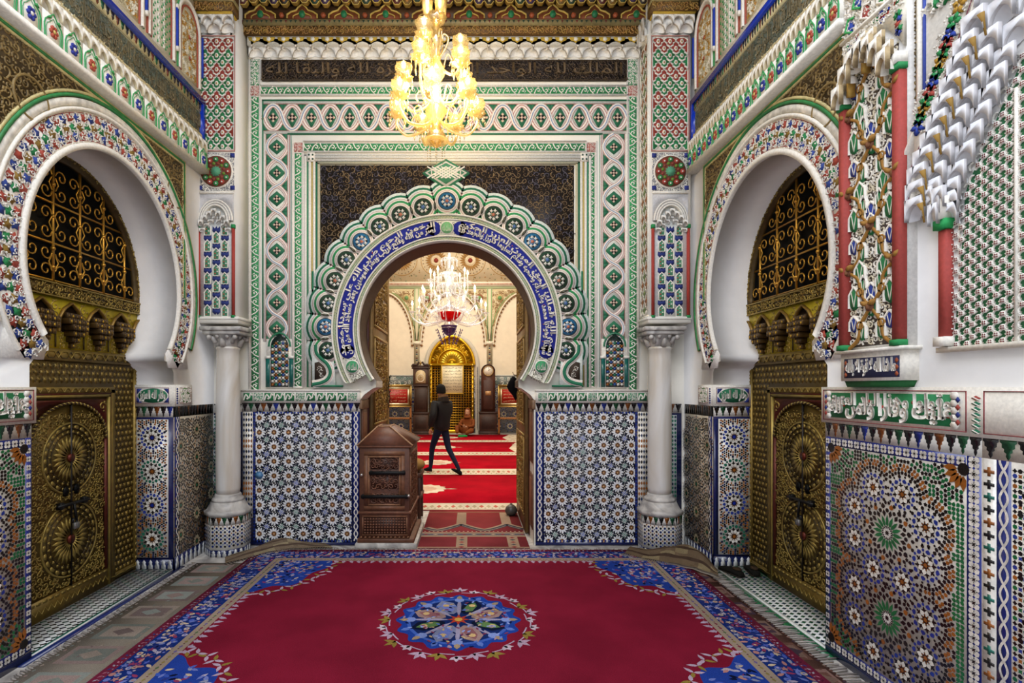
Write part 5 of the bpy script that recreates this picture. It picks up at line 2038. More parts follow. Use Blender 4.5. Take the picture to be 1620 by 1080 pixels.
def brass_door(name, c, side, wall):
    D = tag(empty(name, (0, 0, 0)), kind='structure')
    X = XL - rev if side < 0 else XR + rev
    fr = (lambda p: np.stack([X + p[:, 2], p[:, 0], p[:, 1]], 1)) if side < 0 else (lambda p: np.stack([X - p[:, 2], p[:, 0], p[:, 1]], 1))
    A = M()
    w0, w1 = c - 1.02, c + 1.02
    A.rect(w0, 0, w1, 2.47, GD, -.03, 0)
    A.rect(w0, 3.6, w1, 3.9, GD, -.03, 0)
    A.rect(w0, 2.47, c - .90, 3.6, GD, -.03, 0); A.rect(c + .90, 2.47, w1, 3.6, GD, -.03, 0)
    # star-and-boss net over the cladding
    dw, dz = .40, 1.60
    step = .052
    nx = int((w1 - w0) / step)
    for j in range(35):
        for i in range(nx):
            x = w0 + (i + .5 * (j % 2) + .25) * step; z = .09 + j * step
            if z > 1.86 or (abs(x - c) < dw + .09 and z < dz + .12):
                continue
            col = GB if (i + j) % 2 else L('7b6428')
            A.star(x, z, step * .54, step * .34, 6, col, 0, .0006, rot=.3)
            A.ngon(x, z, step * .09, 6, GL_ if (i * 3 + j) % 7 else L('c9a93a'), .0006, .0014)
            A.ngon(x + step * .5, z, step * .12, 4, L('4a3a18'), 0, .0012)
    for (z0, z1) in ((1.90, 1.99), (.03, .075)):
        A.rect(w0, z0, w1, z1, GB, 0, .012)
        n = 16; q = (w1 - w0) / n
        for k in range(n):
            x = w0 + (k + .5) * q
            A.stroke([(x - q * .5, z0 + .02), (x - q * .2, z1 - .02), (x + q * .2, z1 - .02), (x + q * .5, z0 + .02)], .007, GL_, .012, .018)
            A.stroke([(x - q * .5, z1 - .02), (x - q * .2, z0 + .02), (x + q * .2, z0 + .02), (x + q * .5, z1 - .02)], .007, L('4a3a18'), .012, .016)
    for s in (-1, 1):
        A.rect(c + s * .80 - .03, 0, c + s * .80 + .03, 1.9, GB, 0, .014)
        for k in range(30):
            A.arc(c + s * .80, .06 + k * .062, .019, 0, 2 * pi, .006, GL_, .014, .02, n=8)
    # door surround
    for (o, w_, col, h) in ((.075, .05, GB, .016), (.045, .012, L('5c1f14'), .02), (.028, .02, GL_, .024)):
        a, b, t = c - dw - o, c + dw + o, dz + o
        A.rect(a - w_ / 2, 0, a + w_ / 2, t, col, 0, h); A.rect(b - w_ / 2, 0, b + w_ / 2, t, col, 0, h)
        A.rect(a - w_ / 2, t - w_ / 2, b + w_ / 2, t + w_ / 2, col, 0, h)
    for k in range(12):
        x = c - dw - .05 + (k + .5) * (2 * dw + .1) / 12
        A.stroke([(x - .035, dz + .06), (x - .012, dz + .09), (x + .012, dz + .09), (x + .035, dz + .06)], .006, GL_, .016, .022)
    # hammered frieze fields
    A.rect(w0, 1.99, w1, 2.38, L('d6bf34'), -.03, .002)
    for k in range(7):
        x = c + (k - 3) * .287
        A.rect(x - .147, 2.0, x - .138, 2.11, L('4a3a18'), .002, .01)
        for j in range(3):
            for i in range(3):
                A.stamp(CURL_B, x + (i - 1) * .08, 2.02 + j * .035, .002, i + j * 2, .022, sz=.006)
        # pointed hood over each pendant
        ar = [(x - .125, 2.12), (x - .12, 2.22), (x - .07, 2.30), (x, 2.35), (x + .07, 2.30), (x + .12, 2.22), (x + .125, 2.12)]
        A.poly(ar, L('2a1c10'), .002, .004)
        A.stroke(ar, .014, L('8a6a2a'), .004, .03)
        for i in range(2):
            A.stamp(CURL_B, x + .143, 2.24 + i * .07, .002, i * 2, .035, sz=.006)
    # lettered band under the grille
    A.rect(w0, 2.38, w1, 2.475, L('4a3a1a'), -.03, .012)
    scroll(A, w0, 2.385, w1, 2.47, .048, cols=(GL_, GB), z0=.012, z1=.019, w=.26, n=8)
    A.stroke([(w0, 2.38), (w1, 2.38)], .010, GL_, .012, .024)
    A.stroke([(w0, 2.475), (w1, 2.475)], .010, GL_, .012, .024)
    # arched border of the window
    P = ring_pts(c, 2.54, .80, pi + .08, -.08, 1.1, 40); Q = ring_pts(c, 2.54, .93, pi + .08, -.08, 1.1, 40)
    band_between(A, P, Q, L('54411e'), -.03, .01)
    for k in range(64):
        a = pi * (k + .5) / 64
        A.stamp(CURL_B, c + .855 * cos(a), 2.54 + 1.1 * .855 * sin(a), .01, a + k, .026, sz=.007)
    A.build('brass_cladding', M_BRASS, D, fr, jit=.12)
    # stalactite pendants
    for k in range(5):
        x = c + (k - 2) * .287
        Pm = M()
        for lv, (n, z, d) in enumerate(((4, 2.225, .05), (5, 2.18, .085), (4, 2.135, .10), (3, 2.09, .085), (2, 2.045, .06), (1, 2.0, .035))):
            for i in range(n):
                xx = x + (i - (n - 1) / 2) * .042
                Pm.box(xx - .017, z, .0, xx + .017, z + .044, d, [L('4a3518'), L('5c431e')][(i + lv) % 2], .004)
                Pm.ngon(xx, z + .02, .009, 5, L('d8a92c') if (i + lv + k) % 2 else L('7a5a20'), d, d + .002, sy=1.5)
        Pm.build('niche_pendant', M_BRASS, D, fr)
    # dark glass and gilded grille
    G = M()
    G.poly(ring_pts(c, 2.54, .99, pi, 0, 1.1, 30) + [(c + .99, 2.40), (c - .99, 2.40)], L('050505'), -.06, -.05)
    G.build('window_glass', node_mat('dark_window_glass', .5, spec=.1, attr=True, var=.0, bump=0) if 'dark_window_glass' not in bpy.data.materials else bpy.data.materials['dark_window_glass'], D, fr)
    T = M()
    gc = L('c9963a')

    def top(x):
        q = (x - c) / .80
        return 2.54 + 1.1 * .80 * sqrt(max(0, 1 - q * q))
    xs = [c + (i - 2.5) * .27 for i in range(6)]
    for i, x in enumerate(xs):
        T.tube([(x, 2.48, -.02), (x, top(x), -.02)], .011, gc, 6)
        for z in (2.60, 2.74, 2.98, 3.22):
            if z < top(x):
                T.ball(x, z, -.02, .020, gc, 6)
    for z in (2.50, 2.78, 3.08):
        hw = .80 * sqrt(max(0, 1 - ((z - 2.54) / .88) ** 2))
        T.tube([(c - hw, z, -.02), (c + hw, z, -.02)], .009, gc, 6)

    def scr(x, z, r, s, f):
        pts = []
        for i in range(13):
            t = i / 12; a = t * 2.2 * pi
            pts.append((x + s * r * (1 - .75 * t) * cos(a), z + f * r * (1 - .75 * t) * sin(a), -.015))
        if (x - c) ** 2 + ((z - 2.54) / 1.1) ** 2 < .76 ** 2:
            T.tube(pts, .0065, gc, 5, cap=False)
    for i in range(7):
        xm = c + (i - 3) * .27
        for z in (2.57, 2.70, 2.86, 2.99, 3.16, 3.29):
            for s in (-1, 1):
                scr(xm + s * .062, z, .056, s, 1 if int(z * 100) % 2 else -1)
        for z in (2.635, 2.925, 3.225):
            for s in (-1, 1):
                if (xm - c) ** 2 + ((z - 2.54) / 1.1) ** 2 < .70 ** 2:
                    T.tube([(xm + s * .118, z - .05, -.015), (xm + s * .09, z, -.015), (xm + s * .118, z + .05, -.015)], .006, gc, 5, cap=False)
    T.build('gilded_scroll_grille', M_GOLD, D, fr)
    # the two leaves
    for s in (-1, 1):
        E = M()
        e0, e1 = (c - dw, c - .004) if s < 0 else (c + .004, c + dw)
        pts = [(e0, .16), (e1, .16)]
        n = 12
        arc_ = [(c + dw * cos(pi * i / (2 * n)) * 1.0, 1.28 + .30 * sin(pi * i / (2 * n))) for i in range(n + 1)]
        if s < 0:
            arc_ = [(2 * c - p[0], p[1]) for p in arc_]
            ol = [(c - dw, .16), (c - .004, .16), (c - .004, 1.58)] + arc_[::-1][1:]
        else:
            ol = [(c + dw, .16), (c + .004, .16), (c + .004, 1.58)] + arc_[::-1][1:]
        E.poly(ol, L('6a5422'), -.01, .006)
        E.build('door_leaf', M_BRASS, D, fr)
    F = M()
    # red spandrels and threshold over the leaves, twisted arch rope, reliefs
    F.poly([(c - dw, 1.30), (c - dw, dz)] + [(c + dw, dz), (c + dw, 1.30)] + [(c + dw * cos(pi * i / 24), 1.28 + .30 * sin(pi * i / 24)) for i in range(25)], L('5c2214'), -.01, .012)
    F.rect(c - dw, .0, c + dw, .16, L('7a6228'), -.01, .02)
    for k in range(14):
        x = c - dw + (k + .5) * 2 * dw / 14
        F.stroke([(x - .028, .06), (x, .10), (x + .028, .06)], .005, GL_, .02, .023)
        F.rect(x - .02, .135, x + .02, .15, GL_, .02, .025)
    for k in range(60):
        a = pi * k / 59
        F.dia(c + (dw - .015) * cos(a), 1.28 + .295 * sin(a), .03, .014, GL_ if k % 2 else L('4a3416'), .012, .028, ang=a + .8)
    for s in (-1, 1):
        F.rect(c + s * (dw - .008) - .012, .16, c + s * (dw - .008) + .012, 1.28, L('5c2214'), -.01, .022)
        F.stamp(CURL_B, c + s * (dw - .05), 1.54, .012, s, .035, sz=.008)
    sunburst(F, c, 1.15, .27, .006)
    sunburst(F, c, .52, .28, .006)
    scroll(F, c - dw + .03, .17, c + dw - .03, 1.50, .052, lambda x, z: ((x - c) ** 2 + (z - 1.15) ** 2) > .29 ** 2 and ((x - c) ** 2 + (z - .52) ** 2) > .30 ** 2 and (z < 1.28 or ((x - c) / dw) ** 2 + ((z - 1.28) / .29) ** 2 < .9), (GL_, GB), .006, .013, w=.24, n=8, seed=2)
    F.rect(c - .004, .16, c + .004, 1.57, L('1c1208'), .006, .0225)
    F.build('door_relief', M_BRASS, D, fr)
    K = M()
    for s in (-1, 1):
        K.lathe([(.0, 0), (.034, .004), (.030, .014), (.0, .024)], L('ffffff'), n=12)
    k2 = M()
    for s in (-1, 1):
        q = K.arrays()
        k2.stamp(q, c + s * .055, .90, .008, s=.9, sy=1.35)
    k2.tube([(c - .16, .80 + .0, .035), (c + .16, .80 - .0, .035)], .014, L('ffffff'), 8)
    for s in (-1, 1):
        k2.box(c + s * .12 - .02, .775, .004, c + s * .12 + .02, .825, .045, L('ffffff'), .004)
    k2.tube([(c, .80, .04), (c + .005, .68, .05)], .010, L('ffffff'), 6)
    k2.arc(c + .008, .66, .02, 0, 2 * pi, .010, L('ffffff'), .03, .045)
    k2.build('iron_bolt', M_IRON, D, fr)
    pl = M()
    pl.box(c - .018, .60, .035, c + .035, .65, .06, L('8e8e8c'), .005)
    pl.build('padlock', M_GOLD, D, fr)
    return D


CURL_B = curl(1.1, 1, .34, True, GL_, 0, 1, n=8)
brass_door('door_1', CL, -1, wl)
brass_door('door_2', CR, 1, wr)


# mosaic sills in the two openings
def sill(name, x0, x1, c, cols, edge, ex):
    A = M()
    y0, y1 = c - JW, c + JW
    A.rect(x0, y0, x1, y1, L('d9d9d4'), 0, .012)
    nx = 6; ny = 34
    w = (x1 - x0 - .04) / nx; h = (y1 - y0) / ny
    for j in range(ny):
        for i in range(nx):
            a = x0 + .02 + (i + .5) * w; b = y0 + (j + .5) * h
            A.poly([(a - w * .42, b - h * .1), (a - w * .1, b - h * .42), (a + w * .42, b + h * .1), (a + w * .1, b + h * .42)], cols[(i + j) % len(cols)], .012, .0125)
    if ex < 0:
        A.rect(x1 - .01, y0 - .1, x1 + .05, y1 + .1, L('1c2a66'), 0, .008)
        A.rect(x1 - .03, y0, x1 - .01, y1, L('1d5c4a'), .0, .013)
    else:
        A.rect(x0 - .06, y0 - .1, x0 + .01, y1 + .1, edge, 0, .008)
        A.rect(x0 + .005, y0, x0 + .03, y1, L('e2e2da'), 0, .013)
        A.rect(x1 - .02, y0, x1, y1, edge, 0, .013)
    tag(A.build(name, M_TILE, jit=.12), kind='structure')


sill('trim_3', XL - rev, XL, CL, [L('1a2438'), L('1d4a40'), L('161616')], L('1d5c4a'), -1)
sill('trim_4', XR, XR + rev, CR, [L('1b5a3c'), L('174a36'), L('1c3a4a')], L('1f6a40'), 1)

# ============================================================ rugs
RX0, RX1, RY0, RY1 = -2.19, 2.05, 2.15, 5.43


def big_rug():
    o = empty('court_carpet', (0, 0, 0), 'large crimson carpet with round blue medallion and blue floral border on the court floor', 'carpet')
    A = M(); T = .018
    rnd = random.Random(12)
    A.box(RX0, RY0, .010, RX1, RY1, T, L('8c2f4a'))
    CR_ = L('7d1a30'); LAV = L('5463a6'); BL = L('1b3278'); CM = L('b9a58c'); PK = L('7c3044')
    z = T + .0004
    A.rect(RX0 + .07, RY0 + .07, RX1 - .07, RY1 - .07, BL, z)
    A.rect(RX0 + .27, RY0 + .27, RX1 - .27, RY1 - .27, L('a3917f'), z + .0006)
    A.rect(RX0 + .35, RY0 + .35, RX1 - .35, RY1 - .35, CR_, z + .0012)
    W, H = RX1 - RX0, RY1 - RY0
    # perimeter motif helper
    def perim(off, pitch):
        x0, y0, x1, y1 = RX0 + off, RY0 + off, RX1 - off, RY1 - off
        out = []
        for (ax, ay, bx_, by_) in ((x0, y0, x1, y0), (x1, y0, x1, y1), (x1, y1, x0, y1), (x0, y1, x0, y0)):
            d = abs(bx_ - ax) + abs(by_ - ay); n = round(d / pitch)
            for k in range(n):
                t = (k + .5) / n
                out.append((ax + (bx_ - ax) * t, ay + (by_ - ay) * t, atan2(by_ - ay, bx_ - ax)))
        return out
    pal = [L('b3a9bc'), L('c9b49a'), L('6f7cc0'), L('8c3a5c'), L('4f62b8'), L('b57f78'), L('2a3576'), L('8f93a8')]
    for off, pitch in ((.10, .050), (.135, .055), (.17, .050), (.205, .055), (.24, .050)):
        for (x, y, a) in perim(off, pitch):
            x += rnd.uniform(-.012, .012); y += rnd.uniform(-.012, .012)
            c = rnd.choice(pal); k = rnd.random()
            if k < .4: A.star(x, y, .028, .012, 5, c, z + .0008, rot=rnd.random() * 6)
            elif k < .75: A.petal(x, y, -.03, .03, .022, rnd.random() * 6, c, z + .0009)
            else:
                A.ngon(x, y, .020, 7, c, z + .0008); A.ngon(x, y, .009, 6, rnd.choice(pal), z + .0012)
    for (x, y, a) in perim(.035, .04):
        A.dia(x, y, .030, .016, rnd.choice([L('b06a80'), L('34407f'), L('a9a0b0'), L('5a1f38')]), z + .0004, ang=a + .7 * rnd.choice([-1, 1]))
        A.ngon(x - .02 * sin(a), y + .02 * cos(a), .006, 5, L('9a8fa8'), z + .0005)
    for (x, y, a) in perim(.31, .065):
        A.dia(x, y, .040, .022, rnd.choice([L('5a6a4a'), L('7c3044'), L('6a5a8a'), L('8a7a4a')]), z + .0008, ang=a)
        A.ngon(x + .028 * cos(a), y + .028 * sin(a), .007, 5, L('5a2a3a'), z + .0009)
    for (x, y, a) in perim(.37, .07):
        nx, ny = -sin(a), cos(a)
        A.petal(x, y, -.02, .05, .03, a + pi / 2 + rnd.uniform(-.5, .5), L('b09db4'), z + .0014)
        A.petal(x, y, -.03, .03, .014, a + rnd.uniform(-.4, .4), L('a894a8'), z + .0016)
    # corner spandrels
    for sx, cx in ((1, RX0 + .35), (-1, RX1 - .35)):
        for sy, cy in ((1, RY0 + .35), (-1, RY1 - .35)):
            R_ = .62
            pts = [(cx, cy)] + [(cx + sx * R_ * (1 + .07 * sin(9 * t)) * cos(t) * .80, cy + sy * R_ * (1 + .07 * sin(9 * t)) * sin(t) * 1.2) for t in [pi / 2 * i / 30 for i in range(31)]]
            A.poly(pts, L('26429a'), z + .0018)
            for k in range(190):
                t = rnd.uniform(.03, pi / 2 - .03); r = rnd.uniform(.05, .60)
                x, y = cx + sx * r * cos(t) * .80, cy + sy * r * sin(t) * 1.2
                A.petal(x, y, -.026, .028, .022, rnd.random() * 6, rnd.choice(pal + [L('101838'), L('101838'), L('3c58b0'), L('a0907c')]), z + .0022 + k * .000001)
            for k in range(11):
                t = pi / 2 * (k + .5) / 11
                x, y = cx + sx * .69 * cos(t) * .80, cy + sy * .69 * sin(t) * 1.2
                for q in range(3):
                    A.petal(x, y, 0, .07, .024, t * sx * sy + (pi if sx < 0 else 0) * 0 + q * 2.1 + k, L('b9a2b6') if q else L('8f7a3a'), z + .0024 + q * .0001)
    # medallion
    mx, my = -.09, 3.79
    lobed = [(mx + .43 * (1 + .055 * cos(16 * t)) * cos(t), my + .43 * (1 + .055 * cos(16 * t)) * sin(t)) for t in [2 * pi * i / 96 for i in range(96)]]
    A.poly(lobed, L('1f3f96'), z + .0018)
    A.ngon(mx, my, .37, 40, L('3c5cae'), z + .0021)
    A.ngon(mx, my, .345, 40, L('16285e'), z + .0023)
    for k in range(150):
        a = rnd.random() * 2 * pi; r = rnd.uniform(.12, .41)
        A.petal(mx + r * cos(a), my + r * sin(a), -.02, .02, .016, rnd.random() * 6, rnd.choice([L('8f9fd8'), L('a98a9a'), L('c2a678'), L('0f1c4a'), L('5a78c8'), L('7c3a58')]), z + .0042 + k * .000002)
    for k in range(8):
        a = 2 * pi * k / 8 + pi / 8
        A.petal(mx, my, .10, .36, .14, a, [L('9a7f7c'), L('101a34'), L('7f86a8')][k % 3], z + .0026, mid=.72)
        A.petal(mx, my, .14, .32, .075, a, [L('8a5a60'), L('5a7a4a'), L('6f7cc0')][k % 3], z + .0029, mid=.7)
        A.ngon(mx + .26 * cos(a), my + .26 * sin(a), .026, 7, L('d2b27c'), z + .0031)
        A.petal(mx, my, .05, .40, .030, a + pi / 8, L('9a94b0'), z + .0030)
        A.petal(mx, my, .30, .40, .07, a + pi / 8, L('7f93d0'), z + .0033)
    for k in range(16):
        a = 2 * pi * k / 16
        A.petal(mx, my, .36, .43, .04, a, L('5a74c0') if k % 2 else L('a08a70'), z + .0034)
    A.star(mx, my, .085, .04, 8, L('b5402f'), z + .0036); A.ngon(mx, my, .03, 8, L('c9a24a'), z + .0040)
    for k in range(28):
        a = 2 * pi * k / 28
        c = [L('c2aebc'), L('b59ab0'), L('8f7a3a')][k % 3]
        r = .505 + .025 * (k % 2)
        x, y = mx + r * cos(a), my + r * sin(a)
        for q in (-1.0, 0, 1.0):
            A.petal(x, y, -.015, .080 if k % 3 else .055, .032, a + q, c, z + .0020 + abs(q) * .0002)
        A.arc(mx, my, r - .012, a, a + .2, .010, L('b09db4'), z + .0020, n=4)
    A.build('pile', M_RUG, o, jit=.10)
    # edge binding and worn fringe at the far end
    F = M()
    for k in range(150):
        x = RX0 + (k + .5) * W / 150
        F.stroke([(x, RY1 - .01), (x + rnd.uniform(-.02, .02), RY1 + .03), (x + rnd.uniform(-.03, .03), RY1 + rnd.uniform(.045, .075))], .008, L('a99a90'), .006, .011)
    tag(F.build('fringe', M_RUG, o), kind='stuff')
    return o


big_rug()


def runner(name, label, x0, x1, y0, y1, ground, cols, fr_side, z=.0):
    o = empty(name, (0, 0, 0), label, 'rug')
    A = M(); rnd = random.Random(int(abs(x0) * 100))
    A.box(x0, y0, z + .001, x1, y1, z + .0085, ground)
    zz = z + .009
    w = x1 - x0
    n = int((y1 - y0) / .30)
    for k in range(n):
        y = y0 + (k + .5) * (y1 - y0) / n
        A.rect(x0 + w * .16, y - .11, x1 - w * .16, y + .11, cols[k % len(cols)], zz)
        A.rect(x0 + w * .24, y - .075, x1 - w * .24, y + .075, cols[(k + 1) % len(cols)], zz + .0003)
        A.ngon(x0 + w / 2, y, .055, 4, cols[(k + 2) % len(cols)], zz + .0006, sx=1.4)
        for q in range(7):
            A.dia(rnd.uniform(x0 + w * .1, x1 - w * .1), y + rnd.uniform(-.14, .14), .035, .016, rnd.choice(cols), zz + .0009 + q * .00005, ang=rnd.random() * 3)
    for x in (x0 + w * .07, x1 - w * .07):
        for k in range(int((y1 - y0) / .06)):
            A.dia(x, y0 + .03 + k * .06, .022, .03, cols[k % len(cols)], zz + .0004)
    A.build('pile', M_RUG, o, jit=.12)
    F = M()
    if fr_side:
        X = x0 if fr_side < 0 else x1
        n = int((y1 - y0) / (.028 if fr_side > 0 else .02))
        for k in range(n):
            y = y0 + (k + .5) * (y1 - y0) / n; ln = rnd.uniform(.07, .12) if fr_side > 0 else rnd.uniform(.02, .05)
            d = rnd.uniform(-.02, .02)
            F.tube([(X - fr_side * .01, y, z + .006), (X + fr_side * ln * .5, y + d * .3, z + .013), (X + fr_side * ln, y + d, z + .010)], [.0045, .0055, .0065] if fr_side > 0 else .004, L('b3aaa4') if k % 3 else L('8f8680'), 5)
        tag(F.build('fringe', M_RUG, o), kind='stuff')
    return o


runner('side_rug', 'faded grey-beige runner between the left mosaic sill and the crimson carpet', -2.64, -2.17, 1.9, 5.05, L('8f8578'), [L('7d8078'), L('9a8c80'), L('7a6a66'), L('8a8f88'), L('94807a')], -1)
runner('side_rug', 'brownish rug with long grey tassels peeping out under the right edge of the crimson carpet', 1.95, 2.16, 1.9, 5.15, L('5c4038'), [L('6a4a40'), L('7d6458'), L('4a3a44'), L('8a6a62')], 1)


def folded(name, label, outline, zs, cols, seed):
    """crumpled rug corner: a grid between two edge curves with given heights"""
    o = empty(name, (0, 0, 0), label, 'rug')
    rnd = random.Random(seed)
    A = M()
    back, front = outline
    back = spline(back, 4); front = spline(front, 4)
    n = min(len(back), len(front)); m = 8
    grid = []
    for j in range(m + 1):
        t = j / m; row = []
        for i in range(n):
            p = np.array(back[i]) * (1 - t) + np.array(front[i]) * t
            hump = zs * sin(pi * min(1, t * 1.15)) * (.6 + .4 * sin(i * .8 + seed)) + .004 * sin(i * 1.3 + j)
            row.append((p[0], p[1], p[2] + hump))
        grid.append(row)
    b = len(A.v)
    for r in grid: A.v += r
    k0 = len(A.v)
    for r in grid: A.v += [(p[0], p[1], p[2] - .008) for p in r]
    for j in range(m):
        for i in range(n - 1):
            q = [b + j * n + i, b + j * n + i + 1, b + (j + 1) * n + i + 1, b + (j + 1) * n + i]
            band = j in (1, 5)
            A.face(q, cols[1] if band else (cols[2] if (i // 3 + j // 2) % 4 == 0 else cols[0]))
            A.face([x + k0 for x in q][::-1], cols[1])
    A.build('pile', M_RUG, o, jit=.12)
    F = M()
    fe = [grid[m][i] for i in range(n)]
    for i in range(n * 3):
        t = i / 3; k = min(int(t), n - 2); g = t - k
        p = np.array(fe[k]) * (1 - g) + np.array(fe[k + 1]) * g
        d = np.array(front[min(k + 1, n - 1)]) - np.array(front[k]); d = d / (np.linalg.norm(d) + 1e-9)
        q = np.array((d[1], -d[0], 0)) * .06
        F.tube([tuple(p), tuple(p + q * .6 + np.array((0, 0, -.004))), tuple(p + q)], .004, L('a09486'), 4)
    tag(F.build('fringe', M_RUG, o), kind='stuff')
    return o


folded('folded_rug', 'dull beige rug end rumpled up against the right column plinth', ([(1.66, 5.38, .05), (1.80, 5.20, .10), (1.97, 5.15, .14), (2.14, 5.15, .15), (2.23, 4.98, .10), (2.25, 4.80, .03)], [(1.55, 5.30, .022), (1.72, 5.12, .024), (1.90, 5.02, .024), (2.02, 4.93, .024), (2.12, 4.82, .024), (2.20, 4.66, .022)]), .035, [L('6e5c48'), L('4a3a30'), L('8a7a5c')], 2)
folded('folded_rug', 'dull beige rug end rumpled against the tiled wall beside the left column', ([(-2.42, 5.16, .03), (-2.20, 5.40, .06), (-2.02, 5.58, .10), (-1.84, 5.60, .06), (-1.55, 5.60, .03)], [(-2.34, 5.00, .02), (-2.10, 5.30, .022), (-1.92, 5.44, .024), (-1.74, 5.48, .022), (-1.45, 5.50, .02)]), .025, [L('7a6a58'), L('56463c'), L('94866a')], 5)


# pink rug in the passage
def passage_rug():
    A = M(); x0, x1, y0, y1 = -.565, .62, 5.515, 7.20
    A.box(x0, y0, .001, x1, y1, .012, L('8c3a3c'))
    BE = L('a08670'); DK = L('4a4a52'); z = .0124
    A.rect(x0, 5.92, x1, 6.10, BE, z); A.rect(x0, 5.97, x1, 6.05, L('5c5a60'), z + .0004)
    A.rect(x0, 5.515, x1, 5.54, BE, z)
    for x in (-.10, .46):
        A.rect(x - .06, 5.54, x + .06, 5.92, BE, z)
        for k in range(5):
            A.dia(x, 5.54 + k * .085, .07, .05, DK if k % 2 else L('8c3a3c'), z + .0006)
    for k in range(12):
        A.dia(x0 + .05 + k * .11, 6.01, .07, .04, L('b39a80') if k % 2 else L('8c3a3c'), z + .0008)
    # lobed arches
    for k in range(-1, 3):
        cx = -.40 + k * .56
        pts = []
        for i in range(17):
            t = -1 + i / 8
            pts.append((cx + t * .28, 6.20 + .26 * abs(t) ** 1.4))
        A.stroke([p for p in pts if x0 < p[0] < x1], .10, BE, z + .0003)
        A.stroke([(p[0], p[1] - .01) for p in pts if x0 < p[0] < x1], .04, DK, z + .0007)
        A.stroke([(p[0], p[1] - .07) for p in pts if x0 < p[0] < x1], .02, DK, z + .0007)
        if x0 < cx + .28 < x1:
            A.rect(cx + .28 - .06, 6.4, cx + .28 + .06, 7.05, BE, z)
    for k in range(26):
        A.ngon(x0 + .03 + k * .05, 6.13, .012, 5, L('c2aa90'), z + .001)
    A.rect(x0, 7.05, x1, 7.10, L('8a5a4a'), z)
    o = A.build('passage_rug', M_RUG, jit=.08)
    tag(o, 'dusty pink rug with beige scalloped arches in the doorway beside the wooden chest', 'rug')


passage_rug()


# rows of red prayer carpet in the hall
def prayer_row(y0, y1, label, band, seed):
    A = M(); x0, x1 = -3.9, 3.4; rnd = random.Random(seed)
    A.box(x0, y0 + .02, .001, x1, y1 - .02, .014, L('b00f22'))
    z = .0145; CMr = L('d8cbb4')
    A.rect(x0, y0 + .02, x1, y0 + band, CMr, z)
    n = int((x1 - x0) / .10)
    for k in range(n):
        A.dia(x0 + (k + .5) * .10, y0 + band * .5, .075, band * .4, L('b5a488') if k % 2 else L('c26a5c'), z + .0005)
        A.dia(x0 + (k + 1) * .10, y0 + band * .25, .03, band * .2, L('a89a80'), z + .0005)
    for cx in (-2.1, -.78 - .0, .95 if seed > 2 else 9):
        if cx > 5: continue
        ym = (y0 + band + y1) / 2 - .15; ry = (y1 - y0) * .13
        pts = [(cx + .36 * (1 + .08 * cos(14 * t)) * cos(t), ym + ry * (1 + .08 * cos(14 * t)) * sin(t)) for t in [2 * pi * i / 56 for i in range(56)]]
        if cx < .5:
            A.poly(pts, CMr, z + .0006)
            A.poly([(cx + (p[0] - cx) * .6, ym + (p[1] - ym) * .6) for p in pts], L('c9a892'), z + .001)
            A.dia(cx + .45, ym, .22, .05, CMr, z + .0006)
    if y0 > 9:
        A.poly([(1.15, y0 + band), (1.9, y0 + band), (1.9, y1 - .1), (1.35, y1 - .1), (1.05, y0 + band + .8)], CMr, z + .0006)
        for k in range(20):
            A.dia(1.25 + rnd.random() * .55, y0 + band + .15 + rnd.random() * (y1 - y0 - band - .4), .12, .2, L('b5a08c'), z + .001 + k * .00003)
    o = A.build('prayer_carpet', M_RUG, jit=.05)
    tag(o, label, 'carpet', 'bright red prayer carpets laid in rows in the hall')


prayer_row(7.20, 10.05, 'bright red prayer carpet nearest the doorway, cream border at its near edge', .42, 1)
prayer_row(10.07, 12.95, 'second bright red prayer carpet, its cream border crossing under the walking man', .75, 2)
prayer_row(12.97, 16.05, 'third bright red prayer carpet from the doorway, just beyond the walking man', .65, 3)
prayer_row(16.07, 18.66, 'farthest bright red prayer carpet, reaching the clocks and seated person', .6, 4)

# ============================================================ prayer hall beyond the arch
YF = 19.5
KF = YF / 830.0


def hx(px):
    return (px - 745) * KF


def hz(py):
    return H_EYE + (612 - py) * KF


def hall_fr(p):
    return np.stack([p[:, 0], YF - p[:, 2], p[:, 1]], 1)


A = M(); A.rect(-4.6, 0, 4.2, 8.6, L('efe3cb'))
wf = tag(A.build('wall_far', M_PLASTER, None, hall_fr), kind='structure')
for nm, X in (('wall_hall_left', -4.6), ('wall_hall_right', 4.2)):
    A = M(); s = 1 if X < 0 else -1
    A.box(min(X, X - s * .2), YB + .37, 0, max(X, X - s * .2), YF, 8.6, L('efe3cb'))
    A.box(min(X, X + s * .01), YB + .37, 0, max(X, X + s * .01), YF, 1.5, L('6d7480'))
    tag(A.build(nm, M_PLASTER), kind='structure')
A = M(); A.box(-4.8, YB + .3, 8.6, 4.4, YF + .1, 8.8, L('8a7048'))
tag(A.build('ceiling_hall', M_WOOD), kind='structure')

# mosaic dado of the far wall
A = M()
A.rect(-4.6, 0, 4.2, 2.10, L('8b8d92'), 0, .01)
ROS_H = rosette(8, (L('33353c'), L('c9c2b2'), BLUE, BROWN, L('3a4f7a'), L('2a3040'), L('7a5a34')))
for k in range(20):
    x = -4.4 + k * .45
    for z in (.25, .70, 1.15):
        A.stamp(ROS_H, x + (.22 if z == .70 else 0), z, .011, 0, .24)
    A.stamp(ROS_H, x, 1.6, .011, 0, .20)
A.rect(-4.6, 1.78, 4.2, 2.10, L('a9b0ae'), 0, .016)
scroll(A, -3.4, 1.80, 2.0, 2.08, .13, cols=(L('dcdcd2'), L('5f7f7a')), z0=.016, z1=.022, w=.3, n=7, leaf=False)
A.rect(-4.6, 2.10, 4.2, 2.14, L('c2c6c4'), 0, .03)
A.build('tile_dado', M_TILE, wf, hall_fr, jit=.1)

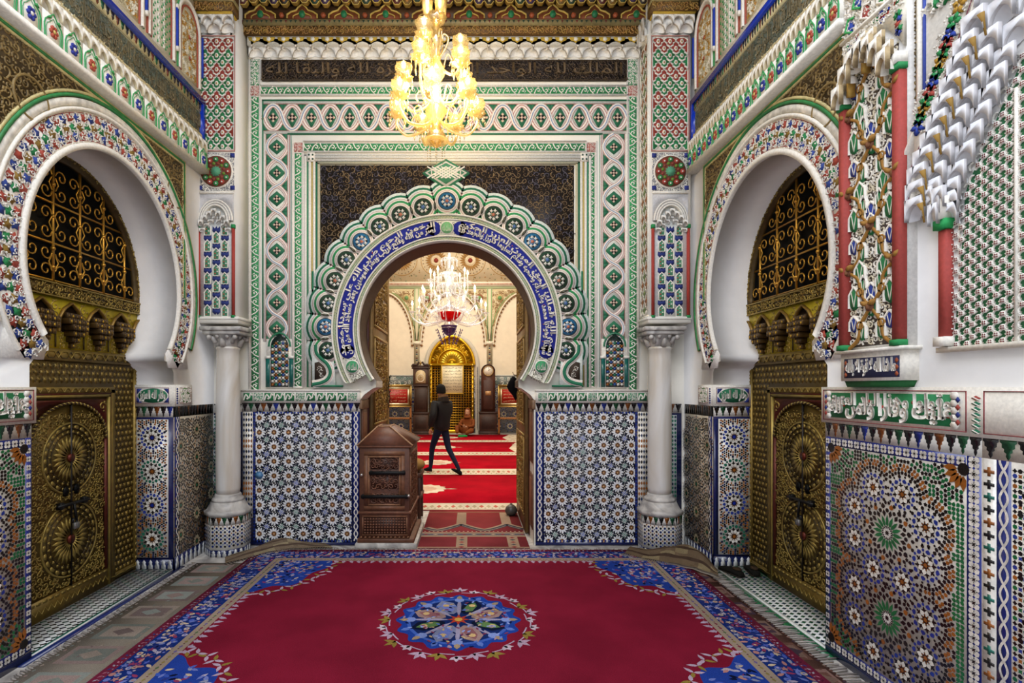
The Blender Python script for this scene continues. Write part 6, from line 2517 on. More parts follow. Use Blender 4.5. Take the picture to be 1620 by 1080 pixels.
# carved frieze of sun-rosettes
A = M()
z0, z1 = hz(446), hz(372)
A.rect(-4.6, z0, 4.2, z1, L('d8c7a6'), 0, .02)
rnd = random.Random(6)
for k in range(-3, 3):
    cx = hx(690) + (k + 0) * 54 * KF * 1.0; cz = hz(412)
    r = 26 * KF
    for q in range(24):
        a = 2 * pi * q / 24
        A.petal(cx, cz, r * .30, r * .66, r * .10, a, L('a5793c'), .02, .035)
        A.ngon(cx + r * .80 * cos(a), cz + r * .80 * sin(a), r * .035, 5, L('7a6a50'), .02, .03)
    A.arc(cx, cz, r * .92, 0, 2 * pi, .02, L('b08a4c'), .02, .04, n=32)
    A.arc(cx, cz, r * .24, 0, 2 * pi, .016, L('efe3c4'), .02, .045, n=16)
    A.ngon(cx, cz, r * .14, 10, L('8a2f1c'), .02, .045)
for k in range(420):
    x = rnd.uniform(-4.0, 2.6); z = rnd.uniform(z0, z1)
    if all((x - (hx(690) + q * 54 * KF)) ** 2 + (z - hz(412)) ** 2 > (27 * KF) ** 2 for q in range(-3, 3)):
        A.dia(x, z, .07, .04, [L('8a7a5c'), L('a5793c'), L('6f7f5c')][k % 3], .02, .03, ang=rnd.random() * 3)
A.rect(-4.6, hz(453), 4.2, z0, L('efe6cf'), 0, .05)
for k in range(130):
    A.rect(-4.0 + k * .05, hz(451), -3.97 + k * .05, hz(448), L('b5745c'), .05, .055)
A.rect(-4.6, hz(457), 4.2, hz(453), L('a9b58c'), 0, .03)
A.build('sunburst_frieze', M_STUCCO, wf, hall_fr)

# three blind lobed arches with carved spandrels
A = M()
zt = hz(457)
for (xa, xb) in ((606, 658), (667, 769), (777, 822), ):
    pass
arches = ((hx(606 - 48), hx(657)), (hx(662), hx(772)), (hx(777), hx(877)))
for (a, b) in arches:
    cx = (a + b) / 2; hw = (b - a) / 2 * .93; zs = hz(545)
    n = 18
    cur = []
    for i in range(n + 1):
        t = i / n
        a_ = pi / 2 * t
        cur.append((hw * cos(a_ * 1.0), (hz(463) - zs) * sin(a_) ** 1.0))
    left = [(cx - p[0], zs + p[1]) for p in cur]; right = [(cx + p[0], zs + p[1]) for p in cur]
    for side, L_ in ((-1, left), (1, right)):
        ex = a if side < 0 else b
        A.poly([(ex, zs)] + L_ + [(cx, zt), (ex, zt)], L('cbb98f'), 0, .03)
        A.stroke(L_, .05, L('efe6cf'), .03, .06)
        A.stroke([(cx + (p[0] - cx) * 1.10, p[1] + .06) for p in L_ if p[1] < zt - .2], .025, L('7fa86c'), .03, .05)
        for p in L_:
            A.star(p[0] - side * .03, p[1] - .03, .06, .03, 5, L('9a6a3c'), .02, .05)
        qx = ex - side * .32; qz = zt - .34
        A.ngon(qx, qz, .15, 10, L('8f5a3a') if (a, b) == arches[1] else L('c9b07c'), .03, .045)
        A.ngon(qx, qz, .08, 8, L('6f9a5c'), .045, .055)
        scroll(A, min(ex, ex - side * .85), zs + .3, max(ex, ex - side * .85), zt - .05, .12, lambda x, z, L_=L_: all((x - p[0]) ** 2 + (z - p[1]) ** 2 > .10 ** 2 for p in L_) and (abs(x - cx) > hw or z > zs + (hz(463) - zs) * sqrt(max(0, 1 - ((x - cx) / hw) ** 2))), (L('e6d9b8'), L('8f6a40')), .03, .045, w=.3, n=7, leaf=False)
for px in (659.5, 774.5):
    x = hx(px)
    A.rect(x - .10, hz(580), x + .10, zt, L('d9cfae'), 0, .05)
    for q in (-.07, .07):
        A.rect(x + q - .012, hz(540), x + q + .012, zt, L('7fa86c'), .05, .06)
    for k in range(20):
        A.dia(x, hz(538) - k * .075, .09, .06, [L('7a4a3a'), L('3c5a6a'), L('c2b48c')][k % 3], .05, .058)
    A.rect(x - .13, hz(545), x + .13, hz(540), L('efe6cf'), 0, .09)
A.build('blind_arch_arcade', M_STUCCO, wf, hall_fr)

# ---------------------------------------------- gilded gate with sunburst lunette
G = empty('gilded_gate', (hx(715), YF - .03, 0), 'tall gilded lattice gate with sunburst lunette on the far hall wall', 'gate')
gx = hx(715)
gfr = lambda p: np.stack([p[:, 0], -p[:, 2], p[:, 1]], 1)
hw = 35 * KF
zs = hz(577); zt = hz(536)
A = M()
A.rect(-hw, 0, hw, zs + .02, L('2a2010'), 0, .02)
A.build('dark_backing', M_WOOD, G, gfr)
A = M()
for x in (-hw + .05, hw - .05):
    A.rect(x - .05, 0, x + .05, zs, L('c9991f'), .02, .10)
    for k in range(14):
        A.dia(x, .3 + k * .17, .05, .12, L('f0d060'), .10, .12)
A.rect(-hw, zs - .05, hw, zs + .05, L('d0a020'), .02, .11)
A.rect(-hw, 0, hw, .12, L('c9991f'), .02, .10)
A.build('gilded_frame', M_GOLD, G, gfr)
A = M()
nx = 15; nz = 26
for i in range(1, nx):
    x = -hw + .1 + (2 * hw - .2) * i / nx
    A.rect(x - .012, .1, x + .012, zs, L('b88a24'), .03, .06)
for j in range(1, nz):
    z = .1 + (zs - .1) * j / nz
    A.rect(-hw + .1, z - .012, hw - .1, z + .012, L('b88a24'), .03, .065)
A.build('lattice', M_GOLD, G, gfr)
A = M()
P = [(-hw, zs)] + [(-hw * cos(pi * i / 20), zs + (zt - zs) * (sin(pi * i / 20) + .10 * sin(pi * i / 20) ** 8)) for i in range(21)] + [(hw, zs)]
A.poly(P[1:-1], L('b98c10'), .0, .04)
A.stroke(P[1:-1], .10, L('e0b428'), .04, .09)
for k in range(13):
    a = pi * (k + .5) / 13
    A.petal(0, zs + .05, .16, .48, .075, a, L('f2d24a'), .04, .075)
A.ngon(0, zs + .05, .13, 14, L('a8820e'), .04, .07)
A.arc(0, zs + .05, .53, 0, pi, .03, L('f0cc40'), .04, .08)
scroll(A, -hw + .1, zs + .1, hw - .1, zt - .1, .11, lambda x, z: (x ** 2 + (z - zs) ** 2) > .36 and (x / hw) ** 2 + ((z - zs) / (zt - zs)) ** 2 < .8, (L('f0cc40'), L('8a6a10')), .04, .06, w=.3, n=7, leaf=False)
A.build('sunburst_lunette', M_GOLD, G, gfr)
# carved pale surround
A = M()
sr = [(-hw - .12, 0)] + [(-(hw + .12) * cos(pi * i / 20), zs + (zt - zs + .12) * sin(pi * i / 20)) for i in range(21)] + [(hw + .12, 0)]
A.stroke(sr, .16, L('cfcabc'), 0, .05)
for k in range(60):
    t = k / 60
    z = .15 + t * (zs - .2)
    for s in (-1, 1):
        A.dia(s * (hw + .12), z, .06, .035, L('6f7078'), .05, .055)
A.build('carved_surround', M_STUCCO, G, gfr)
# white inscription board hung on the gate
A = M()
A.rect(-.41, 0, .41, 1.08, L('efe6c4'), 0, .03)
A.frame(-.41, 0, .41, 1.08, .035, L('d0a63a'), .03, .05)
for k in range(8):
    y = .96 - k * .115
    lettering(A, ['الله نور السماوات', 'والارض مثل نوره', 'كمشكاة فيها مصباح', 'المصباح في زجاجة', 'الزجاجة كانها كوكب', 'دري يوقد من شجرة', 'مباركة زيتونة', 'لا شرقية ولا غربية'][k], -.33, y - .035, .33, y + .04, L('5a4a32'), .03, .033, off=0, res=1)
o = A.build('inscription_board', M_PAINT, None, gfr, loc=(hx(716), YF - .18, hz(623)))
tag(o, 'white lettered board in thin gold frame hanging on the gilded gate', 'sign')


# ---------------------------------------------- tall case clocks
def clock_base(o, w, h1, wood, dark):
    A = M()
    A.box(-w / 2 - .04, -.22, 0, w / 2 + .04, .2, .10, dark, .01)
    A.box(-w / 2, -.2, .10, w / 2, .2, h1, wood, .01)
    A.box(-w / 2 - .03, -.23, h1, w / 2 + .03, .2, h1 + .07, dark, .01)
    A.box(-w / 2 + .07, -.212, .2, w / 2 - .07, -.2, h1 - .1, dark, .004)
    A.build('plinth', M_WOOD, o)


W1, W2 = L('4a3022'), L('38231a')
o = empty('longcase_clock', (hx(668), YF - .45, .0), 'dark wooden tall case clock with scrolled top left of the gilded gate', 'clock')
clock_base(o, .54, .72, W1, W2)
A = M()
A.box(-.24, -.17, .79, .24, .18, 1.72, W1, .01)
A.box(-.19, -.185, .9, .19, -.17, 1.62, W2, .004)
for x in (-.225, .225):
    A.tube([(x, -.17, .82), (x, -.17, 1.70)], .018, W2, 8)
A.build('trunk', M_WOOD, o)
A = M()
A.box(-.29, -.22, 1.72, .29, .2, 1.78, W2, .01)
A.box(-.27, -.2, 1.78, .27, .2, 2.36, W1, .01)
A.box(-.32, -.23, 2.36, .32, .2, 2.41, W2, .01)
for s in (-1, 1):
    A.tube(spline([(s * .31, -.2, 2.42), (s * .27, -.2, 2.50), (s * .14, -.2, 2.50), (s * .07, -.2, 2.58)], 4), [.035] * 12 + [.02], W2, 8)
    A.ball(s * .07, -.2, 2.58, .04, W2)
A.box(-.28, -.2, 2.41, .28, .0, 2.48, W1, .01)
A.ball(0, -.2, 2.56, .045, L('b08a3a')); A.lathe([(.02, 2.48), (.03, 2.54), (.008, 2.66)], L('b08a3a'), 0, -.2, 10)
A.build('hood', M_WOOD, o)
A = M()
A.poly([(-.18, 1.84), (.18, 1.84), (.18, 2.14)] + [(.18 * cos(pi * i / 12), 2.14 + .17 * sin(pi * i / 12)) for i in range(1, 12)] + [(-.18, 2.14)], L('c9b48a'), .20, .215)
A.arc(0, 2.02, .13, 0, 2 * pi, .022, L('e8e0c8'), .215, .222, n=24)
for k in range(12):
    A.dia(.13 * cos(k * pi / 6), 2.02 + .13 * sin(k * pi / 6), .02, .012, L('2a1c10'), .222, .224, ang=k * pi / 6)
A.stroke([(0, 2.02), (.05, 2.07)], .010, L('1a1410'), .222, .226); A.stroke([(0, 2.02), (-.02, 2.12)], .008, L('1a1410'), .222, .226)
A.build('dial', M_PAINT, o, gfr)

o = empty('longcase_clock', (hx(771.5), YF - .45, 0), 'reddish brown round-topped tall case clock with white dial right of the gilded gate', 'clock')
clock_base(o, .62, .74, L('4a2a1e'), L('38201a'))
A = M()
n = 14
body = [(-.25, .81), (.25, .81), (.25, 2.28)] + [(.25 * cos(pi * i / n), 2.28 + .24 * sin(pi * i / n)) for i in range(1, n)] + [(-.25, 2.28)]
b0 = [(p[0], -.18, p[1]) for p in body]; b1 = [(p[0], .18, p[1]) for p in body]
A.loft([b1, b0], L('552e20'), True, True)
A.stroke([(p[0] * .9, 2.28 + (p[1] - 2.28) * .9) if p[1] > 2.2 else (p[0] * .9, p[1] + .04) for p in body], .03, L('3a1f16'), .18, .2)
A2 = M(); A2.stamp(A.arrays())
A2 = M()
A2.loft([b1, b0], L('552e20'), True, True)
A2.box(-.17, -.195, .9, .17, -.18, 1.95, L('45241a'), .004)
A2.tube([(x[0] * .94, -.185, 2.28 + (x[1] - 2.28) * .94 if x[1] > 2.2 else x[1]) for x in body[2:]] , .018, L('3a1f16'), 6)
A2.build('case', M_WOOD, o)
A = M()
A.ngon(0, 2.28, .17, 28, L('e9e4d6'), .18, .20)
A.arc(0, 2.28, .178, 0, 2 * pi, .022, L('a8803a'), .18, .215, n=28)
for k in range(12):
    A.dia(.135 * cos(k * pi / 6), 2.28 + .135 * sin(k * pi / 6), .035, .014, L('1a1410'), .20, .203, ang=k * pi / 6)
A.stroke([(0, 2.28), (.07, 2.34)], .012, L('1a1410'), .2, .205); A.stroke([(0, 2.28), (.0, 2.40)], .009, L('1a1410'), .2, .205)
A.build('dial', M_PAINT, o, gfr)
A = M(); A.rect(-.10, 1.40, .10, 1.56, L('b58a5c'), .19, .2)
A.build('brass_plate', M_PAINT, o, gfr)


# ---------------------------------------------- framed red panels on wooden stands
def easel(x0, x1, y, label):
    o = empty('sign_stand', ((x0 + x1) / 2, y, 0), label, 'sign')
    w = (x1 - x0) / 2
    A = M(); wd = L('a8703a')
    for x in (-w + .04, w - .04):
        A.box(x - .035, -.03, 0, x + .035, .03, 1.75, wd, .006)
        A.box(x - .03, -.03, 0, x + .03, .30, .05, wd, .004)
    A.box(-w, -.03, .55, w, .03, .62, wd, .005)
    A.build('wooden_stand', M_WOOD, o)
    A = M()
    A.box(-w, -.06, .98, w, -.0, 1.78, L('8f7038'), .01)
    A.frame(-w + .01, .99, w - .01, 1.77, .05, L('c2a050'), .06, .08)
    A2 = M()
    A2.box(-w, -.06, .98, w, 0, 1.78, L('8f7038'), .01)
    A2.stamp(M_frame(w), fn=lambda q: np.stack([q[:, 0], -q[:, 2], q[:, 1]], 1))
    A2.build('gilt_frame', M_GOLD, o)
    A = M()
    A.rect(-w + .15, 1.14, w - .15, 1.62, L('a31f16'), .062, .066)
    for k in range(4):
        lettering(A, ['بسم الله الرحمن الرحيم', 'والله غفور رحيم', 'صدق الله العظيم', 'الحمد لله رب العالمين'][k], -w + .2, 1.52 - k * .115, w - .2, 1.59 - k * .115, L('e8c7a0'), .066, .069, off=0, res=1)
    A.build('red_lettered_panel', M_PAINT, o, gfr)
    return o


def M_frame(w):
    A = M()
    for (t0, t1, c, h) in ((.0, .04, L('c9a860'), .085), (.05, .09, L('9a8048'), .07), (.10, .14, L('e6dcc0'), .065)):
        A.frame(-w + t0, .98 + t0, w - t0, 1.78 - t0, t1 - t0, c, .06, h)
    return A.arrays()


easel(hx(606) - .35, hx(655), YF - .75, 'red lettered panel in gilt frame on a wooden stand left of the clocks')
easel(hx(786), hx(850), YF - .75, 'red lettered panel in gilt frame on a wooden stand right of the clocks')


# ---------------------------------------------- open door leaves in the passage
def leaf(name, x, label_side):
    D = tag(empty(name, (0, 0, 0)), kind='structure')
    A = M()
    A.box(x - .03, 6.05, .02, x + .03, 7.12, 3.55, L('7d6136'), .004)
    s = 1 if x < 0 else -1
    fr = (lambda p: np.stack([x + s * (.03 + p[:, 2]), p[:, 0], p[:, 1]], 1))
    B = M()
    for (a, b, c_, d) in ((6.12, .2, 7.05, 1.15), (6.12, 1.25, 7.05, 2.3), (6.12, 2.4, 7.05, 3.45)):
        B.rect(a, b, c_, d, L('6d5228'), 0, .004)
        B.frame(a, b, c_, d, .03, L('a5864a'), .0, .014)
        scroll(B, a + .05, b + .05, c_ - .05, d - .05, .085, cols=(L('b5934c'), L('94763a')), z0=.004, z1=.014, w=.22, n=9)
    A.build('leaf_board', M_BRASS, D)
    B.build('embossed_panel', M_BRASS, D, fr)
    # dark red post behind the jamb
    C = M()
    C.box(x - s * .04 - .03, 6.02, 0, x - s * .04 + .03, 6.09, 3.5, L('4f1712'), .004)
    C.box(x + s * .02 - .012, 7.07, 0.02, x + s * .02 + .03 * 1, 7.13, 3.55, L('9a7b42'), .004)
    C.build('hinge_post', M_WOOD, D)


leaf('door_3', -1.16, 'left')
leaf('door_4', .655, 'right')

# ============================================================ chandeliers
def chandelier(name, loc, label, tiers, glass, bulbm, ceil_z, scale=1.0, crystals=True, bowl=None, shade=None, lights=(), top_extra=None, flower=True):
    o = empty(name, loc, label, 'chandelier')
    S = M(); gc = L('e8cf96')
    prof = [(.012, -.20), (.05, -.16), (.075, -.10), (.04, -.05), (.03, 0), (.06, .05), (.085, .10), (.05, .16), (.028, .22), (.03, .34), (.06, .38), (.07, .43), (.035, .50), (.025, .62), (.05, .66), (.03, .72), (.02, .9)]
    S.lathe([(r * scale, z * scale) for r, z in prof], gc, n=16, flute=8, fl=.10)
    S.build('glass_stem', glass, o, smooth=True)
    C = M()
    zt = ceil_z - loc[2]
    C.tube([(0, 0, .85 * scale), (0, 0, zt)], .010, L('c9a24a'), 6)
    C.lathe([(.09, zt - .05), (.10, zt - .01), (.02, zt)], L('c9a24a'), n=16)
    C.build('gilt_chain', M_GOLD, o)
    if bowl:
        for (r, z, h, mat) in bowl:
            B = M()
            n = 24
            B.lathe([(.01, z - h), (r * .55, z - h * .8), (r * .9, z - h * .3), (r, z), (r * 1.08, z + .01), (r * .96, z + .005), (r * .5, z - h * .6), (.01, z - h * .8)], L('ffffff'), n=n, flute=12, fl=.05)
            B.build('glass_bowl', mat, o, smooth=True)
    k = 0
    proto = None
    for (n, R, z, rise, ph) in tiers:
        for i in range(n):
            a = ph + 2 * pi * i / n
            if i == 0:
                T = M()
                pts = spline([(.03, 0, .0), (R * .35, 0, -.07 * scale), (R * .75, 0, -.09 * scale), (R, 0, -.0), (R, 0, rise)], 5)
                rr = [.012 * scale] * len(pts)
                T.tube(pts, rr, gc, 7)
                c2 = spline([(R * .30, 0, -.05 * scale), (R * .45, 0, .07 * scale), (R * .62, 0, .03 * scale), (R * .55, 0, -.02 * scale)], 4)
                T.tube(c2, .007 * scale, gc, 5)
                arm = T.build('arm', glass, o, smooth=True)
                Cc = M()
                r0 = (.062 if not bowl else .045) * scale
                Cc.lathe([(.012, rise - .01), (r0 * .6, rise + .0), (r0, rise + .022), (r0 * 1.25, rise + .03), (r0 * .9, rise + .028), (r0 * .4, rise + .015)], gc, R, 0, 16, flute=8, fl=.12)
                if shade:
                    Cc.lathe([(r0 * .55, rise + .03), (r0 * .8, rise + .06), (r0 * 1.05, rise + .10), (r0 * 1.1, rise + .125)], gc, R, 0, 14, flute=7, fl=.10)
                cup = Cc.build('drip_cup', glass, arm, smooth=True)
                K = M()
                K.lathe([(.011 * scale, rise + .02), (.011 * scale, rise + .10 * scale)], L('efe6cc'), R, 0, 10)
                K.build('candle_tube', M_PAINT, arm)
                Bb = M()
                zb = rise + .10 * scale
                Bb.lathe([(.006, zb), (.015 * scale, zb + .012 * scale), (.017 * scale, zb + .028 * scale), (.010 * scale, zb + .050 * scale), (.001, zb + .072 * scale)], L('ffffff'), R, 0, 10)
                Bb.build('candle_bulb', bulbm, arm, smooth=True)
                if crystals:
                    X = M()
                    for q in range(6):
                        b = 2 * pi * q / 6
                        x, y = R + r0 * 1.15 * cos(b), r0 * 1.15 * sin(b)
                        X.ngon(0, 0, .0001, 3, gc, 0)
                        X.lathe([(.001, rise + .02), (.007, rise + .0), (.001, rise - .02)], gc, x, y, 5)
                        X.lathe([(.001, rise - .022), (.009, rise - .05), (.001, rise - .085)], gc, x, y, 5)
                    tag(X.build('crystal_drops', glass if not bowl else M_CRYSTAL, arm), kind='stuff')
                arm.location = (0, 0, z); arm.rotation_euler = (0, 0, a)
                first = arm
            else:
                c = copy_tree(first, o)
                c.location = (0, 0, z); c.rotation_euler = (0, 0, a)
    # crystal strings below
    X = M()
    for q in range(8):
        b = 2 * pi * q / 8
        for j in range(8):
            X.lathe([(.0005, 0), (.005, -.007), (.0005, -.014)], gc, .07 * scale * cos(b), .07 * scale * sin(b), 5)
            off = len(X.v) - 15
            for t in range(off, len(X.v)):
                v = X.v[t]; X.v[t] = (v[0], v[1], v[2] - .16 * scale - j * .020)
    X.lathe([(.01, -.16 * scale), (.10 * scale, -.15 * scale), (.105 * scale, -.14 * scale), (.03, -.12 * scale)], L('b08a4a'), n=18)
    tag(X.build('crystal_fringe', glass, o), kind='stuff')
    if top_extra:
        top_extra(o)
    for (dx, dy, dz, e, col, s) in lights:
        l = light('chandelier_glow', 'POINT', (dx, dy, dz), e, col, s, parent=o)
    return o


def upper_shades(o):
    """three large white glass tulips round the top of the stem"""
    for i in range(3):
        a = -pi / 2 + .5 + i * 2 * pi / 3
        A = M()
        A.lathe([(.012, .86), (.030, .88), (.042, .95), (.050, 1.04), (.062, 1.10), (.066, 1.14), (.058, 1.14), (.046, 1.05), (.036, .95), (.012, .89)], L('fff2d0'), .072 * cos(a), .072 * sin(a), 18)
        A.build('tulip_shade', M_GLASS, o, smooth=True)
        B = M()
        B.lathe([(.004, .90), (.012, .92), (.012, .95), (.001, .985)], L('ffffff'), .072 * cos(a), .072 * sin(a), 8)
        B.build('candle_bulb', M_BULB, o, smooth=True)
    C = M()
    for i in range(6):
        a = i * pi / 3
        pts = spline([(.02 * cos(a), .02 * sin(a), .52), (.08 * cos(a), .08 * sin(a), .62), (.10 * cos(a), .10 * sin(a), .70), (.06 * cos(a), .06 * sin(a), .73), (.05 * cos(a), .05 * sin(a), .68)], 4)
        C.tube(pts, .008, L('e8cf96'), 5)
    tag(C.build('glass_scrolls', M_GLASS, o, smooth=True), kind='stuff')
    C = M()
    C.lathe([(.02, .80), (.06, .83), (.085, .87), (.03, .86)], L('e8cf96'), n=18, flute=9, fl=.1)
    C.build('glass_canopy', M_GLASS, o, smooth=True)


chandelier('chandelier', (-.285, 4.30, 3.86), 'gilded glass chandelier with lit candle bulbs hanging high before the great arch',
           [(7, .34, .02, .07, .2), (5, .27, .20, .16, .55), (3, .20, .50, .08, .1)], M_GLASS, M_BULB, 6.4, 1.0, True, shade=True,
           lights=((0, 0, .30, 52, (1.0, .78, .44), .16), (0, -.30, .12, 26, (1.0, .78, .44), .10)), top_extra=upper_shades)


def hall_top(o):
    A = M()
    for lv, (r, z, n) in enumerate(((.30, 1.15, 16), (.22, 1.55, 12), (.34, .85, 18))):
        for i in range(n):
            a = 2 * pi * i / n
            A.lathe([(.002, z), (.018, z - .04), (.002, z - .20)], L('ffffff'), r * cos(a), r * sin(a), 5)
        A.lathe([(r * .96, z + .02), (r * 1.02, z), (r * .9, z - .01)], L('ffffff'), n=20)
    A.lathe([(.04, .8), (.08, 1.0), (.04, 1.2), (.07, 1.4), (.04, 1.6), (.05, 2.2), (.03, 2.6)], L('ffffff'), n=14)
    tag(A.build('crystal_tiers', M_CRYSTAL, o), kind='stuff')
    B = M()
    for i in range(12):
        a = 2 * pi * i / 12
        for q in range(6):
            B.lathe([(.001, -.30 - q * .07), (.018, -.335 - q * .07), (.001, -.37 - q * .07)], L('ffffff'), (.35 - .03 * q) * cos(a), (.35 - .03 * q) * sin(a), 5)
    tag(B.build('crystal_basket', M_SMOKE, o), kind='stuff')
    for (x, y, z) in ((-.62, -.2, .95), (.55, -.3, .95), (-.72, 0, .2)):
        pass


chandelier('chandelier', (-.58, 14.0, 3.55), 'wide crystal chandelier with ruby bowl and many lights hanging in the prayer hall',
           [(10, .98, .0, .12, .1), (10, .72, .35, .16, .3), (8, .50, .75, .22, .2)], M_CRYSTAL, M_BULB2, 8.6, 1.9, True,
           bowl=((.30, .12, .22, M_RUBY), (.20, -.22, .28, M_SMOKE)), lights=((0, 0, 1.0, 14, (1.0, .86, .62), .35), (0, -.6, .2, 8, (1.0, .86, .62), .3)), top_extra=hall_top)


# ============================================================ carved wooden offering chest with hipped lid
def chest():
    o = empty('offering_chest', (-.915, 5.55 + .40, 0), 'carved brown wooden offering chest with hipped lid and two black iron bars in the doorway', 'chest')
    w, d = .265, .40      # half sizes
    W = L('5f3826'); W2 = L('4a2a1c'); W3 = L('7a4c34'); LT = L('b89a7c')
    A = M()
    A.box(-w - .04, -d - .04, .0, w + .08, d + .04, .055, L('b3a58e'), .006)
    A.build('stone_slab', M_GREYMARBLE, o)
    A = M()
    A.box(-w - .02, -d - .02, .055, w + .05, d + .02, .10, L('6a4028'), .006)
    A.box(-w, -d, .10, w, d, 1.06, W, .004)
    A.box(-w - .015, -d - .015, 1.06, w + .03, d + .015, 1.085, W3, .004)
    A.box(-w - .01, -d - .012, .36, w + .02, d + .01, .385, W3, .003)
    A.build('body', M_WOOD, o)
    fr = lambda p: np.stack([p[:, 0], -d - p[:, 2], p[:, 1]], 1)
    A = M()
    A.frame(-w + .05, .40, w - .05, 1.02, .045, L('7d5238'), 0, .010)
    A.frame(-w + .095, .45, w - .095, .97, .014, L('95694a'), .0, .016)
    for (z0, z1) in ((.48, .575), (.625, .785), (.83, .95)):
        A.rect(-w + .12, z0, w - .12, z1, W2, 0, .002)
        scroll(A, -w + .12, z0, w - .12, z1, .052, cols=(L('7a4c34'), L('6a4230')), z0=.002, z1=.014, w=.28, n=9, seed=int(z0 * 100))
    A.rect(-w + .04, .14, w - .03, .33, W2, 0, .003)
    for j in range(6):
        for i in range(15):
            A.dia(-w + .06 + i * .03, .16 + j * .029, .024, .024, L('7a4c34'), .003, .012)
    A.frame(-w + .03, .13, w - .02, .34, .014, L('7d5238'), 0, .012)
    for j in range(12):
        A.dia(-w + .02 + j * .045, .115, .030, .02, L('8a5c3c'), .0, .02)
    A.build('carved_front', M_WOOD, o, fr)
    fs = lambda p: np.stack([w + p[:, 2], p[:, 0], p[:, 1]], 1)
    A = M()
    A.frame(-d + .05, .15, d - .05, 1.0, .04, L('7d5238'), 0, .008)
    scroll(A, -d + .1, .2, d - .1, .95, .07, cols=(L('7a4c34'),), z0=0, z1=.010, w=.25, n=9)
    A.build('carved_side', M_WOOD, o, fs)
    # hipped lid
    A = M()
    rw, rd = .055, .16
    base = [(-w - .02, -d - .02, 1.085), (w + .035, -d - .02, 1.085), (w + .035, d + .02, 1.085), (-w - .02, d + .02, 1.085)]
    top = [(-.115, -rd, 1.265), (.02, -rd, 1.265), (.02, rd, 1.265), (-.115, rd, 1.265)]
    A.loft([base, top], L('6b3d29'), True, True)
    A.build('hipped_lid', M_WOOD, o)
    A = M()
    for a, b in zip(base, top):
        A.tube([a, b], .009, L('a87e5a'), 6)
    A.tube(top + [top[0]], .010, L('a87e5a'), 6)
    A.poly([(0, 0), (1, 0), (1, 1), (0, 1)], L('a87e5a'))
    A.v = A.v[:-4]; A.l = A.l[:-4]; A.n = A.n[:-1]; A.c = A.c[:-1]
    A.build('pale_ridge_strips', M_WOOD, o)
    for z, x0, x1 in ((.795, -.16, w - .04), (.595 - .05, -w + .02, w - .01)):
        B = M()
        B.box(x0, -d - .035, z - .018, x1, -d - .015, z + .018, L('ffffff'), .006)
        for x in (x0 + .02, x1 - .02):
            B.box(x - .012, -d - .02, z - .024, x + .012, -d + .005, z + .024, L('ffffff'), .003)
        bar = B.build('iron_bar', M_IRON, o)
        Kk = M(); Kk.ball(0, 0, 0, .016, L('c9c4ba'), 10)
        kx_ = -w + .03 if z > .7 else w - .005
        kk = Kk.build('round_lock', M_GOLD, bar)
        kk.location = (kx_, -d - .03, z - (.02 if z > .7 else -.01))


chest()

# small brown leather saddle-like cushion propped on a low stand behind the chest
o = empty('carved_seat', (-.735, 6.70, 0.012), 'low brown carved seat with tan padded top just behind the offering chest', 'seat')
A = M()
for x, y in ((-.06, -.16), (.09, -.16), (-.06, .16), (.09, .16)):
    A.box(x - .02, y - .02, 0, x + .02, y + .02, .62, L('4a2a1c'), .004)
A.box(-.09, -.19, .30, .12, .19, .34, L('5a3422'), .004)
A.box(-.09, -.19, .56, .12, .19, .62, L('5a3422'), .006)
A.build('wooden_frame', M_WOOD, o)
A = M()
A.loft([[(cx_ * sx, y, z) for (sx, y, z) in [(1, 0, 0)]] for cx_ in (1,)], L('8a6238')) if False else None
rings = []
for i in range(9):
    t = i / 8; y = -.20 + .40 * t; r = .5 + .5 * sin(pi * t) ** .5
    rings.append([(.015 + .135 * r * cos(a), y, .68 + .075 * r * sin(a) + .02) for a in [2 * pi * j / 14 for j in range(14)]])
A.loft(rings, L('94703c'), True, True)
A.build('padded_top', M_CLOTH, o, smooth=True)

# dark round stone weight by the right door leaf
A = M()
A.lathe([(.02, 0), (.09, .01), (.125, .06), (.13, .11), (.11, .17), (.06, .215), (.03, .225), (.028, .245), (.001, .25)], L('4a4640'), n=24)
o = A.build('door_weight', M_PAINT, smooth=True, loc=(.53, 6.92, 0.013))
o.scale = (.62, .62, .62)
tag(o, 'dark rounded weight on the floor at the foot of the right brass door leaf', 'weight')

# black cloth hanging from the right door leaf
A = M()
rings = []
rnd = random.Random(1)
for i, (z, r, dx) in enumerate(((0, .02, 0), (-.06, .07, .0), (-.16, .11, -.01), (-.28, .12, -.02), (-.40, .09, .0), (-.50, .05, .03), (-.60, .03, .05), (-.66, .008, .05))):
    rings.append([(dx + r * (1 + .25 * sin(3 * a + i)) * cos(a) * .9, r * .7 * (1 + .2 * sin(4 * a + i * .7)) * sin(a), z) for a in [2 * pi * j / 18 for j in range(18)]])
A.loft(rings, L('0d0d0f'), True, True)
o = A.build('black_cloth', M_CLOTH, smooth=True, loc=(.56, 6.95, 1.84))
o.scale = (.62, .62, .48)
tag(o, 'bunched black cloth hanging from the edge of the right brass door leaf', 'cloth')
A = M()
A.tube([(.0, 0, 0), (-.06, 0, .01), (-.08, 0, .05)], .008, L('c9b8a0'), 6)
o = A.build('coat_hook', M_GOLD, loc=(.63, 6.95, 1.85))
tag(o, 'small metal hook holding the black cloth on the right door leaf', 'hook')

A = M(); A.ngon(0, 0, .045, 6, L('3f6f9a'), 0, .012); A.ngon(0, 0, .03, 6, L('5b8ab0'), .012, .016)
o = A.build('wall_plate', M_PAINT, None, lambda p: np.stack([p[:, 0], -p[:, 2], p[:, 1]], 1), loc=(bx(411), YB - .013, bz(751)))
tag(o, 'small blue hexagonal plate on the star mosaic wall left of the offering chest', 'plate')

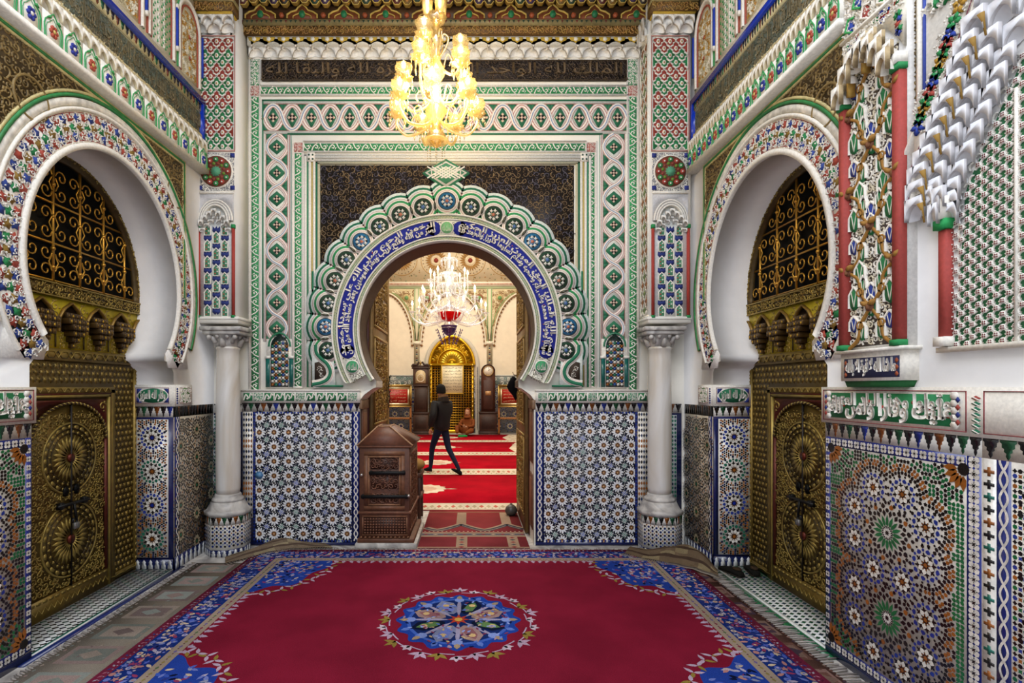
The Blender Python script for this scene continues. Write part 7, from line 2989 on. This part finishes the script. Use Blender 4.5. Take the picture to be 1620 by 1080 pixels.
# sprig of dried leaves on the left door leaf
o = empty('leafy_sprig', (-1.10, 7.0, 1.42), 'small dark green leafy sprig fixed to the edge of the left brass door leaf', 'plant')
A = M(); A.tube([(0, 0, 0), (.02, -.02, .15), (.0, 0, .30), (.03, -.01, .44)], .006, L('3a2f1c'), 5); A.build('stem', M_WOOD, o)
A = M()
for k in range(26):
    z = .05 + .015 * k; a = k * 2.4
    p = Vector((.01, 0, z)); d = Vector((cos(a) * .07, sin(a) * .04, .03))
    q = Vector((-d.y, d.x, 0)) * .22
    b = len(A.v)
    A.v += [tuple(p), tuple(p + d * .5 + q), tuple(p + d), tuple(p + d * .5 - q)]
    A.face([b, b + 1, b + 2, b + 3], L('26361c'))
tag(A.build('leaves', M_CLOTH, o), kind='stuff')


# pair of dark slippers on the right sill
def shoe():
    A = M()
    rings = []
    for (y, w, h, z) in ((-.13, .026, .035, .0), (-.11, .040, .055, 0), (-.05, .042, .065, 0), (.02, .046, .055, 0), (.08, .048, .040, 0), (.12, .036, .028, 0), (.14, .016, .018, 0)):
        rings.append([(w * cos(a), y, max(0, h * .5 + h * .5 * sin(a)) + z) for a in [2 * pi * j / 14 for j in range(14)]])
    A.loft(rings, L('15130f'), True, True)
    return A


for i, (x, y, rz, lb) in enumerate(((2.36, 4.76, .3, 'left one of two worn black shoes on the green tiled sill'), (2.56, 4.78, -.2, 'right one of two worn black shoes, nearer the right brass door'), )):
    o = empty('shoe', (x, y, .0125), lb, 'shoe', rz=rz)
    o['group'] = 'black shoes left by the right brass door'
    shoe().build('leather_upper', M_CLOTH, o, smooth=True)
    A = M(); A.box(-.042, -.13, 0, .042, .12, .012, L('2a241c'), .004); A.build('sole', M_CLOTH, o)
    A = M(); A.lathe([(.034, .0), (.030, .012), (.001, .012)], L('3a2c1e'), 0, -.07, 14, sy=1.3); q = A.build('opening', M_CLOTH, o); q.location = (0, 0, .058)


# ============================================================ people
def skin_body(name, joints, bones, mat, parent, sub=2, root=0):
    me = bpy.data.meshes.new(name)
    me.from_pydata([j[:3] for j in joints], bones, [])
    o = bpy.data.objects.new(name, me); COL.objects.link(o)
    sk = o.modifiers.new('skin', 'SKIN'); sk.use_smooth_shade = True
    lay = me.skin_vertices[0] if len(me.skin_vertices) else None
    if lay is None:
        bpy.context.view_layer.objects.active = o
        bpy.context.view_layer.update()
        lay = me.skin_vertices[0]
    for i, j in enumerate(joints):
        lay.data[i].radius = (j[3], j[4] if len(j) > 4 else j[3])
        lay.data[i].use_root = (i == root)
    sb = o.modifiers.new('sub', 'SUBSURF'); sb.levels = sub; sb.render_levels = sub
    dg = bpy.context.evaluated_depsgraph_get()
    ev = o.evaluated_get(dg)
    nm = bpy.data.meshes.new_from_object(ev)
    bpy.data.objects.remove(o)
    r = bpy.data.objects.new(name, nm); COL.objects.link(r); r.parent = parent
    nm.materials.clear(); nm.materials.append(mat)
    return r


def cmat(name, hexc, rough=.85, var=.15, scale=40):
    return node_mat(name, rough, scale=scale, var=var, bump=.2, attr=False, color=L(hexc), spec=.2)


MJ = cmat('black_padded_jacket', '17171b', .6)
MT = cmat('dark_blue_jeans', '131c34')
MS = node_mat('skin_tone', .5, scale=20, var=.06, bump=.03, attr=False, color=L('b98a6c'))
MH = cmat('black_hair', '0e0c0c')
MBR = cmat('brown_wool_robe', '7a421e')


def hand(parent, name, wrist, dirv, side, mat, s=1.0, curlv=(0, 0, 0)):
    """palm with four bent fingers of different length and a side thumb"""
    w = Vector(wrist); d = Vector(dirv).normalized(); sd = Vector(side).normalized(); n = d.cross(sd)
    J = []; B = []
    def add(p, r):
        J.append((p.x, p.y, p.z, r * s)); return len(J) - 1
    a = add(w, .022); p = add(w + d * .045 * s, .028); B.append((a, p)); p2 = add(w + d * .075 * s, .028); B.append((p, p2))
    for i, (o_, l_) in enumerate(((-.027, .060), (-.009, .072), (.010, .068), (.028, .052))):
        q0 = w + d * .085 * s + sd * o_ * s
        i0 = add(q0, .0095); B.append((p2, i0))
        q1 = q0 + (d * .8 + n * .35) * l_ * .5 * s; i1 = add(q1, .0088); B.append((i0, i1))
        q2 = q1 + (d * .45 + n * .8) * l_ * .5 * s; i2 = add(q2, .0078); B.append((i1, i2))
    t0 = add(w + d * .035 * s - sd * .032 * s, .011); B.append((p, t0))
    t1 = add(w + d * .065 * s - sd * .052 * s + n * .012 * s, .0098); B.append((t0, t1))
    t2 = add(w + d * .090 * s - sd * .050 * s + n * .026 * s, .0085); B.append((t1, t2))
    return skin_body(name, J, B, mat, parent, 1)


def head(parent, c, r, yaw, mat, hair, hood=None, s=1.0):
    """egg-shaped head with nose, brow, lips, ears and eyes; faces -Y turned by yaw"""
    A = M()
    rings = []
    n = 20
    for i in range(15):
        t = i / 14; z = -.118 + .236 * t
        w = .075 * sqrt(max(0, 1 - (abs(t - .55) / .56) ** 2.4)) + .002
        dp = .094 * sqrt(max(0, 1 - (abs(t - .56) / .57) ** 2.4)) + .002
        if t < .35: w *= .80 + .2 * t / .35; dp *= .88 + .12 * t / .35
        ring_ = []
        for j in range(n):
            a = 2 * pi * j / n - pi / 2
            x, y = w * cos(a), dp * sin(a)
            f = max(0, -sin(a)) ** 14
            if .34 < t < .56: y -= f * .022 * (1 - (t - .34) / .22 * .7)
            if .20 < t < .30: y -= f * .006
            if .05 < t < .17: y -= f * .006
            if .50 < t < .60 and .1 < abs(cos(a)) < .55 and sin(a) < 0: y += .006
            ring_.append((x, y, z))
        rings.append(ring_)
    A.loft(rings, L('b98a6c'), True, True)
    for sx in (-1, 1):
        A.ball(sx * .076, .008, -.002, .026, L('b98a6c'), 8, sx=.35, sz=1.2)
    h = A.build('head', mat, parent, smooth=True)
    h.location = c; h.rotation_euler = (0, 0, yaw); h.scale = (s, s, s)
    E = M()
    for sx in (-1, 1):
        E.ball(sx * .030, -.083, .010, .0105, L('e8e4de'), 8, sz=.6)
        E.ball(sx * .030, -.092, .010, .0050, L('1c120c'), 6)
        E.box(sx * .030 - .014, -.094, .028, sx * .030 + .014, -.086, .033, L('14100e'))
    E.build('eyes', M_PAINT, h)
    Lp = M(); Lp.tube([(-.020, -.086, -.060), (-.008, -.093, -.057), (.008, -.093, -.057), (.020, -.086, -.060)], [.003, .0055, .0055, .003], L('8a4a40'), 6)
    Lp.build('lips', M_PAINT, h)
    if hair:
        H = M(); rings = []
        for i in range(9):
            t = i / 8; z = -.05 + .19 * t
            w = .090 * sqrt(max(0, 1 - (max(0, t - .15) / .86) ** 3)) + .001; dp = .108 * sqrt(max(0, 1 - (max(0, t - .15) / .86) ** 3)) + .001
            rings.append([(w * cos(a), (dp * sin(a)) if sin(a) > -.1 else max(dp * sin(a), -.02 - .085 * max(0, (t - .45) / .55) ** .5 if t > .45 else -.02), z) for a in [2 * pi * j / 20 for j in range(20)]])
        H.loft(rings, L('0e0c0c'), True, True)
        hh = H.build('hair', hair, h, smooth=True)
    return h


# walking man: seen from behind his right shoulder, heading left, right leg trailing
P = empty('person', (-.575, 10.25, .022), 'person in black hooded jacket and dark jeans walking across the red carpets', 'person', rz=radians(-132))
# local frame: faces -Y; left leg forward
J = [(0, 0, .90, .125, .105), (0, .005, 1.05, .115, .10), (0, .01, 1.20, .135, .105), (0, .01, 1.34, .13, .10), (0, .0, 1.42, .055, .055), (0, -.01, 1.50, .052, .052),
     (.085, 0, .86, .088), (.10, -.16, .49, .060), (.10, -.20, .12, .042), (.10, -.23, .05, .036), (.10, -.36, .035, .032),
     (-.085, 0, .86, .088), (-.09, .10, .48, .060), (-.09, .34, .16, .042), (-.09, .39, .09, .036), (-.09, .32, .03, .030)]
Bn = [(0, 1), (1, 2), (2, 3), (3, 4), (4, 5), (0, 6), (6, 7), (7, 8), (8, 9), (9, 10), (0, 11), (11, 12), (12, 13), (13, 14), (14, 15)]
body = skin_body('trousers_and_body', J, Bn, MT, P)
body.name = 'body'
JJ = [(0, 0, .80, .185, .155), (0, .005, .95, .19, .16), (0, .01, 1.10, .185, .16), (0, .01, 1.26, .195, .155), (0, .01, 1.36, .13, .11), (0, .01, 1.43, .085, .085),
      (.20, .01, 1.35, .085), (.29, .07, 1.12, .078), (.27, -.04, .90, .060),
      (-.20, .01, 1.35, .085), (-.29, -.06, 1.14, .078), (-.17, -.27, 1.12, .060)]
Bj = [(0, 1), (1, 2), (2, 3), (3, 4), (4, 5), (3, 6), (6, 7), (7, 8), (3, 9), (9, 10), (10, 11)]
skin_body('padded_jacket', JJ, Bj, MJ, P)
A = M()
rg = []
for i in range(7):
    t = i / 6
    rg.append([(.12 * (1 - .25 * t) * cos(a), .05 + .11 * sin(a) - .02 * t, 1.40 + .11 * t * (1 + .35 * sin(a))) for a in [2 * pi * j / 18 for j in range(18)]])
A.loft(rg, [L('2a2420')] * 4 + [L('6a5038')] * 3)
A.build('fur_hood', M_CLOTH, P, smooth=True)
head(P, (0, -.015, 1.60), .1, radians(-18), MS, MH)
hand(P, 'left_hand', (.25, -.05, .885), (0, -.1, -1), (0, -1, 0), MS)
hand(P, 'right_hand', (-.16, -.29, 1.12), (.2, -1, .1), (1, 0, 0), MS)
for x, y, z, r, nm in ((.10, -.27, .0, 0, 'left_shoe'), (-.09, .35, .0, -.35, 'right_shoe')):
    A = M()
    rings = []
    for (yy, w, h) in ((.09, .024, .05), (.07, .038, .08), (0, .040, .085), (-.08, .044, .055), (-.14, .038, .04), (-.17, .018, .025)):
        rings.append([(w * cos(a), yy, h * .5 + h * .5 * sin(a)) for a in [2 * pi * j / 12 for j in range(12)]])
    A.loft(rings, L('101012'), True, True)
    s_ = A.build(nm, M_CLOTH, P, smooth=True); s_.location = (x, y, z + .015); s_.rotation_euler = (r, 0, 0)

# seated person in brown hooded robe against the gate
P = empty('person', (hx(738) + .05, 18.35, .016), 'person in brown hooded robe sitting on the floor against the gilded gate', 'person', rz=radians(-18))
J = [(0, .05, .16, .20, .17), (0, .07, .34, .17, .15), (0, .06, .50, .19, .14), (0, .03, .60, .11, .10), (0, .01, .66, .07, .07),
     (.17, -.12, .16, .11), (.26, -.36, .20, .09), (.06, -.46, .09, .06),
     (-.17, -.12, .16, .11), (-.28, -.36, .34, .085), (-.20, -.52, .10, .06),
     (.20, .03, .52, .075), (.24, -.10, .33, .06), (.08, -.24, .32, .048),
     (-.20, .03, .52, .075), (-.27, -.12, .36, .06), (-.10, -.27, .36, .048)]
Bn = [(0, 1), (1, 2), (2, 3), (3, 4), (0, 5), (5, 6), (6, 7), (0, 8), (8, 9), (9, 10), (2, 11), (11, 12), (12, 13), (2, 14), (14, 15), (15, 16)]
bb = skin_body('hooded_robe', J, Bn, MBR, P)
head(P, (0, -.03, .78), .1, 0, MS, None)
A = M()
rg = []
for i in range(9):
    t = i / 8
    ht = [.62, .66, .72, .79, .85, .90, .935, .955, .965][i]; rr = [.13, .12, .112, .108, .102, .09, .065, .035, .004][i]
    rg.append([(rr * cos(a), (-.005 + rr * 1.1 * sin(a)) if sin(a) > -.55 or t > .72 or t < .2 else -.03, ht) for a in [2 * pi * j / 20 for j in range(20)]])
A.loft(rg, L('7a421e'))
A.build('pointed_hood', MBR, P, smooth=True)
hand(P, 'left_hand', (.07, -.25, .32), (-.8, -.5, 0), (0, 0, 1), MS)
hand(P, 'right_hand', (-.09, -.28, .36), (.8, -.5, 0), (0, 0, 1), MS)
A = M(); A.box(-.16, -.10, 0, .16, .10, .05, L('1f9a4a'), .02)
o = A.build('green_cushion', M_CLOTH, loc=(hx(748) - .55 + .2, 17.75, .016)); tag(o, 'small bright green folded cloth on the carpet beside the seated person', 'cloth')
